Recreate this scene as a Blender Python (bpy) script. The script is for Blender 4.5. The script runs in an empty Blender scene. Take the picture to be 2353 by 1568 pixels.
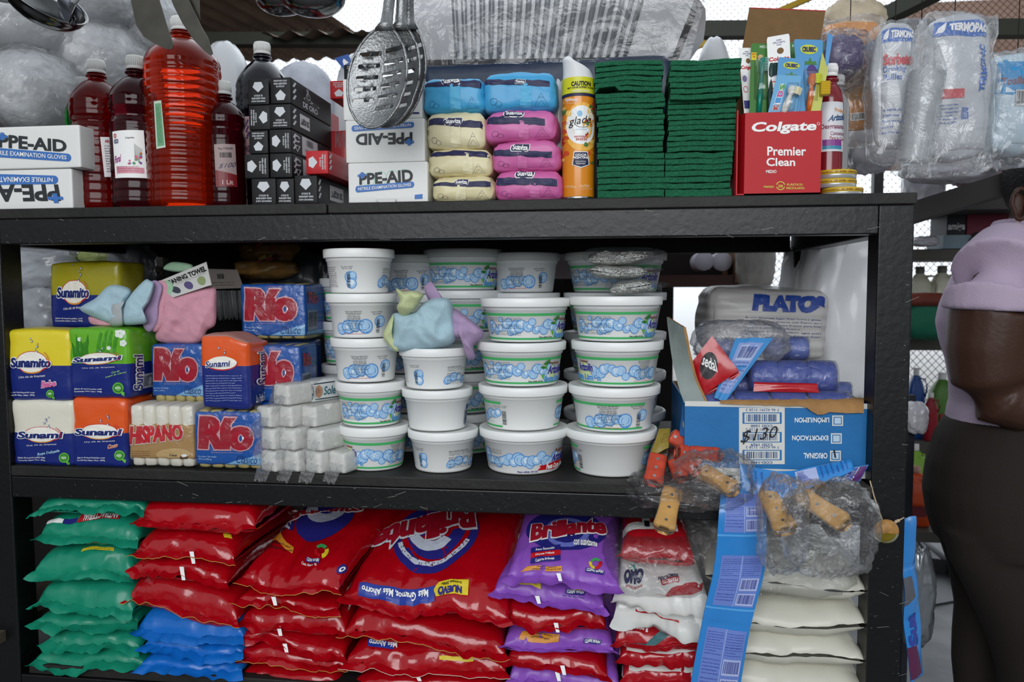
import bpy, bmesh, math, random
import numpy as np
from mathutils import Vector, Matrix, noise, geometry
SC = bpy.context.scene
C = SC.collection
IW, IH = 2353, 1568
# ---------------------------------------------------------------- camera, sky, light, exposure
LENS = 27.0
F = LENS / 36 * IW
CAM = Vector((0, -1.25, 1.25))
YAW, PITCH, ROLL = math.radians(7.3), math.radians(3.9), math.radians(.2)
FW = Vector((-math.sin(YAW) * math.cos(PITCH), math.cos(YAW) * math.cos(PITCH), -math.sin(PITCH)))
RT = Vector((math.cos(YAW), math.sin(YAW), 0))
UP = RT.cross(FW)
RT, UP = RT * math.cos(ROLL) - UP * math.sin(ROLL), UP * math.cos(ROLL) + RT * math.sin(ROLL)
cd = bpy.data.cameras.new('camera'); cam = bpy.data.objects.new('camera', cd); C.objects.link(cam)
cd.lens = LENS; cd.sensor_width = 36; cd.clip_start = .02; cd.clip_end = 100
cam.matrix_world = Matrix(((RT.x, UP.x, -FW.x, CAM.x), (RT.y, UP.y, -FW.y, CAM.y), (RT.z, UP.z, -FW.z, CAM.z), (0, 0, 0, 1)))
cd.dof.use_dof = True; cd.dof.focus_distance = 1.27; cd.dof.aperture_fstop = 5.0
SC.camera = cam
try: SC.cycles.transparent_max_bounces = 40
except Exception: pass
SC.view_settings.view_transform = 'Standard'; SC.view_settings.look = 'None'
SC.view_settings.gamma = 1; SC.view_settings.use_curve_mapping = False
SC.view_settings.exposure = 0.0

def sky():
    w = bpy.data.worlds.new('sky'); SC.world = w; w.use_nodes = True
    nt = w.node_tree; N = nt.nodes; L = nt.links; N.clear()
    out = N.new('ShaderNodeOutputWorld'); bg = N.new('ShaderNodeBackground')
    tc = N.new('ShaderNodeTexCoord'); sp = N.new('ShaderNodeSeparateXYZ')
    L.new(tc.outputs['Generated'], sp.inputs[0])
    # a bright hazy sky with a dim ground, brighter on the far side of the stall (+y)
    r = N.new('ShaderNodeValToRGB'); e = r.color_ramp.elements
    e[0].position = .42; e[0].color = (.10, .095, .09, 1); e[1].position = .56; e[1].color = (.86, .93, 1.0, 1)
    m = N.new('ShaderNodeMath'); m.operation = 'MULTIPLY_ADD'; m.inputs[1].default_value = .5; m.inputs[2].default_value = .5
    L.new(sp.outputs['Z'], m.inputs[0]); L.new(m.outputs[0], r.inputs[0])
    y = N.new('ShaderNodeMapRange'); y.inputs['From Min'].default_value = -.2; y.inputs['From Max'].default_value = .6
    y.inputs['To Min'].default_value = SKY_FRONT; y.inputs['To Max'].default_value = SKY_BACK
    L.new(sp.outputs['Y'], y.inputs['Value'])
    L.new(r.outputs[0], bg.inputs['Color']); L.new(y.outputs[0], bg.inputs['Strength']); L.new(bg.outputs[0], out.inputs[0])
SKY_FRONT, SKY_BACK = .5, 2.0
sky()

def area(name, loc, aim, sx, sy, power, col=(1, 1, 1)):
    l = bpy.data.lights.new(name, 'AREA'); l.shape = 'RECTANGLE'; l.size = sx; l.size_y = sy; l.energy = power; l.color = col
    o = bpy.data.objects.new(name, l); C.objects.link(o); o.location = loc
    o.rotation_euler = (Vector(aim) - Vector(loc)).to_track_quat('-Z', 'Y').to_euler()
    return o
area('daylight_from_shop_front', (-.1, -3.1, 2.2), (.0, 0, 1.15), 2.8, 1.5, 72, (.96, .98, 1.0))

# ---------------------------------------------------------------- measuring helpers
def P(px, py, Y):
    """the point of the vertical plane y=Y seen at a given place of the frame"""
    d = FW + RT * ((px - IW / 2) / F) + UP * ((IH / 2 - py) / F)
    t = (Y - CAM.y) / d.y
    return CAM + d * t
def PZ(px, py, Z):
    d = FW + RT * ((px - IW / 2) / F) + UP * ((IH / 2 - py) / F)
    return CAM + d * ((Z - CAM.z) / d.z)
def pj(p):
    q = p - CAM; z = q.dot(FW)
    return (IW / 2 + F * q.dot(RT) / z, IH / 2 - F * q.dot(UP) / z)
def span(x0, y0, x1, y1, Y):
    ym, xm = (y0 + y1) / 2, (x0 + x1) / 2
    return P(x0, ym, Y).x, P(x1, ym, Y).x, P(xm, y1, Y).z, P(xm, y0, Y).z

# ---------------------------------------------------------------- materials
def lin(h):
    c = [int(h[i:i + 2], 16) / 255 for i in (0, 2, 4)]
    return tuple(x / 12.92 if x <= .04045 else ((x + .055) / 1.055) ** 2.4 for x in c) + (1,)
MATS = {}
def mat(h, rough=.5, metal=0, bump=0, bs=60, trans=0, coat=0, ior=1.45, mott=0, ms=30, detail=2, alpha=1, sub=0, wave=0):
    key = (h, rough, metal, bump, bs, trans, coat, ior, mott, ms, detail, alpha, sub, wave)
    if key in MATS: return MATS[key]
    m = bpy.data.materials.new('surface_' + h); m.use_nodes = True; nt = m.node_tree; b = nt.nodes['Principled BSDF']
    c = lin(h); b.inputs['Base Color'].default_value = c; b.inputs['Roughness'].default_value = rough
    b.inputs['Metallic'].default_value = metal; b.inputs['Transmission Weight'].default_value = trans
    b.inputs['Coat Weight'].default_value = coat; b.inputs['Coat Roughness'].default_value = .12; b.inputs['IOR'].default_value = ior
    b.inputs['Alpha'].default_value = alpha
    if sub:
        b.inputs['Subsurface Weight'].default_value = sub; b.inputs['Subsurface Radius'].default_value = (.01, .01, .01)
    if bump or mott or wave:
        tc = nt.nodes.new('ShaderNodeTexCoord')
    if bump:
        n = nt.nodes.new('ShaderNodeTexNoise'); n.inputs['Scale'].default_value = bs; n.inputs['Detail'].default_value = detail
        bp = nt.nodes.new('ShaderNodeBump'); bp.inputs['Strength'].default_value = bump; bp.inputs['Distance'].default_value = .004
        nt.links.new(tc.outputs['Object'], n.inputs['Vector']); nt.links.new(n.outputs[0], bp.inputs['Height']); nt.links.new(bp.outputs[0], b.inputs['Normal'])
        if coat: nt.links.new(bp.outputs[0], b.inputs['Coat Normal'])
    if wave:
        n = nt.nodes.new('ShaderNodeTexWave'); n.bands_direction = 'Z'; n.inputs['Scale'].default_value = wave; n.inputs['Distortion'].default_value = .6
        bp = nt.nodes.new('ShaderNodeBump'); bp.inputs['Strength'].default_value = .6; bp.inputs['Distance'].default_value = .003
        nt.links.new(tc.outputs['Object'], n.inputs['Vector']); nt.links.new(n.outputs[0], bp.inputs['Height']); nt.links.new(bp.outputs[0], b.inputs['Normal'])
    if mott:
        n = nt.nodes.new('ShaderNodeTexNoise'); n.inputs['Scale'].default_value = ms; n.inputs['Detail'].default_value = 4
        r = nt.nodes.new('ShaderNodeMapRange'); r.inputs['From Min'].default_value = .3; r.inputs['From Max'].default_value = .7
        r.inputs['To Min'].default_value = 1 - mott; r.inputs['To Max'].default_value = 1 + mott * .6
        v = nt.nodes.new('ShaderNodeVectorMath'); v.operation = 'SCALE'; v.inputs[0].default_value = c[:3]
        nt.links.new(tc.outputs['Object'], n.inputs['Vector']); nt.links.new(n.outputs[0], r.inputs['Value'])
        nt.links.new(r.outputs[0], v.inputs['Scale']); nt.links.new(v.outputs[0], b.inputs['Base Color'])
    MATS[key] = m
    return m
def film(tint='ffffff', op=.25, rough=.12, bump=.6, bs=45, gloss=.35):
    """thin crinkled clear plastic: mostly see-through, with a little milky body and sharp glints"""
    key = ('film', tint, op, rough, bump, bs, gloss)
    if key in MATS: return MATS[key]
    m = bpy.data.materials.new('clear_film'); m.use_nodes = True; nt = m.node_tree; N = nt.nodes; L = nt.links; N.clear()
    out = N.new('ShaderNodeOutputMaterial'); t = N.new('ShaderNodeBsdfTransparent'); g = N.new('ShaderNodeBsdfGlossy'); d = N.new('ShaderNodeBsdfDiffuse'); tr = N.new('ShaderNodeBsdfTranslucent')
    g.inputs['Roughness'].default_value = rough; d.inputs['Color'].default_value = lin(tint); tr.inputs['Color'].default_value = lin(tint)
    t.inputs['Color'].default_value = (.97, .975, .98, 1)
    tc = N.new('ShaderNodeTexCoord'); n = N.new('ShaderNodeTexNoise'); n.inputs['Scale'].default_value = bs; n.inputs['Detail'].default_value = 5; n.inputs['Distortion'].default_value = 1.2
    bp = N.new('ShaderNodeBump'); bp.inputs['Strength'].default_value = bump; bp.inputs['Distance'].default_value = .012
    L.new(tc.outputs['Object'], n.inputs['Vector']); L.new(n.outputs[0], bp.inputs['Height'])
    L.new(bp.outputs[0], g.inputs['Normal']); L.new(bp.outputs[0], d.inputs['Normal'])
    dt = N.new('ShaderNodeMixShader'); dt.inputs[0].default_value = .5; L.new(d.outputs[0], dt.inputs[1]); L.new(tr.outputs[0], dt.inputs[2])
    m1 = N.new('ShaderNodeMixShader'); m1.inputs[0].default_value = op; L.new(t.outputs[0], m1.inputs[1]); L.new(dt.outputs[0], m1.inputs[2])
    lw = N.new('ShaderNodeLayerWeight'); lw.inputs['Blend'].default_value = .35; L.new(bp.outputs[0], lw.inputs['Normal'])
    mr = N.new('ShaderNodeMath'); mr.operation = 'MULTIPLY_ADD'; mr.inputs[1].default_value = gloss; mr.inputs[2].default_value = .05
    L.new(lw.outputs['Fresnel'], mr.inputs[0])
    m2 = N.new('ShaderNodeMixShader'); L.new(mr.outputs[0], m2.inputs[0]); L.new(m1.outputs[0], m2.inputs[1]); L.new(g.outputs[0], m2.inputs[2])
    L.new(m2.outputs[0], out.inputs[0])
    MATS[key] = m
    return m

# ---------------------------------------------------------------- mesh builder
class MB:
    def __init__(s): s.v = []; s.f = []; s.mi = []; s.sm = []; s.mats = []
    def mid(s, m):
        if m not in s.mats: s.mats.append(m)
        return s.mats.index(m)
    def add(s, V, Fs, m, smooth=True, M=None):
        b = len(s.v)
        s.v += [tuple(M @ Vector(v)) for v in V] if M is not None else [tuple(v) for v in V]
        for k, f in enumerate(Fs):
            mm = m[k] if isinstance(m, list) else m
            s.f.append([b + i for i in f]); s.mi.append(s.mid(mm)); s.sm.append(smooth)
        return s
    def build(s, name, parent=None, **tagkw):
        me = bpy.data.meshes.new(name)
        V = np.array(s.v, dtype=float)
        if parent is not None: off = np.array(parent['_abs'][:])
        else:
            lo, hi = V.min(0), V.max(0); off = np.array([(lo[0] + hi[0]) / 2, (lo[1] + hi[1]) / 2, lo[2]])
        me.from_pydata([tuple(v) for v in (V - off)], [], s.f)
        for m in s.mats: me.materials.append(m)
        me.polygons.foreach_set('material_index', s.mi); me.polygons.foreach_set('use_smooth', s.sm)
        me.update()
        o = bpy.data.objects.new(name, me); C.objects.link(o)
        if parent is None: o.location = off
        else: o.parent = parent
        o['_abs'] = [float(x) for x in off]
        if tagkw: tag(o, **tagkw)
        return o
def tag(o, label=None, cat=None, group=None, kind=None):
    if label: o['label'] = label
    if cat: o['category'] = cat
    if group: o['group'] = group
    if kind: o['kind'] = kind
    return o
def thing(name, label, cat, loc, group=None):
    o = bpy.data.objects.new(name, None); C.objects.link(o); o.location = loc; o.empty_display_size = .02
    o['_abs'] = [float(x) for x in loc]
    return tag(o, label, cat, group)
def clone(root, delta, label=None, rz=0, sc=None):
    r = root.copy(); C.objects.link(r); r.location = Vector(root.location) + Vector(delta)
    if rz: r.rotation_euler = (root.rotation_euler.x, root.rotation_euler.y, root.rotation_euler.z + rz)
    if sc: r.scale = sc
    if label: r['label'] = label
    for ch in [x for x in C.objects if x.parent == root]:
        c = ch.copy(); C.objects.link(c); c.parent = r
        for g in [x for x in C.objects if x.parent == ch]:
            d = g.copy(); C.objects.link(d); d.parent = c
    return r

def grid_faces(nu, nv, wrap=False, flip=False):
    out = []
    for j in range(nv - 1):
        for i in range(nu if wrap else nu - 1):
            a, b = j * nu + i, j * nu + (i + 1) % nu
            q = [a, b, b + nu, a + nu]
            out.append(q[::-1] if flip else q)
    return out
def sheet(mb, fn, nu, nv, m, smooth=True):
    V = [fn(i / (nu - 1), j / (nv - 1)) for j in range(nv) for i in range(nu)]
    mb.add(V, grid_faces(nu, nv), m, smooth)
def box(mb, x0, x1, y0, y1, z0, z1, m, bev=0, M=None):
    if bev > 0:
        bm = bmesh.new(); bmesh.ops.create_cube(bm, size=1)
        for v in bm.verts: v.co = Vector(((x0 + x1) / 2 + v.co.x * (x1 - x0), (y0 + y1) / 2 + v.co.y * (y1 - y0), (z0 + z1) / 2 + v.co.z * (z1 - z0)))
        bmesh.ops.bevel(bm, geom=bm.edges[:], offset=bev, segments=2, profile=.5, affect='EDGES')
        bm.verts.index_update(); mb.add([v.co.copy() for v in bm.verts], [[v.index for v in f.verts] for f in bm.faces], m, False, M); bm.free(); return
    V = [(x, y, z) for z in (z0, z1) for y in (y0, y1) for x in (x0, x1)]
    mb.add(V, [(0, 2, 3, 1), (4, 5, 7, 6), (0, 1, 5, 4), (2, 6, 7, 3), (0, 4, 6, 2), (1, 3, 7, 5)], m, False, M)
def lathe(mb, prof, m, cx=0, cy=0, cz=0, seg=40, M=None, mats=None):
    n = len(prof); V = []
    for r, z in prof:
        for k in range(seg):
            a = 2 * math.pi * k / seg; V.append((cx + r * math.cos(a), cy + r * math.sin(a), cz + z))
    fs = grid_faces(seg, n, True); ms = m
    if mats: ms = [mats[j] for j in range(n - 1) for _ in range(seg)]
    if prof[0][0] < 1e-4 or prof[-1][0] < 1e-4: pass
    mb.add(V, fs, ms, True, M)
def tube(mb, pts, r, m, seg=8, cap=True):
    """round bar along points; r a number or one per point"""
    pts = [Vector(p) for p in pts]; n = len(pts); V = []
    up = Vector((0, 0, 1)); 
    for i, p in enumerate(pts):
        t = (pts[min(i + 1, n - 1)] - pts[max(i - 1, 0)]).normalized()
        a = t.cross(up if abs(t.z) < .9 else Vector((0, 1, 0))).normalized(); b = t.cross(a)
        rr = r[i] if isinstance(r, (list, tuple)) else r
        V += [p + (a * math.cos(2 * math.pi * k / seg) + b * math.sin(2 * math.pi * k / seg)) * rr for k in range(seg)]
    fs = grid_faces(seg, n, True)
    if cap: fs += [list(range(seg))[::-1], [(n - 1) * seg + k for k in range(seg)]]
    mb.add(V, fs, m, True)
def nz(x, y, z=0, s=1.0): return noise.noise(Vector((x * s, y * s, z * s)))
def ridge(x, y, z, s): return 1 - 2 * abs(noise.noise(Vector((x * s, y * s, z * s))))

# ---------------------------------------------------------------- surfaces one can print on
class Surf:
    """p(u, v) -> world point for u, v in 0..1; print is laid on it with a small lift"""
    def __init__(s, fn, curved=True, n=36):
        s.fn = fn; s.curved = curved; s.n = n; s.G = None; s.sgn = 1; s.ls = 1; s.e = .004
        e = .01; a = fn(.5, .5); nn = (fn(.5 + e, .5) - a).cross(fn(.5, .5 + e) - a)
        if nn.dot(a - CAM) > 0: s.sgn = -1
    def at(s, u, v, lift=0):
        p = s.fn(u, v)
        if lift:
            e = s.e; n = (s.fn(u + e, v) - p).cross(s.fn(u, v + e) - p) * s.sgn
            p = p + n.normalized() * lift * s.ls if n.length > 1e-12 else p
        return p
    def inv(s, px, py):
        if s.G is None:
            n = s.n; s.G = []
            for j in range(n + 1):
                for i in range(n + 1):
                    u, v = i / n, j / n; p = s.fn(u, v); e = .01
                    nn = (s.fn(u + e, v) - p).cross(s.fn(u, v + e) - p) * s.sgn
                    if nn.dot(CAM - p) > 0: x, y = pj(p); s.G.append((x, y, u, v))
            s.A = np.array(s.G)
        k = np.argmin((s.A[:, 0] - px) ** 2 + (s.A[:, 1] - py) ** 2); u, v = s.A[k, 2], s.A[k, 3]
        for _ in range(4):
            e = .002; x, y = pj(s.fn(u, v)); xu, yu = pj(s.fn(u + e, v)); xv, yv = pj(s.fn(u, v + e))
            a, b, c, d = (xu - x) / e, (xv - x) / e, (yu - y) / e, (yv - y) / e; D = a * d - b * c
            if abs(D) < 1e-3: break
            du, dv = (d * (px - x) - b * (py - y)) / D, (-c * (px - x) + a * (py - y)) / D
            du, dv = max(-.06, min(.06, du)), max(-.06, min(.06, dv)); u, v = u + du, v + dv
        return (min(1.02, max(-.02, u)), min(1.02, max(-.02, v)))
    def q(s, *a):
        """quad in the surface from a place in the frame: x0,y0,x1,y1 or four corners (bl, br, tr, tl)"""
        if len(a) == 4 and not isinstance(a[0], (tuple, list)): x0, y0, x1, y1 = a; a = [(x0, y1), (x1, y1), (x1, y0), (x0, y0)]
        return [s.inv(*c) for c in a]
def uvr(u0, v0, u1, v1): return [(u0, v0), (u1, v0), (u1, v1), (u0, v1)]
def rot180(q): return [q[2], q[3], q[0], q[1]]
def rot90(q, k=1): return q[k:] + q[:k]
def bil(q, s, t):
    return ((1 - s) * (1 - t) * q[0][0] + s * (1 - t) * q[1][0] + s * t * q[2][0] + (1 - s) * t * q[3][0],
            (1 - s) * (1 - t) * q[0][1] + s * (1 - t) * q[1][1] + s * t * q[2][1] + (1 - s) * t * q[3][1])
TXT = {}
def text2d(body, bold=0, shear=0, spacing=1.0, res=3, cut=True):
    key = (body, bold, shear, spacing, res, cut)
    if key in TXT: return TXT[key]
    c = bpy.data.curves.new('t', 'FONT'); c.body = body; c.offset = bold; c.shear = shear; c.resolution_u = res; c.space_character = spacing
    c.align_x = 'LEFT'; o = bpy.data.objects.new('t', c); me = bpy.data.meshes.new_from_object(o)
    bm = bmesh.new(); bm.from_mesh(me); bmesh.ops.triangulate(bm, faces=bm.faces)
    if cut:
        xs = [v.co.x for v in bm.verts]; ys = [v.co.y for v in bm.verts]; H = (max(ys) - min(ys)); W = max(xs) - min(xs)
        L = max(H * .3, W * .05) if W > 0 else 1
        for _ in range(3):
            es = [e for e in bm.edges if e.calc_length() > L]
            if not es: break
            bmesh.ops.subdivide_edges(bm, edges=es, cuts=1); bmesh.ops.triangulate(bm, faces=bm.faces)
    V = [(v.co.x, v.co.y) for v in bm.verts]; bm.verts.index_update(); Fs = [[v.index for v in f.verts] for f in bm.faces]
    bm.free(); bpy.data.objects.remove(o); bpy.data.curves.remove(c); bpy.data.meshes.remove(me)
    x0, x1 = min(v[0] for v in V), max(v[0] for v in V); y0, y1 = min(v[1] for v in V), max(v[1] for v in V)
    TXT[key] = (V, Fs, (x0, y0, x1, y1)); return TXT[key]
LIFT = .0005
def put2d(mb, s, V, Fs, bb, q, m, lift):
    x0, y0, x1, y1 = bb; W, H = max(x1 - x0, 1e-9), max(y1 - y0, 1e-9)
    mb.add([s.at(*bil(q, (x - x0) / W, (y - y0) / H), lift) for x, y in V], Fs, m, False)
def T(mb, s, body, q, m, bold=0, shear=0, lift=1, outline=None, ow=.05, spacing=1.0, res=3, cut=True):
    """a line of lettering filling quad q (bl, br, tr, tl in the surface)"""
    V, Fs, bb = text2d(body, bold, shear, spacing, res, cut)
    if outline is not None:
        V2, F2, b2 = text2d(body, bold + ow, shear, spacing, res, cut)
        put2d(mb, s, V2, F2, bb, q, outline, lift * LIFT); lift += 1
    put2d(mb, s, V, Fs, bb, q, m, lift * LIFT)
def FAT(mb, s, body, q, m, bold=.03, shear=0, lift=2, outline=None, ow=.03, d=.014):
    """extra heavy lettering"""
    V2, F2, _ = text2d(body, bold + ow, shear); V, Fs, bb = text2d(body, bold, shear)
    for k in (-1, 0, 1):
        qq = [bil(q, a + k * d, b) for a, b in ((0, 0), (1, 0), (1, 1), (0, 1))]
        if outline is not None: put2d(mb, s, V2, F2, bb, qq, outline, lift * LIFT)
        put2d(mb, s, V, Fs, bb, qq, m, (lift + 1) * LIFT)
def POLY(mb, s, pts, q, m, lift=1, n=8):
    """closed outline (0..1 in quad q) filled, following the surface"""
    k = len(pts); b = [Vector((p[0], p[1])) for p in pts]; inner = []
    if s.curved:
        for i in range(1, n):
            for j in range(1, n):
                x, y = i / n, j / n
                c = False
                for a in range(k):
                    x1, y1 = pts[a]; x2, y2 = pts[(a + 1) % k]
                    if (y1 > y) != (y2 > y) and x < (x2 - x1) * (y - y1) / (y2 - y1) + x1: c = not c
                if c: inner.append(Vector((x, y)))
        bb = []
        for a in range(k):
            p, r = b[a], b[(a + 1) % k]; st = max(1, int((r - p).length * n))
            for t in range(st): bb.append(p.lerp(r, t / st))
        b = bb
    al = b + inner; e = [(i, (i + 1) % len(b)) for i in range(len(b))]
    V, _, Fs = geometry.delaunay_2d_cdt(al, e, [], 1, 1e-6)[:3]
    def inside(x, y):
        c = False
        for a in range(len(b)):
            x1, y1 = b[a]; x2, y2 = b[(a + 1) % len(b)]
            if (y1 > y) != (y2 > y) and x < (x2 - x1) * (y - y1) / (y2 - y1) + x1: c = not c
        return c
    Fs = [f for f in Fs if inside(sum(V[i].x for i in f) / len(f), sum(V[i].y for i in f) / len(f))]
    mb.add([s.at(*bil(q, v.x, v.y), lift * LIFT) for v in V], Fs, m, False)
def RECT(mb, s, q, m, lift=1, n=8):
    nu = nv = n if s.curved else 2
    V = [s.at(*bil(q, i / (nu - 1), j / (nv - 1)), lift * LIFT) for j in range(nv) for i in range(nu)]
    mb.add(V, grid_faces(nu, nv), m, False)
def ELL(mb, s, q, m, lift=1, k=20, a0=0, a1=2 * math.pi, r0=0.0):
    """ellipse (or ring when r0 > 0) filling q"""
    V = []; st = [r0, 1] if not s.curved or r0 > .6 else [r0, r0 + (1 - r0) * .5, 1]
    for r in st:
        for i in range(k + 1):
            a = a0 + (a1 - a0) * i / k; V.append(s.at(*bil(q, .5 + .5 * r * math.cos(a), .5 + .5 * r * math.sin(a)), lift * LIFT))
    mb.add(V, grid_faces(k + 1, len(st)), m, False)
def BAR(mb, s, q, dark, bg=None, seed=0, lift=1, n=26, horiz=False):
    rr = random.Random(seed)
    if bg: RECT(mb, s, q, bg, lift, 4); lift += 1
    x = .06
    while x < .92:
        w = rr.choice((.012, .02, .035)); a, b = (x, .16), (x + w, .9)
        c = [(x, .15), (x + w, .15), (x + w, .9), (x, .9)] if not horiz else [(.1, x), (.9, x), (.9, x + w), (.1, x + w)]
        mb.add([s.at(*bil(q, *t), lift * LIFT) for t in c], [(0, 1, 2, 3)], dark, False); x += w + rr.choice((.014, .022, .034))
WORDS = 'de uso general limpieza y para toda la ropa con agua lavar bien manos mantener fuera del alcance ingesta contacto ojos piel seca lugar fresco'.split()
def FINE(mb, s, q, m, lines, seed=0, lift=1, chars=34, align='l', head=None):
    """block of small print, one mesh row per line"""
    rr = random.Random(seed)
    for k in range(lines):
        t = ''
        while len(t) < chars: t += rr.choice(WORDS) + ' '
        t = t[:chars] if not (head and k == 0) else head
        w = 1 if align == 'l' and k % 4 != 3 else rr.uniform(.6, 1)
        if head and k == 0: w = .6
        o = 0 if align == 'l' else (1 - w) / 2
        y1 = 1 - k / lines; y0 = y1 - .62 / lines
        V, Fs, bb = text2d(t, .01, 0, 1, 1, False)
        qq = [bil(q, o, y0), bil(q, o + w, y0), bil(q, o + w, y1), bil(q, o, y1)]
        put2d(mb, s, V, Fs, bb, qq, m, lift * LIFT)
def LINES(mb, s, q, m, rows, lift=1, align='c', bold=.01, shear=0):
    n = len(rows); mx = max(len(r) for r in rows)
    for k, t in enumerate(rows):
        if not t: continue
        w = len(t) / mx; o = (1 - w) / 2 if align == 'c' else 0
        y1 = 1 - k / n; y0 = y1 - .68 / n
        T(mb, s, t, [bil(q, o, y0), bil(q, o + w, y0), bil(q, o + w, y1), bil(q, o, y1)], m, bold, shear, lift, res=2, cut=False)
# ================================================================ generators
WHT = mat('f1f2f0', .35); PRW = mat('f4f4f2', .5); INK = mat('1a1a1e', .5); NAVY = mat('1c2660', .4); RED = mat('c4101c', .4)
def softbox(mb, c, h, rz=0, tx=0, ty=0, r=.006, puff=.003, wr=.001, seed=0, col=None, n=10, ws=26, sag=None):
    """a wrapped, slightly puffed block; returns its front / right / top / left printable surfaces"""
    M = Matrix.Translation(c) @ Matrix.Rotation(rz, 4, 'Z') @ Matrix.Rotation(ty, 4, 'Y') @ Matrix.Rotation(tx, 4, 'X')
    h = Vector(h); so = Vector((seed * 3.7, seed * 1.3, seed * 7.1))
    def pt(cx, cy, cz):
        cc = [max(-1, min(1, k)) for k in (cx, cy, cz)]
        p = Vector([cc[i] * h[i] for i in range(3)])
        q = Vector([max(-(h[i] - r), min(h[i] - r, p[i])) for i in range(3)])
        d = p - q
        if d.length > 1e-9: p = q + d.normalized() * min(r, max(abs(d.x), abs(d.y), abs(d.z)))
        bx, by, bz = [1 - k * k for k in cc]
        p += Vector((math.copysign(puff * by * bz, cc[0]) * abs(cc[0]) ** 6, math.copysign(puff * bx * bz, cc[1]) * abs(cc[1]) ** 6, math.copysign(puff * bx * by, cc[2]) * abs(cc[2]) ** 6))
        if wr:
            t = p * ws + so
            w = noise.noise(t) + .6 * (1 - 2 * abs(noise.noise(t * 2.1)))
            p += Vector((cc[0], cc[1], cc[2])) * (wr * w)
        if sag: p = sag(p, cc)
        return M @ p
    L = [i / n * 2 - 1 for i in range(n + 1)]
    # denser rows near the edges so the rounding shows
    L = sorted(set([-1, -.97, -.93] + [x for x in L if abs(x) < .93] + [.93, .97, 1])); k = len(L)
    for ax, sg in ((0, -1), (0, 1), (1, -1), (1, 1), (2, -1), (2, 1)):
        V = []; ms = []
        for b in L:
            for a in L:
                q = [0, 0, 0]; q[ax] = sg; q[(ax + 1) % 3] = a * sg; q[(ax + 2) % 3] = b; V.append(pt(*q))
        fs = grid_faces(k, k)
        for j in range(k - 1):
            for i in range(k - 1):
                q = [0, 0, 0]; q[ax] = sg; q[(ax + 1) % 3] = (L[i] + L[i + 1]) / 2 * sg; q[(ax + 2) % 3] = (L[j] + L[j + 1]) / 2
                ms.append(col(*q) if callable(col) else col)
        mb.add(V, fs, ms, True)
    cv = puff > 0 or wr > 0
    R_ = dict(front=Surf(lambda u, v: pt(2 * u - 1, -1, 2 * v - 1), curved=cv), right=Surf(lambda u, v: pt(1, 2 * u - 1, 2 * v - 1), curved=cv),
                top=Surf(lambda u, v: pt(2 * u - 1, 2 * v - 1, 1), curved=cv), left=Surf(lambda u, v: pt(-1, 1 - 2 * u, 2 * v - 1), curved=cv))
    if wr > 0:
        for k_ in R_.values(): k_.e = .03; k_.ls = 1.4
    return R_
def boxpx(x0, y0, x1, y1, Y, D, z0=None, grow=0):
    """centre and half size of a block whose front face fills that place of the frame at depth Y"""
    X0, X1, Z0, Z1 = span(x0, y0, x1, y1, Y)
    if z0 is not None: Z0 = z0
    return Vector(((X0 + X1) / 2, Y + D / 2, (Z0 + Z1) / 2)), ((X1 - X0) / 2, D / 2, (Z1 - Z0) / 2)

def bag_surf(X0, X1, Z0, Z1, Y0, D, seed=0, slope=0, ears=.05, wr=.004, tilt=0, hf=.3, pu=7, pv=6, rz=0, fill=None):
    W, H = X1 - X0, Z1 - Z0; xc = (X0 + X1) / 2; so = seed * 5.3; cr, sr = math.cos(rz), math.sin(rz)
    def pt(u, v, side):
        uu = max(0, min(1, u)); vv = max(0, min(1, v))
        gu = max(0, 1 - abs(2 * uu - 1) ** pu) ** .5; gv = max(0, 1 - abs(2 * vv - 1) ** pv) ** .5; G = gu * gv
        x = (u - .5) * W * (1 - ears * math.sin(math.pi * vv)); y = D * v
        zs = hf * H + .012 * noise.noise(Vector((x * 9 + so, 0, so))) * (1 - vv) + tilt * x
        e = 1 - .75 * G
        w = wr * (e * (ridge(x, y * .5, so, 34) + .5 * ridge(x, y, so + 4, 75)) + .9 * noise.noise(Vector((x * 14 + so, y * 14, so))))
        z = (zs + (1 - hf) * H * G + w) if side > 0 else (zs - hf * H * G - w * .3)
        y += .006 * noise.noise(Vector((x * 20, so, z * 20))) - (.004 * ridge(x, z, so, 30) * (1 - vv) * gu)
        z += slope * D * vv
        return Vector((xc + x * cr - y * sr, Y0 + x * sr + y * cr, Z0 + z))
    return pt
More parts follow.
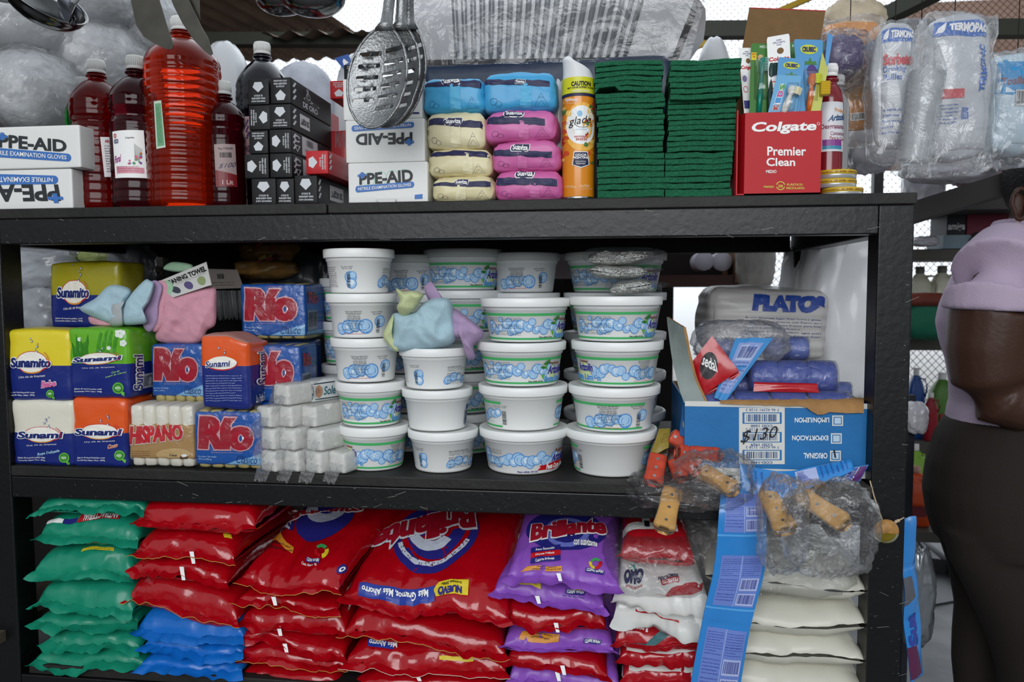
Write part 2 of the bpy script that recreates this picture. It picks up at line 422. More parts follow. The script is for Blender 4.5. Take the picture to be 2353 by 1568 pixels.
def bag(name, X0, X1, Z0, Z1, Y0, D, m, seed=0, slope=0, fin=.013, finm=None, nu=40, nv=26, parent=None, prints=None, edge=None, both=True, droop=.35, **kw):
    pt = bag_surf(X0, X1, Z0, Z1, Y0, D, seed, slope, **kw)
    mb = MB()
    cu = lambda s: .5 - .5 * math.cos(math.pi * s)
    V = []
    for side in (1, -1):
        V = [pt(cu(i / (nu - 1)), cu(j / (nv - 1)), side) for j in range(nv) for i in range(nu)]
        mb.add(V, grid_faces(nu, nv, flip=side < 0), m, True)
    if fin:
        for end in ((0, 1) if both else (0,)):
            k = 44; V = []
            for j in range(4):
                t = j / 3
                for i in range(k):
                    u = i / (k - 1); p = pt(u, end, 1); wv = noise.noise(Vector((u * 3.4 + seed, 2.2, t)))
                    p.x += (u - .5) * .02 * t; s = -1 if end == 0 else 1
                    V.append(p + Vector((0, s * fin * t * (1 - .25 * abs(wv)), -fin * droop * t * (1 + wv * 1.5) + .0012 * math.sin(u * 37 + seed) * t)))
            mb.add(V, grid_faces(k, 4), finm or m, True)
            if edge is not None and end == 0:
                q = [V[3 * k + i] for i in range(k)]; mb.add([p + Vector((0, -.0003, .0004)) for p in q] + [p + Vector((0, -.0003, -.0006)) for p in q], grid_faces(k, 2), edge, False)
    S = Surf(lambda u, v: pt(u, v, 1), curved=True); S.ls = 2.6; S.e = .05
    if prints: prints(mb, S)
    o = mb.build(name, parent)
    return o, S
def bagpx(name, x0, y0, x1, y1, Y0, D, m, **kw):
    X0, X1, Z0, Z1 = span(x0, y0, x1, y1, Y0); return bag(name, X0, X1, Z0, Z1, Y0, D, m, **kw)

def cylsurf(cx, cy, cz, rfn, h, a0=-1.45, a1=1.45):
    """cylinder-like surface facing the viewer; rfn(v) radius over height share v"""
    f = math.atan2(CAM.y - cy, CAM.x - cx)
    def fn(u, v):
        a = f + a0 + (a1 - a0) * u; r = rfn(max(0, min(1, v)))
        return Vector((cx + r * math.cos(a), cy + r * math.sin(a), cz + h * v))
    return Surf(fn, curved=True)
def prof_r(prof):
    zs = [z for r, z in prof]; rs = [r for r, z in prof]; z0, z1 = zs[0], zs[-1]
    return lambda v: float(np.interp(z0 + v * (z1 - z0), zs, rs))

BUB1, BUB2, BUB3 = mat('5792d2', .4), mat('a9cdec', .4), mat('dcebf7', .4)
GRN = mat('3fa45a', .4); LIME = mat('63b53a', .4); LIMED = mat('2f7a2c', .4)
def bubbles(mb, s, q, n=12, seed=0, size=(.12, .34), asp=1.0, dark=False):
    rr = random.Random(seed); a, b, c = s.at(*bil(q, .4, .5)), s.at(*bil(q, .6, .5)), s.at(*bil(q, .5, .4)); asp = (c - s.at(*bil(q, .5, .6))).length / (a - b).length
    n = int(n * 1.35)
    for k in range(n):
        r = rr.uniform(*size) * .62; x = (k + rr.uniform(.1, .9)) / n; y = rr.uniform(r + .02, .98 - r); rx = r * asp; x = min(1 - rx, max(rx, x))
        qq = [bil(q, x - rx, y - r), bil(q, x + rx, y - r), bil(q, x + rx, y + r), bil(q, x - rx, y + r)]
        l = 1 + .055 * k
        ELL(mb, s, qq, BUB1, l, 18)
        q2 = [bil(qq, .08, .08), bil(qq, .92, .08), bil(qq, .92, .92), bil(qq, .08, .92)]; ELL(mb, s, q2, BUB2, l + .02, 18)
        if k % 3 == 0: q3 = [bil(qq, .25, .3), bil(qq, .8, .3), bil(qq, .8, .85), bil(qq, .25, .85)]; ELL(mb, s, q3, BUB3, l + .04, 12)
PHONES = ['Villa Francisca: 809-687-8571,', '809-333-6530 / 809-732-3632', 'Santiago: 809-241-5279', 'La Romana: 809-813-5377', 'San Pedro: 809-246-0788', 'Herrera: 809-334-2377',
          'San Juan de la Maguana: 809-557-3026', 'Puerto Plata: 809-261-3227', 'San Cristobal: 809-527-6847', 'Higuey: 829-921-6055', 'Cotui: 809-240-1308']
def phones(mb, s, q, lift=3):
    LINES(mb, s, [bil(q, .1, .25), bil(q, .9, .25), bil(q, .9, 1), bil(q, .1, 1)], INK, PHONES, lift)
    LINES(mb, s, [bil(q, 0, .1), bil(q, 1, .1), bil(q, 1, .24), bil(q, 0, .24)], INK, ['Calle Moreno 108, Fundacion Arroyo Hondo,', 'Santo Domingo'], lift)
    LINES(mb, s, [bil(q, .05, 0), bil(q, .9, 0), bil(q, .9, .08), bil(q, .05, .08)], mat('d2483c', .4), ['Fabricado por: INDUSTRIA ARIZOLIN'], lift)
def tub(name, label, xc, Yc, z0, rl, h, m=WHT, lidm=WHT, prints=None, group=None, ang=0, neck=True, rl_base=.80, foggy=False):
    t = thing(name, label, 'tub', (xc, Yc, z0), group)
    lh = h * .20; rb = rl * rl_base; rt = rl * .895
    prof = [(0, .001), (rb * .9, .0005), (rb * .97, .001), (rb, .004), (rt, h - lh - .006), (rt * 1.03, h - lh - .0055), (rt * 1.035, h - lh * .6)]
    mb = MB(); lathe(mb, prof, m, xc, Yc, z0, 64)
    bodyp = [(rb, .004), (rt, h - lh - .006)]
    s = cylsurf(xc, Yc, z0 + .004, prof_r(bodyp), h - lh - .012)
    if prints: prints(mb, s)
    mb.build('tub_body', t)
    mb = MB(); zt = h
    pl = [(rl * .93, h - lh + .001), (rl * .985, h - lh), (rl * .992, h - lh + .001), (rl * 1.002, h - .002), (rl * .985, h), (rl * .93, h), (rl * .90, h - .0025), (rb * .9, h - .0025), (0, h - .0022)]
    lathe(mb, pl, lidm, xc, Yc, z0, 64); mb.build('lid', t)
    return t, s

def bottle(name, label, xc, Yc, z0, R, H, m, cat='bottle', ribs=12, waist=None, cap=True, capm=None, nr=.3, shoulder=.62, caph=.024, seg=40, group=None, ribd=.016):
    """ribbed plastic bottle filled to the shoulder, with a screw cap"""
    t = thing(name, label, cat, (xc, Yc, z0), group); cr = .0135 * (R / .035) ** .35
    zb = H - caph; zn = zb - .012; zs = H * shoulder
    prof = [(0, .004), (R * .55, .003), (R * .8, .0), (R * .95, .004), (R, .014)]
    z = .014; n = ribs * 6; zr1 = zs
    for k in range(1, n + 1):
        zz = .014 + (zr1 - .014) * k / n; ph = 2 * math.pi * k / 6
        r = R * (1 - ribd * (.5 + .5 * math.cos(ph)) ** 2)
        if waist: r *= 1 - waist[1] * math.exp(-((zz / H - waist[0]) / waist[2]) ** 2)
        prof.append((r, zz))
    for k in range(1, 13):
        a = k / 12; zz = zs + (zn - zs) * a; r = cr * .93 + (R - cr * .93) * (math.cos(a * math.pi / 2) ** .75 if a < 1 else 0)
        prof.append((r, zz))
    prof += [(cr * .93, zn + .004), (cr * 1.18, zn + .005), (cr * 1.18, zn + .008), (cr * .9, zn + .009), (cr * .9, zb + .002), (0, zb + .002)]
    mb = MB(); lathe(mb, prof, m, xc, Yc, z0, seg); body = mb.build('bottle_body', t)
    if cap:
        mb = MB(); P_ = [(0, zb + .001), (cr, zb - .001), (cr, zb + .003), (cr * 1.03, zb + .004)]
        lathe(mb, [(cr * .98, zb), (cr * 1.06, zb), (cr * 1.06, zb + .004), (cr * 1.0, zb + .005), (cr * 1.03, H - .003), (cr * .96, H), (0, H)], capm or mat('d9d9d6', .45), xc, Yc, z0, 32)
        for k in range(32):
            a = 2 * math.pi * k / 32; tube(mb, [(xc + cr * 1.03 * math.cos(a), Yc + cr * 1.03 * math.sin(a), z0 + zb + .006), (xc + cr * 1.03 * math.cos(a), Yc + cr * 1.03 * math.sin(a), z0 + H - .004)], .0008, capm or mat('d9d9d6', .45), 4)
        mb.build('cap', t)
    s = cylsurf(xc, Yc, z0, lambda v: R * 1.003, zs)
    return t, s, body
def label_on(t, s, q, m, fn=None, name='label', lift=1.4):
    mb = MB(); RECT(mb, s, q, m, lift, 14)
    if fn: fn(mb)
    return mb.build(name, t)

def crumple(mb, c, h, m, seed=0, amp=.25, n=26, fs=3.0, seal=None, sq=3.0, flat=None):
    """crumpled closed plastic bag: a squared ball pushed about by ridged noise"""
    V = []; c = Vector(c)
    for j in range(n + 1):
        th = math.pi * j / n
        for i in range(2 * n):
            ph = math.pi * i / n
            d = Vector((math.sin(th) * math.cos(ph), math.sin(th) * math.sin(ph), math.cos(th)))
            k = (abs(d.x) ** sq + abs(d.y) ** sq + abs(d.z) ** sq) ** (-1 / sq); p = d * k
            w = noise.noise(d * fs + Vector((seed * 3.1, 0, seed))) + .6 * (1 - 2 * abs(noise.noise(d * fs * 2.3 + Vector((0, seed * 2.7, 0))))) + .25 * (1 - 2 * abs(noise.noise(d * fs * 5 + Vector((seed, 1, 0)))))
            p = p * (1 + amp * w * .5)
            V.append((c.x + p.x * h[0], c.y + p.y * h[1], c.z + p.z * h[2]))
    mb.add(V, grid_faces(2 * n, n + 1, True, True), m, True)

# ================================================================ the steel rack
ZT = P(1176, 459, 0).z; ZTb = P(1176, 485, 0).z; ZTB = P(1176, 548, 0).z
ZM = P(1176, 1104, 0).z; ZMb = P(1176, 1130, 0).z; ZMB = P(1176, 1182, 0).z
ZB = P(300, 1545, 0).z
XL = P(2, 620, 0).x; XR = P(2096, 700, 0).x; DEP = .62
BLK = mat('07080a', .42, 0, .12, 90, coat=.04, mott=.35, ms=12); WOOD = mat('1e1d1b', .62, 0, .3, 70, mott=.45, ms=8)
rack = thing('shelving_rack', 'black painted steel shelving rack with dark wooden shelf boards holding the cleaning goods', 'shelf', (0, DEP / 2, 0))
def scratches(mb, x0, x1, z0, z1, y, n, seed):
    rr = random.Random(seed); g = mat('8d8c86', .6)
    for _ in range(n):
        x = rr.uniform(x0, x1); z = rr.uniform(z0, z1) if rr.random() < .5 else z0 + abs(rr.gauss(0, .15)) * (z1 - z0); L = rr.uniform(.0005, .0025) if rr.random() < .85 else rr.uniform(.004, .02)
        w = rr.uniform(.0003, .0007); a = rr.uniform(-.5, .5)
        mb.add([(x, y, z), (x + L, y, z + L * a), (x + L, y, z + L * a + w), (x, y, z + w)], [(0, 1, 2, 3)], g, False)
for xx in (XL - .05, XR - .052):
    for yy in (0, DEP - .04):
        mb = MB(); w = .05 if yy == 0 else .04; x0 = xx if yy == 0 else (xx + .002 if xx < 0 else xx + .008)
        box(mb, x0, x0 + w + (.002 if xx > 0 and yy == 0 else 0), yy, yy + w, 0 if yy == 0 else 0, ZTb, BLK, .0025)
        if yy == 0 and xx > 0:
            scratches(mb, x0 + .040, x0 + .051, .4, ZTb - .1, -.0003, 70, 3); scratches(mb, x0, x0 + .05, .6, ZTb, -.0003, 30, 8)
        mb.build('post', rack)
for (z0, z1) in ((ZTB, ZTb), (ZMB, ZMb), (ZB - .06, ZB - .018)):
    for yy in (0, DEP - .035):
        mb = MB(); box(mb, XL, XR - .052, yy + .0005, yy + .035, z0, z1, BLK, .002)
        if yy == 0: scratches(mb, XL, XR - .05, z0 + .001, z1, .0001, 110, int(z0 * 90))
        mb.build('front_beam' if yy == 0 else 'rear_beam', rack)
    for xx in (XL - .045, XR - .047):
        mb = MB(); box(mb, xx, xx + .035, .05, DEP - .04, z0, z1, BLK, .002); mb.build('side_beam', rack)
def boards(x0, x1, z0, z1, y0, y1, cuts, seed):
    ys = [y0] + [y0 + (y1 - y0) * k / 4 for k in range(1, 4)] + [y1]; xs = [x0] + cuts + [x1]
    for i in range(len(xs) - 1):
        for j in range(4):
            mb = MB(); box(mb, xs[i] + .0012, xs[i + 1] - .0012, ys[j] + .001, ys[j + 1] - .001, z0, z1, WOOD, .002); mb.build('shelf_board', rack)
xcut = P(752, 480, 0).x
boards(XL - .06, XR + .004, ZTb + .0005, ZT, -.002, DEP, [xcut], 1)
boards(XL - .004, XR - .055, ZMb + .0005, ZM, .001, DEP - .01, [], 2)
boards(XL + .012, XR - .062, ZB - .018, ZB, .004, DEP - .01, [], 3)
YT = .012   # front line of goods on the top board
# ================================================================ TOP BOARD
CARD = mat('e9e9e6', .45, bump=.08, bs=120); BLU = mat('3f74bd', .45); DK = mat('2b2f33', .5)
def ppe(mb, S, qlogo, qband, flip=False, teal=False):
    """the glove box print: cross, name, blue band"""
    f = rot180 if flip else (lambda q: q)
    a = f(qlogo); T(mb, S, 'PPE-AID', a, DK, .035, 0, 2)
    c = [bil(a, -.03, .55), bil(a, .14, .55), bil(a, .14, 1.12), bil(a, -.03, 1.12)]
    RECT(mb, S, [bil(c, .34, 0), bil(c, .66, 0), bil(c, .66, 1), bil(c, .34, 1)], BLU, 3, 2); RECT(mb, S, [bil(c, 0, .34), bil(c, 1, .34), bil(c, 1, .66), bil(c, 0, .66)], BLU, 3, 2)
    if teal:
        g = mat('bfe3d2', .5)
        for k in range(4): ELL(mb, S, [bil(a, .05 + .22 * k, -.15), bil(a, .3 + .22 * k, -.15), bil(a, .3 + .22 * k, 1.1), bil(a, .05 + .22 * k, 1.1)], g, 1, 24, 0, 6.28, .86)
    b = f(qband); n = 10
    pts = [(.04 * (1 - math.sin(math.pi * k / n)), .5 - .5 * math.cos(math.pi * k / n)) for k in range(n + 1)][::-1] + [(1 - .04 * (1 - math.sin(math.pi * k / n)), .5 - .5 * math.cos(math.pi * k / n)) for k in range(n + 1)]
    POLY(mb, S, pts, b, BLU, 1.5)
    T(mb, S, 'NITRILE EXAMINATION GLOVES', [bil(b, .05, .25), bil(b, .95, .25), bil(b, .95, .75), bil(b, .05, .75)], PRW, .012, 0, 3)
def carton(name, label, cat, x0, y0, x1, y1, Y, D, m, fn, z0=None, rz=0, r=.0022, group=None, ty=0, part=True, top=None, wr=0, puff=.0006):
    c, h = boxpx(x0, y0, x1, y1, Y, D, z0)
    if top is not None: c.z = (top + z0) / 2; h = (h[0], h[1], (top - z0) / 2)
    mb = MB(); S = softbox(mb, c, h, rz, 0, ty, r, puff, wr, 1, m, 6); fn(mb, S)
    return mb.build(name, None, label=label, cat=cat, group=group)
zA = P(80, 388, YT).z
carton('glove_box', 'white nitrile glove box at the end of the board, underneath, print upside down', 'box', -110, 390, 166, 478, YT, .12, CARD,
       lambda mb, S: ppe(mb, S['front'], S['front'].q((-60, 465), (141, 462), (134, 424), (-60, 424)), S['front'].q((-90, 427), (134, 423), (134, 404), (-90, 398)), True), z0=ZT + .0005, top=zA - .0008)
carton('glove_box', 'white nitrile glove box at the end of the board, upper one, print right way up', 'box', -100, 291, 184, 388, YT - .004, .12, CARD,
       lambda mb, S: ppe(mb, S['front'], S['front'].q((-2, 339), (154, 350), (153, 322), (-2, 308)), S['front'].q((-30, 360), (164, 372), (164, 354), (-30, 338))), z0=zA, top=P(80, 291, YT).z)
# middle glove boxes
zg1, zg2, zg3 = P(890, 372, YT).z, P(890, 272, YT).z, P(890, 152, YT).z
def g1(mb, S):
    s = S['front']; ppe(mb, s, s.q((826, 425), (950, 418), (948, 389), (826, 400)), s.q((817, 443), (952, 431), (952, 417), (817, 428)), False, True)
    RECT(mb, s, s.q((953, 458), (971, 457), (971, 446), (953, 448)), BLU, 1)
    g = mat('d8d8d5', .5); s2 = S['front']
    M = Matrix.Identity(4); p = P(885, 459, YT - .003); pts = [(862, 457), (909, 455), (908, 466), (903, 469), (878, 469), (870, 464)]
    V = [P(x, y, YT - .006) for x, y in pts]; mb.add(V + [v + Vector((0, .0008, 0)) for v in V], [(0, 1, 2, 3, 4, 5)], g, False)
carton('glove_box', 'white nitrile glove box under the hanging spoons, lowest of three, flap hanging open', 'box', 800, 374, 983, 462, YT, .12, CARD, g1, z0=ZT + .0005, top=zg1 - .0008)
carton('glove_box', 'white nitrile glove box with upside down print, in the middle of three under the spoons', 'box', 794, 272, 976, 372, YT + .003, .12, CARD,
       lambda mb, S: ppe(mb, S['front'], S['front'].q((818, 334), (948, 331), (948, 304), (818, 308)), S['front'].q((808, 303), (952, 293), (952, 280), (808, 289)), True), z0=zg1, top=zg2 - .0008)
def g3(mb, S):
    s = S['front']; RECT(mb, s, s.q(880, 258, 972, 262), NAVY, 1)
carton('glove_box', 'white glove box half hidden behind the slotted spoons, topmost of three', 'box', 788, 176, 970, 271, YT + .006, .12, CARD, g3, z0=zg2, top=P(880, 176, YT).z)
# ---------------------------------------------------------------- foil roll boxes
FB = mat('0b0b0d', .6, mott=.15, ms=25); FR = mat('b8121c', .5, mott=.1, ms=25); LG = mat('cfd2d6', .5)
def foil(name, label, x0, y0, x1, y1, Y, D, m, ori, side=0, z0=None, top=None, group=None):
    """long foil roll box seen from its end; ori turns the end print by quarter turns"""
    c, h = boxpx(x0, y0, x1, y1, Y, D, z0)
    if top is not None: c.z = (top + z0) / 2; h = (h[0], h[1], (top - z0) / 2)
    mb = MB(); S = softbox(mb, c, h, 0, 0, 0, .0016, .0003, 0, 1, m, 3); s = S['front']; s.curved = False
    q = rot90(uvr(.06, .06, .94, .94), ori)
    pent = [(.5, .06), (.78, .26), (.72, .5), (.28, .5), (.22, .26)]
    pent = [(.5, .53), (.79, .3), (.68, .08), (.32, .08), (.21, .3)]
    POLY(mb, s, pent, q, LG, 1)
    LINES(mb, s, [bil(q, .14, .6), bil(q, .86, .6), bil(q, .86, .95), bil(q, .14, .95)], LG, ['PRESIONE AQUI', 'PARA ASEGURAR', 'EL ROLLO'], 1, bold=.03)
    r = S['right']; r.curved = False
    if side:
        for k in range(3):
            y = .2 + .24 * k; RECT(mb, r, [(.01, y), (.035, y), (.06, y + .2), (.035, y + .2)] if D > .2 else [(.03, y), (.07, y), (.12, y + .2), (.08, y + .2)], LG, 1)
    if side == 1:   # castle emblem and name
        T(mb, r, 'DE ORO', uvr(.26, .12, .62, .34), LG, .03, 0, 1)
        for q2, r0 in ((uvr(.34, .5, .44, .78), .8), (uvr(.28, .42, .5, .56), .85), (uvr(.44, .4, .66, .52), .85)): ELL(mb, r, q2, LG, 1, 20, 0, 6.28, r0)
        RECT(mb, r, uvr(.37, .62, .385, .9), LG, 1); ELL(mb, r, uvr(.345, .8, .41, .93), LG, 1, 16, 0, 6.28, .75)
    if side == 2:
        RECT(mb, r, uvr(.19, .25, .42, .8), LG, 1); T(mb, r, '25 SQFT', rot180(uvr(.21, .38, .40, .66)), FB, .04, 0, 2)
    if side == 3:
        RECT(mb, r, uvr(.24, .1, .62, .92), LG, 1); BAR(mb, r, uvr(.33, .5, .52, .88), FB, None, 4, 2); T(mb, r, 'CUIDADO', rot180(uvr(.3, .32, .55, .42)), DK, 0, 0, 2)
        ELL(mb, r, uvr(.06, .55, .2, .85), LG, 1, 18, .3, 5.8, .6)
        POLY(mb, r, [(0, 1), (1, 1), (.5, 0), (.5, .2), (.8, .88), (.2, .88), (.5, .2), (.5, 0)], uvr(.06, .12, .2, .42), LG, 1)
    if side == 4:
        T(mb, r, 'COCOZUELO', rot180(uvr(.3, .12, .75, .28)), mat('7c7075', .5), .02, 0, 1); FINE(mb, r, rot180(uvr(.25, .45, .8, .85)), mat('d99', .5) if 0 else mat('c98a8e', .5), 4, 3, 1, 20)
    return mb.build(name, None, label=label, cat='box', group=group)
zf = [ZT + .0005]
for yy in (409, 352, 297, 239, 178): zf.append(P(620, yy, YT).z)
fl = 'black foil roll box with '
for j, (a, b, o) in enumerate(((578, 634, 2), (633, 676, 2))):
    foil('foil_roll_box', fl + ('drawn arrow print down, bottom row end beside the dark bottle' if j == 0 else 'arrow print down, middle one of the bottom row'), a, 415, b, 468, YT + (0, .004)[j], .30, FB, o, 0, zf[0], zf[1] - .0006)
foil('foil_roll_box', 'black foil box with 25 sqft side label, on the board under the red one', 677, 403, 729, 462, YT - .006, .30, FB, 2, 2, zf[0], P(700, 404, YT).z)
XLc = [(566, 618), (571, 618), (573, 618), (574, 624)]
ORI = [(3, 3), (0, 3), (3, 2), (2, 0)]; SD = [3, 3, 2, 1]
ROW = ['lowest full row', 'second row up', 'third row up', 'top row']
for k in range(4):
    a = (560, 572, 573, 572)[k]; b = (616, 616, 622, 621)[k]
    # print pointing: row 0 sideways, row 1 upright, row 2 sideways, row 3 upside down
    foil('foil_roll_box', f'black foil roll box in the {ROW[k]}, on the bottle side', a, 300, b, 350, YT + .003, .29, FB, (3, 0, 1, 2)[k], 0, zf[k + 1], zf[k + 2] - .0005)
    a2, b2 = ((619, 670), (619, 669), (620, 670), (624, 671))[k]
    foil('foil_roll_box', f'black foil roll box in the {ROW[k]}, on the glove box side', a2, 300, b2, 350, YT, .19, FB, (3, 3, 2, 0)[k], SD[k], zf[k + 1], zf[k + 2] - .0005)
    if k: foil('foil_roll_box', f'red foil roll box lying behind the black ones, {ROW[k]}', (0, 683, 684, 686)[k], 300, (0, 735, 734, 735)[k], 350, YT + .195, .11, FR, 0, 0, zf[k + 1], zf[k + 2] - .0005)
foil('foil_roll_box', 'red foil roll box end on, lying on the black box with the 25 sqft label', 703, 349, 754, 404, YT - .012, .30, FR, 3, 4, P(700, 404, YT).z + .0006, P(728, 349, YT).z)
zr = P(880, 225, YT).z
foil('foil_roll_box', 'red foil roll box standing high behind the glove boxes', 758, 185, 800, 227, YT + .155, .12, FR, 0, 0, P(780, 227, YT + .155).z, P(780, 185, YT + .155).z)
foil('foil_roll_box', 'black foil roll box peeking over the topmost glove box', 790, 146, 832, 176, YT + .02, .10, FB, 0, 0, P(880, 176, YT).z + .0005, P(808, 148, YT + .02).z)
mb = MB(); 
c, h = boxpx(735, 300, 800, 460, YT + .19, .11, ZT + .0005); S = softbox(mb, c, h, 0, 0, 0, .002, .0005, 0, 1, mat('a5121b', .4, coat=.2), 4)
s = S['front']; T(mb, s, 'WM', rot180(s.q(770, 290, 800, 340)), mat('8d5358', .5), .03, 0, 1)
mb.build('foil_carton', None, label='dark red foil carton in the gap between the foil boxes and the glove boxes', cat='box')
# ---------------------------------------------------------------- bottles
RB = mat('8a0505', .06, trans=.8, ior=1.2, coat=.3); RB2 = mat('4a0612', .06, trans=.7, ior=1.2, coat=.3); OB = mat('c42a08', .05, trans=.8, ior=1.2, coat=.3); BB = mat('06071a', .06, trans=.4, coat=.4); GB = mat('0f5a1c', .06, trans=.75, ior=1.2)
def bpx(name, label, x0, x1, ytop, Y, m, **kw):
    R0 = (P(x1, 300, Y).x - P(x0, 300, Y).x) / 2; Yc = Y + R0; R = (P(x1, 300, Yc).x - P(x0, 300, Yc).x) / 2; xc = (P(x1, 300, Yc).x + P(x0, 300, Yc).x) / 2
    return bottle(name, label, xc, Yc, ZT + .0006, R, P((x0 + x1) / 2, ytop, Yc).z - ZT, m, **kw)
t, s, b = bpx('cleaner_bottle', 'red liquid cleaner bottle with white cap, next to the glove boxes', 172, 281, 140, YT + .03, RB, waist=(.58, .10, .03), ribs=11, shoulder=.70)
PNK = mat('efe9ea', .5); LRED = mat('b5222a', .5)
def lb1(mb):
    q = s.q((240, 407), (278, 407), (272, 318), (230, 315)); T(mb, s, 'ARIZOLIN', [bil(q, .2, .86), bil(q, .9, .86), bil(q, .9, .94), bil(q, .2, .94)], LRED, .03, 0, 2.5); FINE(mb, s, [bil(q, .15, .1), bil(q, .95, .1), bil(q, .95, .8), bil(q, .15, .8)], INK, 11, 1, 2.5, 16)
label_on(t, s, s.q((240, 407), (280, 407), (275, 317), (230, 315)), PNK, lb1)
t, s2, b = bpx('cleaner_bottle', 'dark wine liquid bottle with a white floral label', 261, 372, 131, YT + .012, RB2, waist=(.60, .09, .03), ribs=11, shoulder=.70)
def lb2(mb):
    s = s2; q = s.q((268, 408), (336, 408), (329, 301), (261, 304))
    T(mb, s, 'Floral', [bil(q, -.02, .3), bil(q, .26, .34), bil(q, .26, .5), bil(q, -.02, .46)], mat('a32a86', .4), .02, .4, 2.5)
    rr = random.Random(4)
    for k in range(15):
        x = rr.uniform(.42, .92); y = .28 + rr.uniform(0, .4) * (x - .2); r = rr.uniform(.025, .05); m = (mat('7c3f9c', .4), mat('e0663a', .4), mat('3f8f56', .4), mat('d44b77', .4))[k % 4]
        ELL(mb, s, [bil(q, x - r, y - r * .7), bil(q, x + r, y - r * .7), bil(q, x + r, y + r * .7), bil(q, x - r, y + r * .7)], m, 2.3 + .1 * (k % 3), 10)
    for k in range(7): RECT(mb, s, [bil(q, .68 + .02 * k, .35), bil(q, .69 + .02 * k, .35), bil(q, .72 + .035 * k, .72 - .02 * k), bil(q, .71 + .035 * k, .72 - .02 * k)], mat('5d6a58', .4), 2.4, 3)
    RECT(mb, s, [bil(q, .05, .08), bil(q, .95, .08), bil(q, .95, .2), bil(q, .05, .24)], mat('d98f9f', .4), 2.1, 8)
    FINE(mb, s, [bil(q, .08, .1), bil(q, .8, .1), bil(q, .8, .24), bil(q, .08, .24)], mat('8a3f55', .4), 3, 7, 2.6, 30)
    T(mb, s, 'ARIZOLIN', [bil(q, .02, .74), bil(q, .2, .74), bil(q, .2, .84), bil(q, .02, .84)], NAVY, .03, 0, 2.5); ELL(mb, s, [bil(q, .02, .86), bil(q, .14, .86), bil(q, .14, .96), bil(q, .02, .96)], LRED, 2.4, 14, 0, 6.28, .5)
    T(mb, s, 'Liquido', [bil(q, .45, .82), bil(q, .72, .82), bil(q, .72, .87), bil(q, .45, .87)], INK, .01, 0, 2.5)
label_on(t, s2, s2.q((266, 410), (338, 410), (330, 300), (259, 303)), PRW, lb2)
t, s3, b = bpx('cleaner_bottle', 'tall orange red liquid bottle, biggest on the board, behind the hanging blades', 346, 503, 42, YT + .006, OB, ribs=17, shoulder=.74, ribd=.018)
def lb3(mb):
    q = s3.q((362, 340), (380, 337), (371, 234), (356, 236)); RECT(mb, s3, [bil(q, .08, .03), bil(q, .92, .03), bil(q, .92, .97), bil(q, .08, .97)], mat('6fa67c', .4), 2, 10); FINE(mb, s3, rot90([bil(q, .2, .1), bil(q, .8, .1), bil(q, .8, .9), bil(q, .2, .9)], 1), mat('3d5f48', .4), 4, 5, 2.6, 30)
label_on(t, s3, s3.q((360, 343), (381, 339), (371, 231), (354, 233)), mat('c8d8c4', .4), lb3)
t, s4, b = bpx('cleaner_bottle', 'dark red litre bottle hand priced 100, behind the orange one', 470, 560, 189, YT + .05, RB2, ribs=11, shoulder=.70, waist=(.62, .08, .03))
def lb4(mb):
    q = s4.q((497, 430), (545, 430), (540, 332), (492, 332)); BAR(mb, s4, [bil(q, .2, .66), bil(q, .85, .66), bil(q, .85, .82), bil(q, .2, .82)], INK, None, 3, 2.2); T(mb, s4, '$100', [bil(q, .15, .42), bil(q, .95, .45), bil(q, .98, .58), bil(q, .2, .53)], mat('23324f', .4), -.01, .3, 2.6)
    T(mb, s4, '1 Lit', [bil(q, .3, .05), bil(q, .8, .05), bil(q, .8, .16), bil(q, .3, .16)], mat('c9a7a2', .4), .03, 0, 2.5); RECT(mb, s4, [bil(q, 0, 0), bil(q, 1, 0), bil(q, 1, .28), bil(q, 0, .4)], mat('7a1c22', .4), 2, 8); T(mb, s4, 'Reg. 27406589', [bil(q, .2, .86), bil(q, .85, .86), bil(q, .85, .92), bil(q, .2, .92)], INK, 0, 0, 2.4)
label_on(t, s4, s4.q((497, 430), (545, 430), (540, 332), (492, 332)), mat('a5908f', .5), lb4)
t, s5, b = bpx('cleaner_bottle', 'almost black blue liquid bottle behind the foil boxes', 549, 665, 100, YT + .22, BB, ribs=10, shoulder=.72, waist=(.55, .05, .03))
def lb5(mb):
    q = s5.q((560, 380), (600, 380), (596, 270), (552, 272)); T(mb, s5, 'Lavanda', [bil(q, .0, .25), bil(q, .9, .3), bil(q, .9, .5), bil(q, .0, .45)], mat('6d4a78', .4), .01, .4, 2.5)
    for k in range(9): ELL(mb, s5, [bil(q, .3 + .05 * (k % 3), .55 + .045 * k), bil(q, .42 + .05 * (k % 3), .55 + .045 * k), bil(q, .42 + .05 * (k % 3), .6 + .045 * k), bil(q, .3 + .05 * (k % 3), .6 + .045 * k)], mat('5c4a86', .4), 2.4, 8)
label_on(t, s5, s5.q((555, 383), (600, 383), (596, 268), (549, 270)), mat('d8c3c3', .5), lb5)
t, s6, b = bpx('cleaner_bottle', 'green liquid bottle mostly hidden beside the red one', 158, 232, 180, YT + .10, GB, ribs=10, shoulder=.72, capm=mat('b9bcbc', .4, trans=.3))
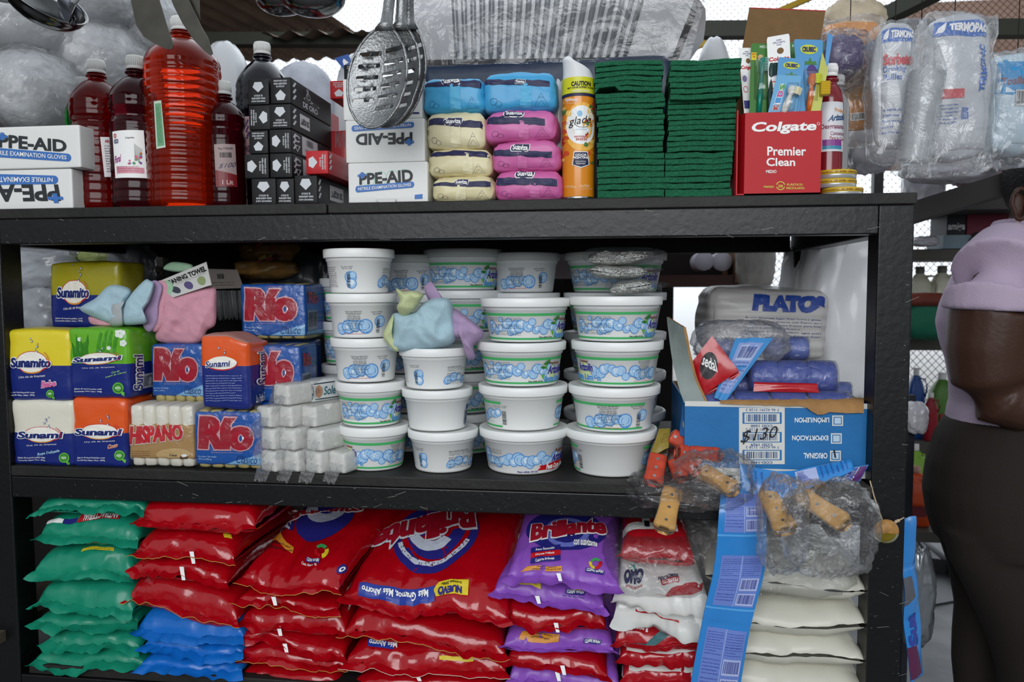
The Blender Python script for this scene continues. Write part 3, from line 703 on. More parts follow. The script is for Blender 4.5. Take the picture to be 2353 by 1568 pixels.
# ---------------------------------------------------------------- wipes
NVB = mat('1f2049', .5)
def wipes(label, x0, y0, x1, y1, Y, D, col, hexl, z0, top, seed, rz=0, lq=None, sq=None, tape=None, group=None):
    c, h = boxpx(x0, y0, x1, y1, Y, D); c.z = (z0 + top) / 2; h = (h[0], h[1], (top - z0) / 2)
    m = mat(col, .42, bump=.4, bs=35, coat=.15); mb = MB()
    def sg(p, cc):   # ends of the pack slope in towards the top
        k = (cc[2] * .5 + .5); p = p.copy(); p.x *= 1 - .05 * k * abs(cc[0]); p.z -= .004 * abs(cc[0]) ** 3 * max(0, cc[2]); return p
    S = softbox(mb, c, h, rz, 0, 0, .012, .004, .0022, seed, m, 12, 30, sg); s = S['front']
    q = s.q(*sq) if sq else uvr(.02, .5, .97, .66)
    rr = random.Random(seed); pts = []; n = 12
    up = [(i / n, .84 - .12 * rr.random()) for i in range(n + 1)]; lo = [(i / n, .1 + .12 * rr.random()) for i in range(n + 1)][::-1]
    POLY(mb, s, up + lo, q, NVB, 1.5, 12)
    for k in range(2): RECT(mb, s, [bil(q, 0, .35 + .2 * k), bil(q, 1, .35 + .2 * k), bil(q, 1, .39 + .2 * k), bil(q, 0, .39 + .2 * k)], mat('3a3b6b', .5), 2.2, 14)
    tx = .58 if seed % 2 else .45
    RECT(mb, s, [bil(q, tx, -2.6), bil(q, tx + .17, -2.6), bil(q, tx + .15, .4), bil(q, tx, .5)], mat(hexl, .5), 1.4, 10)
    # thin outline drawings: fir tree, house
    dl = mat('5b4a63' if hexl[0] in 'de' else '2f5c80', .5)
    ox = .70
    for a, b2 in (((0, 0), (.5, 1)), ((.5, 1), (1, 0)), ((.2, .1), (.5, .5)), ((.5, .5), (.8, .1)), ((0, 0), (1, 0)), ((.35, .7), (.65, .7))):
        a = (ox + .2 * a[0], .05 + .36 * a[1]); b2 = (ox + .2 * b2[0], .05 + .36 * b2[1]); dx, dy = b2[0] - a[0], b2[1] - a[1]; L = math.hypot(dx, dy) or 1; nx_, ny_ = -dy / L * .003, dx / L * .006
        RECT(mb, s, [a, b2, (b2[0] + nx_, b2[1] + ny_), (a[0] + nx_, a[1] + ny_)], dl, 1.2, 6)
    ELL(mb, s, uvr(.1, .14, .2, .32), dl, 1.2, 16, 0, 6.28, .9); ELL(mb, s, uvr(.17, .1, .27, .24), dl, 1.2, 16, 0, 6.28, .9)
    if lq:
        a = s.q(*lq); POLY(mb, s, [(0, .25), (.06, 0), (.85, 0), (.97, .3), (1, 1), (.3, 1), (.06, .8)], a, PRW, 1.6, 6)
        POLY(mb, s, [(.05, .25), (.1, .08), (.83, .08), (.93, .35), (.96, .94), (.3, .92), (.1, .72)], a, NVB, 2.2, 6); T(mb, s, 'Suaviza', [bil(a, .14, .2), bil(a, .88, .2), bil(a, .88, .85), bil(a, .14, .85)], PRW, .03, 0, 3)
    t2 = mb.build('wipes_pack', None, label=label, cat='wipes', group=group)
    return t2
zc = [ZT + .0005, P(1060, 403, YT).z, P(1050, 340, YT).z, P(1045, 254, YT).z, P(1040, 176, YT).z]
zp = [ZT + .0005, P(1210, 390, YT).z, P(1205, 321, YT).z, P(1195, 250, YT).z, P(1190, 163, YT).z]
G = 'wet wipe packs between glove boxes and air freshener can'
wipes('cream wet wipes pack, lowest in its pile beside the glove box', 988, 0, 1134, 9, YT, .17, 'dcd2a6', 'e6deb8', zc[0], zc[1] - .001, 2, 0, (1043, 414, 1078, 426), (986, 416, 1126, 434))
wipes('cream wet wipes pack, middle of the three cream ones', 980, 0, 1127, 9, YT + .003, .17, 'ddd3a8', 'e6deb8', zc[1], zc[2] - .001, 3, 0, None, (980, 345, 1124, 366))
wipes('cream wet wipes pack, uppermost cream one beneath the blue pack', 975, 0, 1113, 9, YT + .005, .17, 'ded5ae', 'e6deb8', zc[2], zc[3] - .001, 4, 0, (1017, 271, 1064, 287), (972, 279, 1112, 302))
wipes('light blue wet wipes pack beside the slotted spoons', 970, 0, 1112, 9, YT + .006, .17, '3fa3d4', '57b4de', zc[3], zc[4], 6, 0, (1016, 177, 1063, 196), (972, 187, 1112, 210))
wipes('pink wet wipes pack at the bottom beside the air freshener can', 1135, 0, 1291, 9, YT, .17, 'c9619f', 'd273ab', zp[0], zp[1] - .001, 7, 0, (1183, 396, 1230, 410), (1140, 408, 1279, 431))
wipes('pink wet wipes pack, middle of the three pink ones', 1127, 0, 1287, 9, YT + .002, .17, 'cc66a3', 'd273ab', zp[1], zp[2] - .001, 8, 0, (1172, 332, 1219, 349), (1127, 345, 1268, 366))
wipes('pink wet wipes pack directly under the blue one', 1113, 0, 1280, 9, YT + .004, .17, 'cf6ba8', 'd67ab0', zp[2], zp[3] - .001, 9, 0, (1157, 255, 1207, 270), (1113, 268, 1252, 292))
wipes('light blue wet wipes pack on top of the pink ones', 1109, 0, 1277, 9, YT + .006, .17, '3f9fd2', '54b1dc', zp[3], zp[4], 11, 0, (1183, 183, 1208, 194), (1113, 184, 1262, 202))
# ---------------------------------------------------------------- air freshener can
Rc = (P(1366, 300, .05).x - P(1292, 300, .05).x) / 2; xc = P(1329, 300, YT + Rc).x; Yc = YT + Rc; Rc = (P(1366, 300, Yc).x - P(1292, 300, Yc).x) / 2
can = thing('air_freshener_can', 'orange spray can of air freshener with white sculpted cap and yellow caution band', 'spray can', (xc, Yc, ZT))
hb = P(1329, 186, Yc).z - ZT; ht = P(1320, 128, Yc).z - ZT
mb = MB(); ORG = mat('e08a16', .28, coat=.4); lathe(mb, [(0, .002), (Rc * .93, .0005), (Rc * .97, .0005), (Rc * .985, .004), (Rc, .007), (Rc, hb - .001)], ORG, xc, Yc, ZT, 56)
lathe(mb, [(Rc * .9, .0002), (Rc * 1.005, .0003), (Rc * 1.01, .0035), (Rc * .99, .005)], mat('b9bbbd', .25, 1), xc, Yc, ZT, 56)
s = cylsurf(xc, Yc, ZT, lambda v: Rc, hb, -1.7, 1.7)
def Q(*a): return s.q(*a)
YEL = mat('d3d321', .35); CRM = mat('f1ddb0', .35)
v1, v2, v3 = s.inv(1330, 187)[1], s.inv(1330, 213)[1], s.inv(1330, 220)[1]
RECT(mb, s, uvr(0, v2, 1, 1), YEL, 1, 30); RECT(mb, s, uvr(0, v3, 1, v2), NVB, 1.5, 30)
T(mb, s, 'CAUTION:', Q(1313, 188, 1357, 199), INK, .05, 0, 2); T(mb, s, 'MAY CAUSE SLIPPERY FLOORS', Q(1305, 202, 1362, 206), INK, .03, 0, 2); T(mb, s, 'AVOID OVER SPRAYING', Q(1315, 208, 1354, 212), PRW, .01, 0, 3)
T(mb, s, 'scjohnson', Q(1300, 225, 1328, 236), PRW, .02, 0, 2); T(mb, s, 'A family company', Q(1302, 237, 1326, 239), PRW, 0, 0, 2)
ELL(mb, s, Q(1299, 240, 1366, 352), mat('f2b64c', .35), 1.3, 26); ELL(mb, s, Q(1302, 246, 1364, 335), mat('eff0ee', .35), 1.7, 26)
T(mb, s, 'glade', Q((1308, 296), (1357, 288), (1356, 266), (1308, 272)), INK, .0, .25, 2.6); ELL(mb, s, Q(1326, 254, 1338, 268), mat('7fb9de', .35), 2.5, 12)
ELL(mb, s, Q(1318, 262, 1356, 294), INK, 2.4, 20, 3.7, 5.6, .95); T(mb, s, 'air freshener', Q(1322, 296, 1348, 299), mat('5fa7d8', .3), 0, 0, 2.5)
T(mb, s, 'HAWAIIAN', Q(1320, 312, 1350, 317), LRED, .02, 0, 2.6); T(mb, s, 'BREEZE', Q(1324, 318, 1348, 323), LRED, .02, 0, 2.6)
POLY(mb, s, [(0, .2), (.1, 1), (.9, 1), (1, .2), (.5, 0)], Q(1315, 349, 1353, 387), PRW, 2, 6); POLY(mb, s, [(.05, .22), (.14, .95), (.86, .95), (.95, .22), (.5, .06)], Q(1315, 349, 1353, 387), NVB, 2.7, 6)
T(mb, s, 'ODOR', Q(1322, 354, 1347, 359), PRW, .03, 0, 3.6); T(mb, s, 'FIGHTING', Q(1317, 360, 1352, 366), PRW, .03, 0, 3.6); T(mb, s, 'FOR LASTING', Q(1323, 370, 1345, 373), PRW, 0, 0, 3.6); T(mb, s, 'FRESHNESS', Q(1324, 375, 1344, 378), PRW, 0, 0, 3.6)
rr = random.Random(5)
for k in range(34):
    x = rr.choice((rr.uniform(1294, 1308), rr.uniform(1345, 1365))); y = rr.uniform(236, 375); r = rr.uniform(3, 7)
    ELL(mb, s, Q(x - r, y - r, x + r, y + r), (mat('c94f2a', .3), mat('f0c86a', .3), mat('d9902a', .3), mat('b33024', .3), mat('557a3a', .3))[k % 5], 1.45 + .05 * (k % 3), 8)
T(mb, s, 'FL OZ (235 g)', Q(1300, 427, 1324, 433), CRM, .01, 0, 2); T(mb, s, 'CAUTION', Q(1331, 425, 1353, 431), CRM, .01, 0, 2); FINE(mb, s, Q(1332, 433, 1360, 438), CRM, 2, 3, 2, 18)
mb.build('can_body', can)
mb = MB(); V = []; n = 40; rows = 14
for j in range(rows + 1):
    for i in range(n):
        a = 2 * math.pi * i / n; k = j / rows; top = ht - hb - .012 * (math.cos(a) + 1) * .9; r = Rc * (.985 - .05 * k - (.5 * max(0, (k - .8) / .2) ** 2 if k > .8 else 0))
        ox = -.006 * k * k; V.append((xc + ox + r * math.cos(a) * (1 - .12 * k), Yc + r * math.sin(a) * (1 - .05 * k), ZT + hb + top * k))
mb.add(V, grid_faces(n, rows + 1, True) + [[rows * n + i for i in range(n)]], mat('dfe1e2', .4), True); mb.build('spray_cap', can)
# ---------------------------------------------------------------- scouring pads
PAD = mat('1c6b49', .95, bump=1.0, bs=420, mott=.35, ms=260, detail=4)
def pad(x0, x1, z0, z1, Y, D, seed, label, group, fold=False, cv=0):
    rr = random.Random(seed); mb = MB(); n = 22; W = x1 - x0; H = (z1 - z0)
    j = [rr.uniform(-.0016, .0016) for _ in range(4)]; so = seed * 1.7
    def pt(a, b, cz):   # a: across, b: front-back, cz: -1..1
        ea = 1 - max(0, abs(2 * a - 1) - .97) * 10; x = x0 + j[0] + (W + j[1]) * a; y = Y + j[2] + D * b
        z = z0 + H * (.5 + .47 * cz) + .0022 * noise.noise(Vector((x * 22, so * .13, 0))) + cv * math.sin(math.pi * a) + .0009 * noise.noise(Vector((x * 90, y * 90, so)))
        y += .0016 * noise.noise(Vector((x * 60, z * 150, so))); x += .001 * noise.noise(Vector((x * 3, z * 200, so)))
        if fold and a < .38:
            k = (.38 - a) / .38; z += .017 * math.sin(k * math.pi) * (1 if cz > 0 else .9) - .001; 
        return Vector((x, y, z))
    ring = [(b, cz) for b, cz in [(0, -.8), (.0, 0), (0, .8), (.02, 1)]] + [(1, 1), (1, -1), (.02, -1)]
    for (p, q) in zip(ring, ring[1:] + ring[:1]):
        V = [pt(i / n, *r) for r in (p, q) for i in range(n + 1)]; mb.add(V, grid_faces(n + 1, 2, flip=True), PAD, True)
    for a in (0, 1): mb.add([pt(a, *r) for r in ring], [list(range(len(ring)))], PAD, False)
    return mb.build('scouring_pad', None, label=label, cat='scouring pad', group=group)
def pads(x0, x1, ys, Y, seed, where, cv=0, fold=None, z0=None):
    X0, X1 = P(x0, ys[0], Y).x, P(x1, ys[0], Y).x; zs = [P((x0 + x1) / 2, y, Y).z for y in ys]
    if z0 is not None: zs[0] = z0
    for k in range(len(zs) - 1): pad(X0, X1, zs[k], zs[k + 1], Y, .10, seed + k, 'green scouring pad in the ' + where, 'green scouring pads, ' + where, fold == k, cv)
def ylin(a, b, n): return [a + (b - a) * k / n for k in range(n + 1)]
pads(1373, 1526, ylin(451, 351, 7), YT, 10, 'bottom row next to the spray can', 0, None, ZT + .0005)
pads(1528, 1681, ylin(448, 349, 7), YT + .001, 30, 'bottom row next to the red toothbrush box', 0, None, ZT + .0005)
pads(1373, 1524, ylin(351, 250, 8), YT + .003, 50, 'middle bundle next to the spray can')
pads(1370, 1527, ylin(250, 212, 3), YT + .002, 70, 'bulging layers under the top bundle next to the can')
pads(1367, 1522, ylin(212, 140, 6), YT + .004, 80, 'top bundle next to the spray can', .0015, 0)
pads(1535, 1690, ylin(349, 226, 10), YT + .002, 90, 'middle bundle next to the toothbrush box', .001)
pads(1539, 1701, ylin(226, 134, 7), YT - .012, 110, 'tilted top bundle next to the toothbrush box', -.001)
# ================================================================ MIDDLE BOARD
YM = .012
# ---------------------------------------------------------------- laundry soap packs
PKN = mat('1a2a78', .3, bump=.25, bs=40, coat=.35); OR1 = mat('e2571a', .3, bump=.25, bs=40, coat=.35); YE1 = mat('e3cf2a', .35, bump=.25, bs=40, coat=.3); GR1 = mat('63ad1e', .32, bump=.25, bs=40, coat=.3); CR1 = mat('e0dccb', .4, bump=.35, bs=40, coat=.2)
OLV = mat('a39a1c', .35, bump=.25, bs=40, coat=.3)
def swirl(mb, s, q, word, scale=1, lw=PKN, cx=.5, white=True):
    """oval sun with red rim and the outlined brand word across it; q holds the whole emblem"""
    o = [bil(q, .12, .05), bil(q, .92, .05), bil(q, .92, .95), bil(q, .12, .95)]
    ELL(mb, s, o, mat('c2202a', .35), 1, 28); POLYO = [bil(o, .03, .05), bil(o, .98, .07), bil(o, .98, .97), bil(o, .03, .97)]
    ELL(mb, s, [bil(o, .2, .0), bil(o, .8, .0), bil(o, .8, .3), bil(o, .2, .3)], mat('e0902a', .35), 1.3, 16)
    ELL(mb, s, POLYO, mat('f0ece0', .4), 1.8, 28)
    FAT(mb, s, word, [bil(q, 0, .3), bil(q, 1, .3), bil(q, 1, .68), bil(q, 0, .68)], mat('1c2a6e', .35), .03, .12, 3, PRW, .06, .006)
    ELL(mb, s, [bil(q, .6, .2), bil(q, 1.0, .2), bil(q, .94, .95), bil(q, .6, .95)], mat('c2202a', .35), 4.6, 14, -1.3, 1.1, .93)
def dots(mb, s, q, n, seed, m=None):
    rr = random.Random(seed)
    for k in range(n):
        x, y = .5 + rr.uniform(-.5, .5) * (.3 + .7 * k / n), k / n; r = .05 + .03 * (k % 2)
        qq = [bil(q, x - r, y - r), bil(q, x + r, y - r), bil(q, x + r, y + r), bil(q, x - r, y + r)]
        ELL(mb, s, qq, mat('2b3a72', .4), 1, 10); ELL(mb, s, [bil(qq, .2, .2), bil(qq, .8, .2), bil(qq, .8, .8), bil(qq, .2, .8)], mat('e8ecf0', .3), 1.5, 10)
def sunami(name, label, fx, Y, D, z0, z1, top, frac, word, oval, seed, extra=None, rz=0, side=True, group=None):
    """fx: left and right place of the front face; oval: emblem place in the frame"""
    X0, X1 = P(fx[0], fx[2], Y).x, P(fx[1], fx[2], Y).x
    c = Vector(((X0 + X1) / 2, Y + D / 2, (z0 + z1) / 2)); h = ((X1 - X0) / 2, D / 2, (z1 - z0) / 2)
    mb = MB(); S = softbox(mb, c, h, rz, 0, 0, .007, .004, .0016, seed, lambda x, y, z: top if z > frac else PKN, 12, 30); s = S['front']
    swirl(mb, s, s.q(*oval), word)
    x0, y0, x1, y1 = oval if not isinstance(oval[0], tuple) else (oval[0][0], oval[3][1], oval[1][0], oval[0][1])
    w, hh = x1 - x0, y1 - y0
    dots(mb, s, s.q(x0 + w * .45, y0 - hh * .55, x0 + w * .8, y0 + hh * .2), 7, seed)
    T(mb, s, 'Una ola de limpieza', s.q((x0 + w * .18, y1 + hh * .16), (x0 + w * .85, y1 + hh * .08), (x0 + w * .85, y1 - hh * .02), (x0 + w * .18, y1 + hh * .05)), PRW, .0, .15, 2)
    LINES(mb, s, s.q(fx[0] + 12, fx[3] - 20, fx[0] + 75, fx[3] - 8), PRW, ['Jabon de lavar/Laundry soap', 'Contenido Neto: 24oz - 800g'], 2, 'l')
    if extra: extra(mb, S)
    r = S['right']
    T(mb, r, 'Sunami', rot90(uvr(.08, .1, .34, .62), 1), mat('1c2a6e', .35), .02, .1, 3, outline=PRW, ow=.06) if side else None
    if side: BAR(mb, r, uvr(.35, .1, .8, .32), INK, mat('b8bcc4', .4), seed)
    # folded ends of the film
    return mb.build(name, None, label=label, cat='laundry soap', group=group)
def lima(mb, s, x, y, r):
    ELL(mb, s, s.q(x - r, y - r, x + r, y + r), LIME, 1.5, 18); ELL(mb, s, s.q(x - r * .75, y - r * .75, x + r * .75, y + r * .75), mat('2f7a3c', .4), 2.2, 16, 0, 6.28, .7); T(mb, s, 'NUEVO', s.q(x - r * .5, y - r * .2, x + r * .5, y + r * .2), PRW, .02, 0, 2.6)
    POLY(mb, s, [(0, 1), (1, .6), (.9, 0), (.5, .3)], s.q(x + r * .2, y + r * .4, x + r * 1.2, y + r * 1.5), LIME, 1.4, 4)
zs0 = ZM + .0006; zs1 = P(100, 920, YM).z; zs2 = P(100, 760, YM).z; zs1b = P(230, 915, YM).z; zs2b = P(235, 757, YM).z
def exw(mb, S):
    s = S['front']; T(mb, s, 'Ropa Delicada', s.q((87, 1050), (138, 1040), (138, 1032), (87, 1041)), mat('a9d5ea', .4), .02, .1, 2); lima(mb, s, 148, 1052, 12)
sunami('laundry_soap_pack', 'cream and navy laundry soap pack standing at the corner of the board by the post', (30, 169, 1000, 1070), YM, .085, zs0, zs1 - .001, CR1, .02, 'Sunami', (44, 978, 146, 1020), 1, exw)
def exo(mb, S):
    s = S['front']; T(mb, s, 'Coco', s.q((248, 1032), (271, 1027), (271, 1018), (248, 1023)), mat('e27a4a', .4), .03, .2, 2, outline=PRW, ow=.04); lima(mb, s, 275, 1047, 12)
sunami('laundry_soap_pack', 'orange and navy laundry soap pack on the board, next to the cream one', (167, 291, 1000, 1070), YM + .002, .085, zs0, zs1b - .001, OR1, .02, 'Sunami', (176, 972, 281, 1012), 2, exo)
def exy(mb, S):
    s = S['front']; T(mb, s, 'Bebe', s.q((96, 892), (130, 888), (130, 872), (96, 876)), mat('d76a9f', .4), .05, .1, 2, outline=PRW, ow=.05); lima(mb, s, 116, 905, 9)
sunami('laundry_soap_pack', 'yellow and navy laundry soap pack on top of the cream one', (6, 163, 840, 920), YM + .002, .085, zs1, zs2, YE1, .0, 'Sunamito', (28, 804, 118, 862), 3, exy)
def exg(mb, S):
    s = S['front']
    LINES(mb, s, s.q((243, 872), (290, 860), (290, 846), (243, 858)), mat('8fc27a', .4), ['Con un', 'toque de Citron'], 2, bold=.03, shear=.2); lima(mb, s, 272, 892, 13)
    for cx, cy, r in ((276, 766, 12), (283, 789, 8), (183, 780, 5), (250, 800, 5)):
        for k in range(5):
            a = k * 1.256; x, y = cx + r * .55 * math.cos(a), cy + r * .55 * math.sin(a); ELL(mb, s, s.q(x - r * .5, y - r * .5, x + r * .5, y + r * .5), mat('dfe8df', .4), 1 + .1 * k, 8)
    for k in range(7):
        x = 165 + k * 5; POLY(mb, s, [(.3, 0), (.7, 0), (1, .6), (.9, 1), (.4, .6)] if k % 2 else [(.3, 0), (.7, 0), (.5, .6), (0, 1), (0, .6)], s.q(x, 800 - 14 - (k % 3) * 9, x + 14, 824), mat('2f7d1a', .4), .8, 4)
    for k in range(4):
        x = 215 + k * 12; POLY(mb, s, [(.2, 0), (.6, 0), (1, 1), (.7, .9)], s.q(x, 758, x + 24, 812), mat('3f8f1e', .4), .7, 5)
sunami('laundry_soap_pack', 'green and navy laundry soap pack with white flowers, on top of the orange one', (160, 296, 840, 912), YM + .003, .095, zs1b, zs2b, GR1, .02, 'Sunami', ((170, 843), (281, 836), (281, 806), (170, 812)), 4, exg)
sunami('laundry_soap_pack', 'dull yellow laundry soap pack standing behind, on the upper layer under the rack', (116, 275, 680, 750), YM + .10, .085, P(190, 752, YM + .10).z, P(190, 604, YM + .10).z, OLV, .0, 'Sunamito', (134, 640, 207, 704), 5, None, 0, False)
# packs underneath that carry the one behind
for k, (a, b) in enumerate(((118, 272),)):
    mb = MB(); zz = P(190, 752, YM + .10).z; X0, X1 = P(118, 752, YM + .1).x, P(272, 752, YM + .1).x
    softbox(mb, Vector(((X0 + X1) / 2, YM + .145, (ZM + zz) / 2)), ((X1 - X0) / 2, .04, (zz - ZM) / 2 - .0006), 0, 0, 0, .007, .003, .001, 9, PKN, 8); mb.build('laundry_soap_pack', None, label='navy soap pack hidden behind the green one, carrying the dull yellow one', cat='laundry soap')
def exo2(mb, S):
    s = S['front']; T(mb, s, 'Sunami', s.q((474, 845), (530, 842), (530, 828), (474, 831)), mat('1c2a6e', .35), .02, .12, 3, outline=PRW, ow=.06); FINE(mb, s, s.q(473, 862, 556, 925), mat('a9b6d8', .4), 11, 6, 1, 40)
    T(mb, S['right'], 'La Fabrica', uvr(.25, .06, .75, .16), PRW, .02, .1, 2)
zO0, zO1 = P(520, 938, YM + .0).z, P(520, 770, YM).z
X0, X1 = P(462, 850, YM - .006).x, P(571, 850, YM - .006).x
mb = MB(); dm = mat('b58178', .6)
def torn(p, cc):
    if cc[2] > .2 and cc[0] > .1: p = p.copy(); p.z -= .016 * (cc[2] - .2) * min(1, (cc[0] - .1) * 1.4)
    return p
S = softbox(mb, Vector(((X0 + X1) / 2, YM + .036, (zO0 + zO1) / 2)), ((X1 - X0) / 2, .042, (zO1 - zO0) / 2), 0, 0, 0, .007, .003, .0014, 12, lambda x, y, z: dm if z > .99 else (OR1 if z > .1 else PKN), 12, 30, torn); s = S['front']
ELL(mb, s, s.q(474, 822, 546, 852), mat('c2202a', .35), 1, 24); ELL(mb, s, s.q(476, 821, 545, 849), mat('f0ece0', .4), 1.6, 24); dots(mb, s, s.q(500, 795, 530, 830), 6, 3); exo2(mb, S)
T(mb, S['right'], 'Sunami', rot90(uvr(.3, .3, .75, .8), 1), mat('1c2a6e', .35), .02, .1, 3, outline=PRW, ow=.06)
mb.build('laundry_soap_pack', None, label='torn orange and navy laundry soap pack, exposed pink soap, above the blue packs', cat='laundry soap')
# ---------------------------------------------------------------- clear wrapped soaps with coloured bands
def bars(mb, X0, X1, Y, D, z0, z1, m, n, rows=2, r=.006, seed=0):
    w = (X1 - X0) / n; h = (z1 - z0) / rows
    for i in range(n):
        for j in range(rows): softbox(mb, Vector((X0 + w * (i + .5), Y + D / 2, z0 + h * (j + .5))), (w / 2 - .0008, D / 2, h / 2 - .0008), 0, 0, 0, r, .002, .0008, seed + i + j * 7, m, 5)
def banded(name, label, fx, Y, D, z0, z1, band, soapm, n, b0, b1, pr, seed=0, group=None):
    X0, X1 = P(fx[0], fx[2], Y).x, P(fx[1], fx[2], Y).x
    t = thing(name, label, 'laundry soap', ((X0 + X1) / 2, Y + D / 2, z0), group)
    mb = MB(); bars(mb, X0 + .003, X1 - .003, Y + .003, D - .006, z0 + .002, z1 - .002, soapm, n, 2, .006, seed); mb.build('soap_bars', t)
    H = z1 - z0; mb = MB()
    S = softbox(mb, Vector(((X0 + X1) / 2, Y + D / 2, z0 + H * (b0 + b1) / 2)), ((X1 - X0) / 2 - .001, D / 2 - .0005, H * (b1 - b0) / 2), 0, 0, 0, .005, .002, .0012, seed + 3, band, 12, 34)
    pr(mb, S); mb.build('printed_band', t)
    mb = MB(); softbox(mb, Vector(((X0 + X1) / 2, Y + D / 2, (z0 + z1) / 2)), ((X1 - X0) / 2 + .0015, D / 2 + .0025, H / 2), 0, 0, 0, .009, .001, .0018, seed + 5, film(op=.006, rough=.08, bump=.5, bs=40, gloss=.14), 10, 34); mb.build('clear_wrap', t)
    return t
KR = mat('b08a55', .5, bump=.15, bs=50); SOAPW = mat('e6e1d2', .5); SOAPY = mat('bfae6c', .5)
def phis(mb, S):
    s = S['front']; R2 = mat('c41f2a', .4)
    FAT(mb, s, 'HISPANO', s.q((301, 1022), (422, 1010), (421, 975), (302, 980)), R2, .04, 0, 2, PRW, .03, .008)
    T(mb, s, 'Coco', s.q((390, 1049), (407, 1049), (407, 1043), (390, 1043)), DK, .02, .2, 2); ELL(mb, s, s.q(415, 1044, 433, 1056), mat('5b3b22', .5), 1.5, 14); ELL(mb, s, s.q(417, 1044, 431, 1051), PRW, 2, 14)
    ELL(mb, s, s.q(365, 1030, 440, 1062), mat('c9a873', .5), 1, 22); FINE(mb, s, s.q(303, 1036, 345, 1050), mat('7c3f22', .5), 3, 4, 1.5, 30)
banded('hispano_soap_pack'.replace('hispano_', 'coconut_'), 'clear wrapped white soap bars with a kraft brown band, between orange and blue packs', (294, 446, 1000), YM, .075, ZM + .0006, P(370, 930, YM).z, KR, SOAPW, 5, .15, .68, phis, 21)
RIO = mat('0f55a8', .3, bump=.2, bs=40, coat=.35); RR_ = mat('a3182c', .35); LBL = mat('7fb4dc', .35)
def prio(mb, S, q=None, sz=1):
    s = S['front']; q = q or uvr(.08, .3, .86, .92)
    FAT(mb, s, 'Río', q, RR_, .04, .06, 2, mat('d8a7ad', .35), .03, .028)
    ELL(mb, s, [bil(q, .83, .32), bil(q, .86, .32), bil(q, .86, .42), bil(q, .83, .42)], PRW, 4.5, 10)
    POLY(mb, s, [(0, 0), (.3, .35), (.6, .6), (1, 1), (1, 0)], uvr(.45, .02, .99, .24), LBL, 1.2, 8)
    T(mb, s, 'Clásico', uvr(.62, .05, .93, .2), mat('1b3f7c', .35), .0, .3, 2.6); LINES(mb, s, uvr(.05, .08, .33, .18), mat('bcd4ea', .4), ['Peso Neto / Net Weight', '28.22 oz (800 g)'], 2, 'l')
    FINE(mb, s, uvr(.25, .22, .72, .3), mat('c9a7b8', .4), 2, 3, 1.6, 40); FINE(mb, s, uvr(.42, .9, .66, .97), mat('b34a5a', .4), 2, 5, 1.6, 16)
    r = S['right']; T(mb, r, 'Río', uvr(.12, .62, .6, .86), RR_, .06, .06, 2); BAR(mb, r, uvr(.08, .12, .55, .5), mat('33333a', .4), mat('8d9bb0', .4), 3); RECT(mb, r, uvr(.0, .02, .98, .1), LBL, 1)
def rio(label, fx, Y, D, z0, z1, seed, bb=(.13, .93), group=None):
    return banded('laundry_soap_pack', label, fx, Y, D, z0, z1, RIO, SOAPY, 5, bb[0], bb[1], prio, seed, group)
rio('blue wrapped yellow soap pack on the board beside the stacked white soap bars', (447, 602, 1000), YM, .08, ZM + .0006, P(520, 940, YM).z - .0006, 31, (.08, .95))
rio('blue wrapped yellow soap pack above the kraft banded one', (347, 470, 850), YM + .05, .08, P(405, 928, YM + .05).z, P(405, 790, YM + .05).z, 32, (.12, .99))
zq = P(650, 918, YM + .06).z
rio('blue wrapped soap pack behind the torn orange one, nearer of two in that layer', (570, 690, 850), YM + .05, .08, P(630, 925, YM + .05).z, P(630, 792, YM + .05).z, 33, (.02, .97))
rio('blue wrapped soap pack farther back, under the top blue one', (586, 700, 850), YM + .14, .09, P(650, 905, YM + .14).z, P(650, 786, YM + .14).z, 34, (.0, 1))
rio('blue wrapped yellow soap pack topmost, tilted beneath the rack beam', (553, 702, 720), YM + .10, .10, P(620, 782, YM + .10).z, P(620, 650, YM + .10).z, 35, (.07, .97))
# lower packs that carry the upper ones
for k, (x0, x1, Y, lab) in enumerate(((347, 470, YM + .09, 'kraft banded soap pack in the second row, hidden behind the first'), (575, 690, YM + .09, 'blue soap pack of the lowest layer, behind the white bars'), (590, 700, YM + .18, 'blue soap pack lowest at the back, behind the white bars'))):
    X0, X1 = P(x0, 930, Y - .04).x, P(x1, 930, Y - .04).x; zz = (P(405, 928, YM + .05).z, P(630, 925, YM + .05).z, P(650, 905, YM + .14).z)[k]
    mb = MB(); softbox(mb, Vector(((X0 + X1) / 2, Y + .0, (ZM + zz) / 2)), ((X1 - X0) / 2, .04, (zz - ZM) / 2 - .0006), 0, 0, 0, .007, .003, .001, 9 + k, RIO if k else KR, 8); mb.build('laundry_soap_pack', None, label=lab, cat='laundry soap')
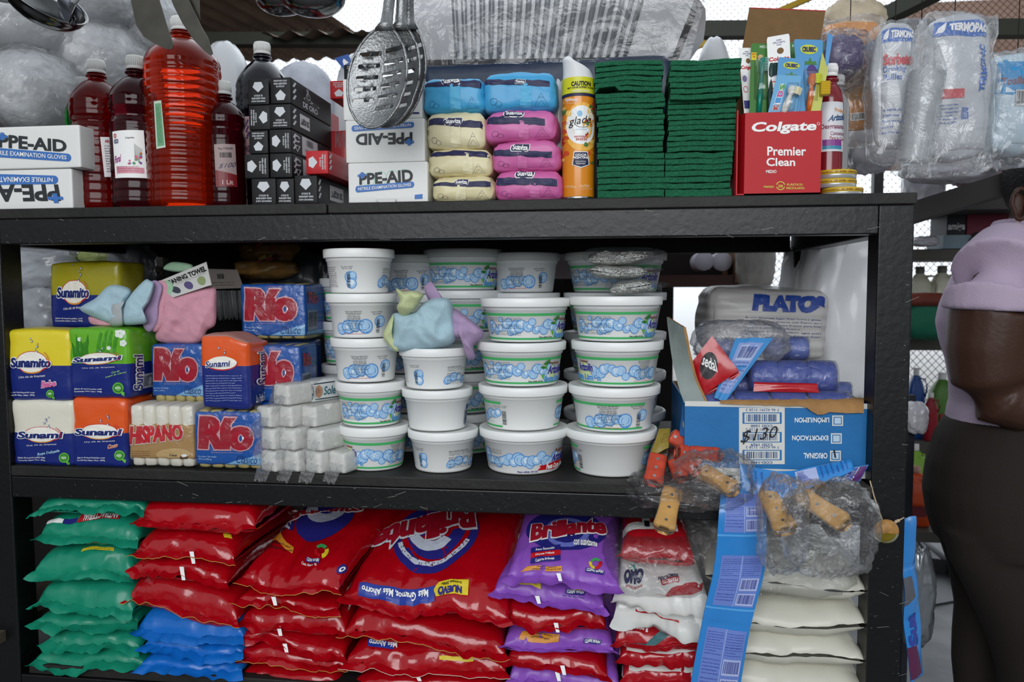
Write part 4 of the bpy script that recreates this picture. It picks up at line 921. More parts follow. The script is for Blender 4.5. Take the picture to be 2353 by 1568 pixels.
# ---------------------------------------------------------------- white soap bars in clear wrap, stacked
SW = mat('ecebe4', .45, bump=.12, bs=60); WRP = film(op=.10, rough=.06, bump=.9, bs=70, gloss=.4)
a = math.radians(-14)
def soapbar(xpx, z0, Y, L, w, h, rz, label, seed, band=False):
    X = P(xpx, 1050, Y).x
    t = thing('soap_bar', label, 'soap bar', (X, Y, z0), 'white soap bars in clear wrap'); t.rotation_euler = (0, 0, rz)
    def bld(mb, name, par):
        me_off = Vector(par['_abs'][:]); o = mb.build(name, par); return o
    mb = MB(); c = Vector((X, Y + L / 2, z0 + h / 2)); softbox(mb, c, (w / 2 - .001, L / 2, h / 2 - .0008), 0, 0, 0, .005, .001, .0008, seed, SW, 8); mb.build('soap_block', t)
    mb = MB(); softbox(mb, c, (w / 2, L / 2 + .003, h / 2), 0, 0, 0, .006, .0012, .0016, seed + 3, WRP, 9, 60)
    # gathered film end sticking out towards the viewer
    rr = random.Random(seed); n = 13; V = []
    for j in range(4):
        for i in range(n):
            k = i / (n - 1); s_ = j / 3; V.append(Vector((X + (k - .5) * w * (1 - .25 * s_), Y - .004 - .016 * s_, z0 + h * (.5 - .5 * s_) - .012 * s_ + .006 * noise.noise(Vector((k * 5 + seed, s_ * 3, 0))))))
    mb.add(V, grid_faces(n, 4), WRP, True); mb.build('clear_wrap', t)
    if band:
        mb = MB(); S = softbox(mb, Vector((X, Y + L * .62, z0 + h / 2)), (w / 2 + .0006, L * .33, h / 2 + .0008), 0, 0, 0, .006, .001, .0006, seed + 9, mat('e3e6e6', .4), 8); r = S['right']
        RECT(mb, r, uvr(.02, .12, .98, .88), mat('2c3f4c', .4), .8, 6); RECT(mb, r, uvr(.05, .17, .95, .83), mat('dfe3e2', .4), 1.2, 6); T(mb, r, 'Sole', uvr(.25, .3, .5, .7), mat('2d6f7e', .4), .02, .2, 2); T(mb, r, 'Castilla', uvr(.6, .6, .88, .8), DK, .0, 0, 2); FINE(mb, r, uvr(.55, .2, .9, .45), DK, 3, 2, 2, 20); ELL(mb, r, uvr(.08, .2, .22, .8), mat('b98a6a', .4), 2, 12)
        mb.build('paper_label', t)
    return t
hz = (P(690, 1005, YM).z - P(690, 1103, YM).z) / 2; w_ = .0385
zb_ = [ZM + .0008 + k * (hz + .0006) for k in range(4)]
ro = math.radians(-24)
for k, x in enumerate((616, 667, 718, 773)): soapbar(x, zb_[0], YM - .006 + .004 * (k % 2), .15, w_, hz, ro, f'clear wrapped white soap bar, lowest row, {("first", "second", "third", "last")[k]} from the blue pack', 40 + k)
for k, x in enumerate((613, 660, 722)): soapbar(x, zb_[1], YM - .002, .15, w_, hz, ro, f'clear wrapped white soap bar in the second layer, {("beside the blue pack", "in the middle", "towards the tubs")[k]}', 50 + k)
for k, x in enumerate((607, 655, 710)): soapbar(x, zb_[2], YM + .002 + .008 * k, .15, w_, hz, ro, f'clear wrapped white soap bar in the third layer, {("beside the blue pack", "in the middle", "towards the tubs")[k]}', 60 + k)
soapbar(648, zb_[3], YM + .012, .17, w_ * 1.1, hz, ro - .06, 'clear wrapped white soap bar on top with a printed paper label', 70, True)
# ---------------------------------------------------------------- tubs
GBD = mat('45b065', .4); SHB = mat('4f97d6', .4)
def stripe(mb, s, y0, y1, a=0, b=1):   # green band around the wall between two height shares
    RECT(mb, s, uvr(a, y0, b, y1), GBD, .8, 26)
def pr_back(mb, s, du=0, bands=False):   # phone list, price code, bubbles
    bubbles(mb, s, uvr(.18 + du, .02, .62 + du, .62), 9, 3, (.3, .75), .10); phones(mb, s, uvr(.27 + du, .04, .55 + du, .88))
    BAR(mb, s, uvr(.655 + du, .08, .705 + du, .66), INK, None, 2, 4, horiz=True); LINES(mb, s, uvr(.60 + du, .72, .73 + du, .86), INK, ['Reg. Sanit. 79-001-RD6', 'Reg. Ind. 21728'], 2)
    bubbles(mb, s, uvr(.71 + du, .05, .78 + du, .75), 2, 5, (.25, .5), .7)
def pr_front(mb, s, words=('Productos', 'Arizolín', 'Pasta Limón'), du=0, fine=True):
    stripe(mb, s, .86, .95); stripe(mb, s, .02, .09)
    bubbles(mb, s, uvr(.1 + du, .12, .86 + du, .84), 24, 8, (.18, .42), .055)
    if fine: 
        for k in range(3): FINE(mb, s, uvr(.12 + du, .16 + .24 * k, .46 + du, .33 + .24 * k), INK, 3, 4 + k, 3, 46)
    x = .80 + du
    ELL(mb, s, uvr(x - .06, .08, x + .12, .72), LIME, 2.4, 22); ELL(mb, s, uvr(x + .01, .15, x + .11, .66), mat('cfe39a', .4), 2.7, 18); POLY(mb, s, [(0, .4), (.6, .3), (1, 1), (.5, .85)], uvr(x - .05, .6, x + .03, .88), LIMED, 3, 5); POLY(mb, s, [(0, .6), (.5, .3), (1, .5), (.5, .9)], uvr(x - .08, .5, x - .01, .68), LIMED, 3, 5)
    T(mb, s, words[0], uvr(x + .01, .7, x + .15, .8), mat('7c3a2a', .4), .04, .1, 4); T(mb, s, words[1], uvr(x + .0, .36, x + .2, .68), mat('2a2f8c', .4), .04, .15, 4, outline=PRW, ow=.03); T(mb, s, words[2], uvr(x - .03, .08, x + .24, .3), SHB, .05, 0, 4, outline=PRW, ow=.03)
    T(mb, s, 'Peso sólido 30 Oz.', uvr(.62 + du, .1, .76 + du, .15), INK, .03, .1, 4)
def pr_limon_left(mb, s):
    stripe(mb, s, .86, .95); stripe(mb, s, .02, .09)
    bubbles(mb, s, uvr(.26, .12, .9, .8), 13, 14, (.3, .5), .085)
    T(mb, s, 'Productos', uvr(.13, .75, .24, .84), mat('7c3a2a', .4), .04, .1, 4); ELL(mb, s, uvr(.08, .18, .26, .75), mat('d8e6a6', .4), 1.4, 20); T(mb, s, 'Arizolín', uvr(.11, .45, .29, .74), mat('2a2f8c', .4), .04, .15, 4, outline=PRW, ow=.03); T(mb, s, 'Pasta Limón', uvr(.02, .14, .36, .36), SHB, .05, 0, 4, outline=PRW, ow=.03); phones(mb, s, uvr(.64, .1, .84, .85), 4)
def pr_gap(a, b, code, fine2=False, left=False):   # wrap-around label that leaves the middle of the wall bare
    def f(mb, s):
        for y0, y1 in ((.86, .95), (.02, .09)): stripe(mb, s, y0, y1, .0, a); stripe(mb, s, y0, y1, b, 1)
        bubbles(mb, s, uvr(.02, .12, a, .75), 8, 3, (.28, .45), .16); bubbles(mb, s, uvr(b, .12, .98, .8), 8, 4, (.2, .42), .15)
        BAR(mb, s, uvr(a + .005, .12, a + .055, .68), INK, None, 6, 4, horiz=True); LINES(mb, s, uvr(a - .08, .72, a + .06, .82), INK, ['Reg. Sanit. 79-001', 'Reg. Ind. 21728'], 2)
        for k in range(3): FINE(mb, s, uvr(b + .01, .14 + .24 * k, .98, .31 + .24 * k), INK, 3, 5 + k, 3, 22)
        FINE(mb, s, uvr(.05, .15, a - .08, .8), mat('8d96a3', .4), 9, 3, 2.6, 22)
    return f
def pr_corto(mb, s):
    bubbles(mb, s, uvr(.06, .1, .86, .84), 17, 19, (.3, .5), .07)
    for k in range(3): FINE(mb, s, uvr(.08, .12 + .26 * k, .3, .3 + .26 * k), INK, 3, 6 + k, 3, 30)
    T(mb, s, 'Productos', uvr(.80, .68, .93, .82), mat('7c3a2a', .4), .04, .3, 4); T(mb, s, 'Arizolín', uvr(.76, .36, .94, .68), mat('2a2f8c', .4), .05, .35, 4, outline=PRW, ow=.03)
    POLY(mb, s, [(0, .1), (.1, .5), (.05, .7), (.3, .8), (.5, 1), (1, 1), (1, .2), (.5, .0), (.2, .12)], uvr(.62, .06, .96, .34), RED, 3.6, 8); T(mb, s, 'Pasta Corta Grasa', uvr(.71, .1, .98, .29), PRW, .05, .1, 4.6); T(mb, s, 'Peso sólido 30 Oz.', uvr(.44, .03, .63, .09), mat('2a2f8c', .4), .03, .1, 4)
def pr_ing(x0, code=True, half=.5):   # small tub seen from the seam: code bar, bare wall, ingredients
    def f(mb, s):
        bubbles(mb, s, uvr(x0 + .03, .04, x0 + .11, .72), 3, 5, (.3, .5), .4); BAR(mb, s, uvr(x0, .1, x0 + .045, .7), INK, None, 2, 4, horiz=True); LINES(mb, s, uvr(x0 - .06, .74, x0 + .07, .86), INK, ['Reg. Sanit. 79-001', 'Reg. Ind. 21728'], 2)
        bubbles(mb, s, uvr(x0 + half - .06, .05, .98, .66), 5, 8, (.3, .5), .2)
        for k, hd in enumerate(('MODO DE USO:', 'PRECAUCIONES:', 'INGREDIENTES')): FINE(mb, s, uvr(x0 + half, .1 + .25 * k, .97, .3 + .25 * k), INK, 4 - (k == 2), 5 + k, 3, 22, 'l', hd)
        FINE(mb, s, uvr(.02, .12, x0 - .12, .85), INK, 11, 6, 2, 18, 'c')
    return f
def pr_bare(mb, s):
    BAR(mb, s, uvr(.87, .1, .93, .68), INK, mat('9aa3b4', .4), 3, 1.5, horiz=True); RECT(mb, s, uvr(.9, .04, .96, .85), mat('2d4a8a', .4), .8, 4)
def stack(cols, rpx, ytop, base, prs, labels, grp, Y=.018, rlb=.80):
    """tubs piled on the board: cols = lid centre places bottom to top; the height comes from the pile's top"""
    Yc = Y + rpx; zt = P(cols[-1], ytop, Yc).z; n = len(cols); h = (zt - base) / n; out = []
    for k in range(n):
        y = 1090 - (1090 - ytop) * (k + .8) / n; xc = P(cols[k], y, Yc).x
        t, s = tub('cream_cleaner_tub', labels[k], xc, Yc + .002 * ((k * 7) % 3 - 1), base + k * h + .0003 * k * 0, rpx, h - .0003, prints=prs[k], rl_base=rlb, group=None)
        out.append((xc, Yc, base + (k + 1) * h))
    return out
rs = (P(940, 990, .07).x - P(784, 990, .07).x) / 2; rb_ = (P(1306, 900, .09).x - P(1101, 900, .09).x) / 2
c1 = stack([862, 852, 840, 832, 825], rs, 574, ZM + .0005, [lambda mb, s: pr_limon_left(mb, s), lambda mb, s: pr_front(mb, s, du=-.02), lambda mb, s: pr_back(mb, s, .02), lambda mb, s: pr_back(mb, s, .0), pr_ing(.36, True, .42)],
      ['small white cleaner tub on the board beside the white soap bars', 'small white tub, green bands, second from the bottom beside the soap bars', 'small white tub, third of five in the column by the soap bars', 'small white tub with printed phone list, second from top of the five high column', 'small white tub at the very top of the five high column'], None)
c2 = stack([1019, 1005, 998], rs, 796, ZM + .0005, [pr_ing(.2, True, .36), pr_bare, pr_ing(.26, True, .38)],
      ['small white tub on the board, bottom of the short column under the cloths', 'small white tub with a bare wall, middle of the column under the cloths', 'small white tub that the pastel cloths lie on'], None)
c3 = stack([1204, 1202, 1198, 1208], rb_, 684, ZM + .0005, [pr_corto, pr_gap(.30, .83, 0), lambda mb, s: pr_front(mb, s, du=-.06), lambda mb, s: pr_front(mb, s)],
      ['large white tub on the board with a red banner on its label', 'large white tub with a bare middle, second up, between two columns', 'large white tub showing a lime, third up in the column beside the cloths', 'large white tub on top of the column beside the cloths'], None)
c4 = stack([1404, 1411, 1418, 1415], rb_ * 1.01, 680, ZM + .0005, [pr_gap(.18, .80, 0), lambda mb, s: (stripe(mb, s, .86, .95, 0, .78), stripe(mb, s, .02, .09, 0, .78), pr_back(mb, s, .04)), pr_limon_left, lambda mb, s: pr_front(mb, s)],
      ['large white tub on the board beside the orange knife handles', 'large white tub with phone list, second up in the outer column', 'large white tub with blue lettering, third up in the outer column', 'large white tub under the silver scouring pads'], None)
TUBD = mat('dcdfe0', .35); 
def backcol(xpx, ytops, r, Y, n, pr, labs, clear=False):
    Yc = Y + r; zt = P(xpx, ytops, Yc).z; h = (zt - ZM) / n
    for k in range(n):
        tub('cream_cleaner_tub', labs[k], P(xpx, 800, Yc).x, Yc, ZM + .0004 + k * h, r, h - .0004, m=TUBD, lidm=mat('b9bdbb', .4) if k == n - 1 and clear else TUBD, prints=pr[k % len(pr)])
lv = ['bottom', 'second up', 'third up', 'fourth up', 'top']
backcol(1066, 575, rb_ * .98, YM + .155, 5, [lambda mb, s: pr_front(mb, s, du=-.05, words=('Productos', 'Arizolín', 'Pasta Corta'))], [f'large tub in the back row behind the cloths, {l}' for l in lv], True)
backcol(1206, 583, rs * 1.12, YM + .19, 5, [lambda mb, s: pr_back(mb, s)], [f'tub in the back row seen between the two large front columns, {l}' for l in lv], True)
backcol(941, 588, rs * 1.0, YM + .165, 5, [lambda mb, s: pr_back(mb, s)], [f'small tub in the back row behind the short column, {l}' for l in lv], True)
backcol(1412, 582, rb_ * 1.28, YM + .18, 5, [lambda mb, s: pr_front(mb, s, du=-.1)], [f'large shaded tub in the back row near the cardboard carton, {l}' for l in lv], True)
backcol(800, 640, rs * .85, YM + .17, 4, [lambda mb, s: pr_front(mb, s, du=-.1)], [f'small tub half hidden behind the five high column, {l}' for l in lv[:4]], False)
# ---------------------------------------------------------------- silver scouring sponges on the outer column
SIL = mat('c9cac4', .3, .7, 1.0, 330, detail=5, mott=.6, ms=260)
zq = c4[-1][2]
for k, (x0, x1, y0, y1, lab) in enumerate(((1392, 1522, 632, 671, 'lowest of three, on the tub lid'), (1345, 1510, 592, 630, 'middle of three'), (1340, 1512, 554, 588, 'topmost, tucked under the rack beam'))):
    Y = .035 + .01 * k; X0, X1 = P(x0, (y0 + y1) / 2, Y).x, P(x1, (y0 + y1) / 2, Y).x; z0 = zq + k * .0278 + .0012; z1 = z0 + .0255
    t = thing('scouring_sponge', 'silver wire scouring sponge in clear wrap, ' + lab, 'scouring sponge', ((X0 + X1) / 2, Y + .04, z0))
    bag('sponge', X0 + .006, X1 - .016, z0 + .0015, z1, Y + .006, .07, SIL, seed=20 + k, fin=0, wr=.001, hf=.45, pu=4, pv=3, parent=t)
    mb = MB(); W = film(op=.0, rough=.05, bump=.4, bs=60, gloss=.12)
    crumple(mb, ((X0 + X1) / 2, Y + .04, (z0 + z1) / 2), ((X1 - X0) / 2, .042, (z1 - z0) / 2 * 1.08), W, 5 + k, .07, 24, 3, sq=3.5)
    V = []; n = 17; ex = X1 if k else X1 + .004; sg = 1
    for j in range(4):
        for i in range(n): V.append(Vector((ex - .004 + .016 * j / 3, Y + .075 * i / (n - 1), (z0 + z1) / 2 + .006 * math.sin(i * 1.9 + k) * (1 - j / 4) + (.004 if k == 0 else .002 * k))))
    mb.add(V, grid_faces(n, 4), W, True); mb.build('clear_wrap', t)
# ---------------------------------------------------------------- cloths on the short column
def cloth(mb, pts, wid, m, n=30, k=14, seed=0, fold=.004, th=.0022, wdir=(0, 1, 0)):
    """thick soft cloth running along points (px, py, Y); wid: width along wdir per point"""
    W = [P(*p) for p in pts]; w = Vector(wdir).normalized(); out = []
    def path(t):
        f = t * (len(W) - 1); i = min(int(f), len(W) - 2); u = f - i
        p0, p1, p2, p3 = W[max(i - 1, 0)], W[i], W[i + 1], W[min(i + 2, len(W) - 1)]
        return .5 * ((2 * p1) + (p2 - p0) * u + (2 * p0 - 5 * p1 + 4 * p2 - p3) * u * u + (3 * p1 - p0 - 3 * p2 + p3) * u ** 3)
    def wd(t):
        f = t * (len(wid) - 1); i = min(int(f), len(wid) - 2); return wid[i] + (wid[i + 1] - wid[i]) * (f - i)
    V = [[], []]
    for j in range(n):
        t = j / (n - 1); c = path(t); tg = (path(min(1, t + .02)) - path(max(0, t - .02))).normalized(); nn = tg.cross(w).normalized()
        for i in range(k):
            s_ = i / (k - 1) - .5; d = fold * (noise.noise(Vector((s_ * 4 + seed, t * 3, seed))) + .5 * noise.noise(Vector((s_ * 11 + seed, t * 6, 3))))
            e = th * (1 - (2 * abs(s_)) ** 6)
            for q, sg in ((0, 1), (1, -1)): V[q].append(c + w * (s_ * wd(t)) + nn * (d + sg * e))
    mb.add(V[0], grid_faces(k, n), m, True); mb.add(V[1], grid_faces(k, n, flip=True), m, True)
def drape(mb, outline, Yf, m, seed=0, relief=.01, n=22, thick=.003, round_=.012):
    """soft bunched cloth: an outline in the frame given real relief and thickness about depth Yf"""
    xs = [p[0] for p in outline]; ys = [p[1] for p in outline]; x0, x1, y0, y1 = min(xs), max(xs), min(ys), max(ys); k = len(outline)
    cx, cy = sum(xs) / k, sum(ys) / k; V = []; m_ = 72
    def edge(a):
        f = a * k; i = int(f) % k; u = f - int(f); p0, p1, p2, p3 = [outline[(i + d) % k] for d in (-1, 0, 1, 2)]
        return [.5 * (2 * p1[c] + (p2[c] - p0[c]) * u + (2 * p0[c] - 5 * p1[c] + 4 * p2[c] - p3[c]) * u * u + (3 * p1[c] - p0[c] - 3 * p2[c] + p3[c]) * u ** 3) for c in (0, 1)]
    rows = 18; back = []
    for j in range(rows + 1):
        r = j / rows
        for i in range(m_):
            e = edge(i / m_); x, y = cx + (e[0] - cx) * r, cy + (e[1] - cy) * r; sc = .0007
            b = round_ * (1 - r ** 4) ** .5; w = relief * (.6 * noise.noise(Vector((x * .02 + seed, y * .02, seed))) + .75 * ridge(x + .4 * y, y * .6, seed * 50, .016) + .3 * ridge(x - y * .5, y, seed * 70, .034)) * (.3 + .7 * (1 - r ** 6))
            V.append(P(x, y, Yf - b - w)); back.append(P(x, y, Yf + b * .6 + .0005))
    mb.add(V, grid_faces(m_, rows + 1, True, True), m, True); mb.add(back, grid_faces(m_, rows + 1, True), m, True)
def tw(h): return mat(h, .95, bump=.6, bs=900, mott=.06, ms=90)
YC = .028; LB_, LG_, LP_, PK_, PG_ = tw('b5d3df'), tw('d3dda8'), tw('b79dc2'), tw('e2a3b4'), tw('a9cfae')
mb = MB(); drape(mb, [(985, 690), (975, 660), (992, 648), (1005, 668), (1030, 700), (1062, 720), (1108, 758), (1110, 775), (1088, 795), (1092, 822), (1075, 826), (1070, 800), (1062, 780), (1040, 778), (1020, 740)], YC + .028, LP_, 3, .016, round_=.018)
mb.build('folded_cloth', None, label='lilac cloth bunched up and hanging over the small tub edge', cat='cloth')
mb = MB(); drape(mb, [(903, 722), (898, 760), (893, 800), (915, 808), (960, 806), (1000, 802), (1044, 785), (1042, 740), (1036, 692), (1010, 684), (985, 690), (968, 700), (950, 718)], YC + .01, LB_, 7, .012, round_=.02)
mb.build('folded_cloth', None, label='light blue cloth draped over the small tub in front of the lilac one', cat='cloth')
mb = MB(); drape(mb, [(910, 664), (918, 690), (912, 708), (926, 728), (950, 714), (968, 690), (972, 676), (950, 668), (930, 670)], YC - .004, LG_, 11, .014, round_=.014)
mb.build('folded_cloth', None, label='pale yellow cloth corner on top of the light blue one', cat='cloth')
mb = MB(); drape(mb, [(905, 722), (890, 745), (880, 772), (890, 790), (905, 806), (916, 806), (904, 780), (900, 750)], YC + .0, LG_, 13, .008, round_=.008)
mb.build('folded_cloth', None, label='pale green cloth edge showing between the tub column and the light blue cloth', cat='cloth')
# ---------------------------------------------------------------- cleaning towels over the soap packs
YD = .055
mb = MB(); drape(mb, [(366, 660), (364, 700), (362, 745), (358, 778), (380, 788), (410, 788), (445, 790), (468, 780), (476, 760), (495, 745), (497, 700), (494, 662), (460, 660), (420, 668)], YD + .02, PK_, 21, .008, round_=.014)
tc_ = thing('cleaning_towel', 'pink cleaning towel with a printed hanging card, spread over the blue soap packs', 'towel', P(430, 788, YD)); mb.build('towel', tc_)
mb = MB(); qv = [P(*p) for p in ((362, 640, YD), (478, 622, YD), (487, 655, YD), (402, 684, YD))]; q4 = [(345, 643), (470, 598), (484, 655), (392, 684)]
cardm = mat('c9c9c4', .4)
pp = [P(352, 652, YD + .02), P(398, 684, YD), P(486, 655, YD), P(474, 602, YD + .02)]
def cs(u, v): return pp[1].lerp(pp[2], u).lerp(pp[0].lerp(pp[3], u), v)
s = Surf(cs, curved=False); RECT(mb, s, uvr(0, 0, 1, 1), cardm, 0.2); mb.add([p + Vector((0, .0012, 0)) for p in pp], [(0, 1, 2, 3)], cardm, False)
T(mb, s, 'CLEANING TOWEL', uvr(.1, .62, .97, .86), INK, .05, 0, 1.5)
for k, x in enumerate((.12, .42, .72)): ELL(mb, s, uvr(x, .1, x + .18, .5), (mat('3c3f4f', .4), mat('5a4f7c', .4), mat('8c9a6c', .4))[k], 1.5, 16)
FINE(mb, s, uvr(.3, .5, .95, .6), INK, 2, 3, 1.5, 40); mb.build('hanging_card', tc_)
for k, (dx, m, nm, lab) in enumerate(((0, PG_, 'green', 'pale green towel edge in the folded towel fan'), (-12, PK_, 'pink', 'pink towel edge in the folded towel fan beside the blue one'), (-26, LP_, 'lilac', 'lilac towel edge in the folded towel fan'))):
    mb = MB(); drape(mb, [(372 + dx, 650), (362 + dx, 690), (350 + dx, 725), (358 + dx, 755), (372 + dx, 762), (390 + dx, 740), (392 + dx, 700), (400 + dx, 660), (388 + dx, 646)], YD + .012 - .004 * k, m, 30 + k, .004, round_=.006)
    mb.build('cleaning_towel', None, label=lab, cat='towel')
mb = MB(); drape(mb, [(330, 646), (290, 690), (280, 720), (282, 745), (320, 746), (338, 740), (330, 715), (345, 690), (354, 655), (345, 645)], YD - .01, LB_, 40, .006, round_=.014); mb.build('cleaning_towel', None, label='light blue towel loop rolled beside the printed paper sleeve', cat='towel')
tb = thing('cleaning_towel', 'light blue towel bundle in a printed sleeve lying on the yellow and green soap packs', 'towel', P(240, 748, YD))
mb = MB(); drape(mb, [(184, 708), (205, 725), (235, 738), (262, 745), (285, 742), (288, 700), (302, 668), (270, 655), (245, 660), (220, 685)], YD - .004, LB_, 44, .008, round_=.018); mb.build('towel', tb)
mb = MB(); drape(mb, [(254, 700), (252, 745), (280, 750), (284, 735), (282, 702), (288, 690), (272, 690)], YD - .012, mat('a9aeb0', .4), 45, .001, round_=.016)
mb.build('paper_sleeve', tb)
mb = MB(); drape(mb, [(205, 728), (210, 745), (240, 750), (262, 748), (240, 738)], YD + .0, PK_, 46, .003, round_=.008); mb.build('cleaning_towel', None, label='pink towel corner under the light blue bundle', cat='towel')
mb = MB(); drape(mb, [(378, 620), (380, 610), (400, 602), (440, 608), (440, 622), (410, 626)], YD + .05, PG_, 47, .003, round_=.008); mb.build('cleaning_towel', None, label='pale green towel peeking over the printed card', cat='towel')
# ---------------------------------------------------------------- blue carton with rolls
CB = mat('1b6fae', .5, bump=.08, bs=90, mott=.08, ms=20); CBR = mat('a67c4c', .8, bump=.3, bs=120, mott=.2, ms=40); CBW = mat('d8d8d2', .5)
Yb = .03; x0, x1 = P(1573, 1000, Yb).x, P(1999, 1000, Yb).x; zb0 = P(1780, 1095, Yb).z; zb0 = max(zb0, ZM + .0006); zb1 = P(1780, 925, Yb).z; Db = .28
bx = thing('cardboard_carton', 'torn open blue cardboard carton full of blue rolls, price written by hand on its front', 'carton', ((x0 + x1) / 2, Yb + Db / 2, zb0))
mb = MB(); th = .004
fz0 = zb0; pts = [(1573, 1096), (1999, 1077), (1999, 925), (1573, 925)]
fp = lambda u, v: Vector((x0 + (x1 - x0) * u, Yb, fz0 + (zb1 - fz0) * v)); s = Surf(fp, curved=False)
box(mb, x0, x1, Yb, Yb + th, zb0 + .012, zb1, CB); box(mb, x0, x1, Yb - .0002, Yb + th, zb0, zb0 + .012, CBW)
box(mb, x0, x0 + .003, Yb + th, Yb + Db, zb0, zb1, CB); box(mb, x1 - th, x1, Yb + th, Yb + Db, zb0, zb1, CB); box(mb, x0, x1, Yb + Db - th, Yb + Db, zb0, zb1, CBR); box(mb, x0 + .003, x1 - th, Yb + th, Yb + Db - th, zb0, zb0 + .003, CBR)
# print on the front (the carton stands upside down)
RECT(mb, s, uvr(0, .93, 1, 1), CBW, .6); q = s.q(1698, 937, 1803, 1067); RECT(mb, s, q, CBW, 1)
for k, (ya, yb2) in enumerate(((948, 974), (993, 1017), (1034, 1058))):
    a = s.q(1706, ya, 1796, yb2); RECT(mb, s, a, CB, 1.6); BAR(mb, s, [bil(a, .05, .08), bil(a, .95, .08), bil(a, .95, .92), bil(a, .05, .92)], mat('1d4f86', .5), CBW, 3 + k, 2)
    T(mb, s, ('COD 1500', 'COD 1929', 'COD-1490')[k], rot180(s.q(1725, yb2 + 2, 1775, yb2 + 8)), mat('1d4f86', .5), .02, 0, 2); T(mb, s, '7 46 42391 3128 3', rot180(s.q(1714, ya - 9, 1790, ya - 3)), mat('1d4f86', .5), .0, 0, 2)
for t_, xa, xb, ya, yb2 in (('LIMÓN/LEMON', 1826, 1905, 960, 974), ('EXPORTACIÓN', 1820, 1903, 1001, 1015), ('ORIGINAL', 1846, 1901, 1041, 1054)): T(mb, s, t_, rot180(s.q(xa, ya, xb, yb2)), PRW, .02, 0, 1.5)
for xa, ya in ((1912, 955), (1909, 996), (1907, 1036)): RECT(mb, s, s.q(xa, ya, xa + 25, ya + 24), CBW, 1.2); RECT(mb, s, s.q(xa + 3, ya + 3, xa + 22, ya + 21), CB, 1.8); RECT(mb, s, s.q(xa + 5, ya + 5, xa + 20, ya + 19), mat('b9d0e2', .5), 2.2)
T(mb, s, '$130', s.q((1700, 1022), (1787, 1008), (1786, 978), (1704, 990)), INK, -.005, .25, 5); RECT(mb, s, s.q((1917, 1052), (1921, 1052), (1918, 1034), (1914, 1034)), INK, 3)
mb.build('carton_body', bx)
# side flap folded up on the near left edge, seen as a tall pale flap
mb = MB(); fa, fb_, fc, fd = P(1573, 925, Yb), P(1560, 900, Yb + .10), P(1531, 735, Yb + .12), P(1622, 922, Yb - .003)
n = 10; V = []
for j in range(n + 1):
    for i in range(n + 1):
        u, v = i / n, j / n; p = P(1572, 926, Yb).lerp(P(1620, 924, Yb), u); t_ = P(1532, 728, Yb + .09).lerp(P(1570, 752, Yb + .02), u); k = p.lerp(t_, v); k.x += -.012 * math.sin(v * 2.2) * (1 - v) + .001 * noise.noise(Vector((u * 5, v * 5, 0))); V.append(k)
mb.add(V, grid_faces(n + 1, n + 1), mat('8f9a96', .7, bump=.2, bs=60, mott=.15, ms=20), True); mb.add([v + Vector((.003, .003, 0)) for v in V], grid_faces(n + 1, n + 1, flip=True), CBR, True)
E_ = [V[j * (n + 1) + n] for j in range(n + 1)]; mb.add([p for p in E_] + [p + Vector((.0045 + .001 * nz(p.z * 300, 1), .002, 0)) for p in E_], grid_faces(n + 1, 2), CBR, False)
mb.build('side_flap', bx)
mb = MB(); rr = random.Random(3); n = 26; top = []; bot = []   # torn front flap folded inwards
for i in range(n):
    u = i / (n - 1); px = 1655 + (1985 - 1655) * u; bot.append(P(px, 921 + 3 * u, Yb - .002)); w = (6 + 22 * min(1, u * 1.6)) * (1 if u < .93 else .6); top.append(P(px + 4 * rr.random(), 921 - w * .25 - 3 * rr.random(), Yb + .035 + .01 * rr.random()))
lowr = [P(1655 + 330 * i / (n - 1), 924 + (4 + (26 if i > 15 else 9 * i / 15) * (.6 + .4 * rr.random())), Yb - .006) for i in range(n)]
mb.add(lowr + bot + top, grid_faces(n, 3), CBR, True); mb.build('torn_flap', bx)
ROL = mat('3c52a8', .35, bump=.5, bs=60, coat=.3); ROLD = mat('5a6fb8', .4, bump=.5, bs=60, coat=.3)
def roll(x0p, x1p, y0p, y1p, Y, label, m=ROL, bands=3):
    X0, X1, Z0, Z1 = span(x0p, y0p, x1p, y1p, Y); r = (Z1 - Z0) / 2; t = thing('bag_roll', label, 'roll', ((X0 + X1) / 2, Y + r, Z0)); M = Matrix.Translation((X0, Y + r, Z0 + r)) @ Matrix.Rotation(math.pi / 2, 4, 'Y')
    L = X1 - X0; pr = [(0, .0)]
    for k in range(bands):
        a, b = L * k / bands, L * (k + 1) / bands; pr += [(r * .86, a + .0005), (r * .97, a + .003), (r, a + .008), (r, b - .008), (r * .97, b - .003), (r * .86, b - .0005)]
    pr += [(0, L)]
    mb = MB(); lathe(mb, pr, m, seg=28, M=M); mb.build('roll', t)
    mb = MB(); lathe(mb, [(r * .5, -.002), (r * 1.01, .001), (r * 1.03, .012), (r * 1.03, L - .01), (r * 1.0, L + .001), (r * .5, L + .003)], film(op=.08, rough=.1, bump=1, bs=50, gloss=.35), seg=28, M=M); mb.build('clear_wrap', t); return t
roll(1726, 1928, 832, 912, Yb + .06, 'blue bag roll in three bands, second layer in the carton')
roll(1762, 1862, 776, 832, Yb + .13, 'blue bag roll at the top of the carton heap', ROLD, 2)
roll(1625, 1740, 778, 840, Yb + .16, 'blue bag roll behind the blue sachet strip', ROLD, 2)
for k, (a, b) in enumerate(((1606, 1690), (1690, 1775), (1775, 1862), (1862, 1962))): roll(a, b, 905, 990, Yb + .012, f'blue bag roll in the lowest layer, {("by the side flap", "under the sachets", "beneath the big roll", "by the torn corner")[k]}', ROL, 1)
roll(1640, 1740, 860, 925, Yb + .09, 'blue bag roll under the red sachet', ROL, 2); roll(1850, 1960, 880, 925, Yb + .10, 'blue bag roll at the torn back corner', ROLD, 2)
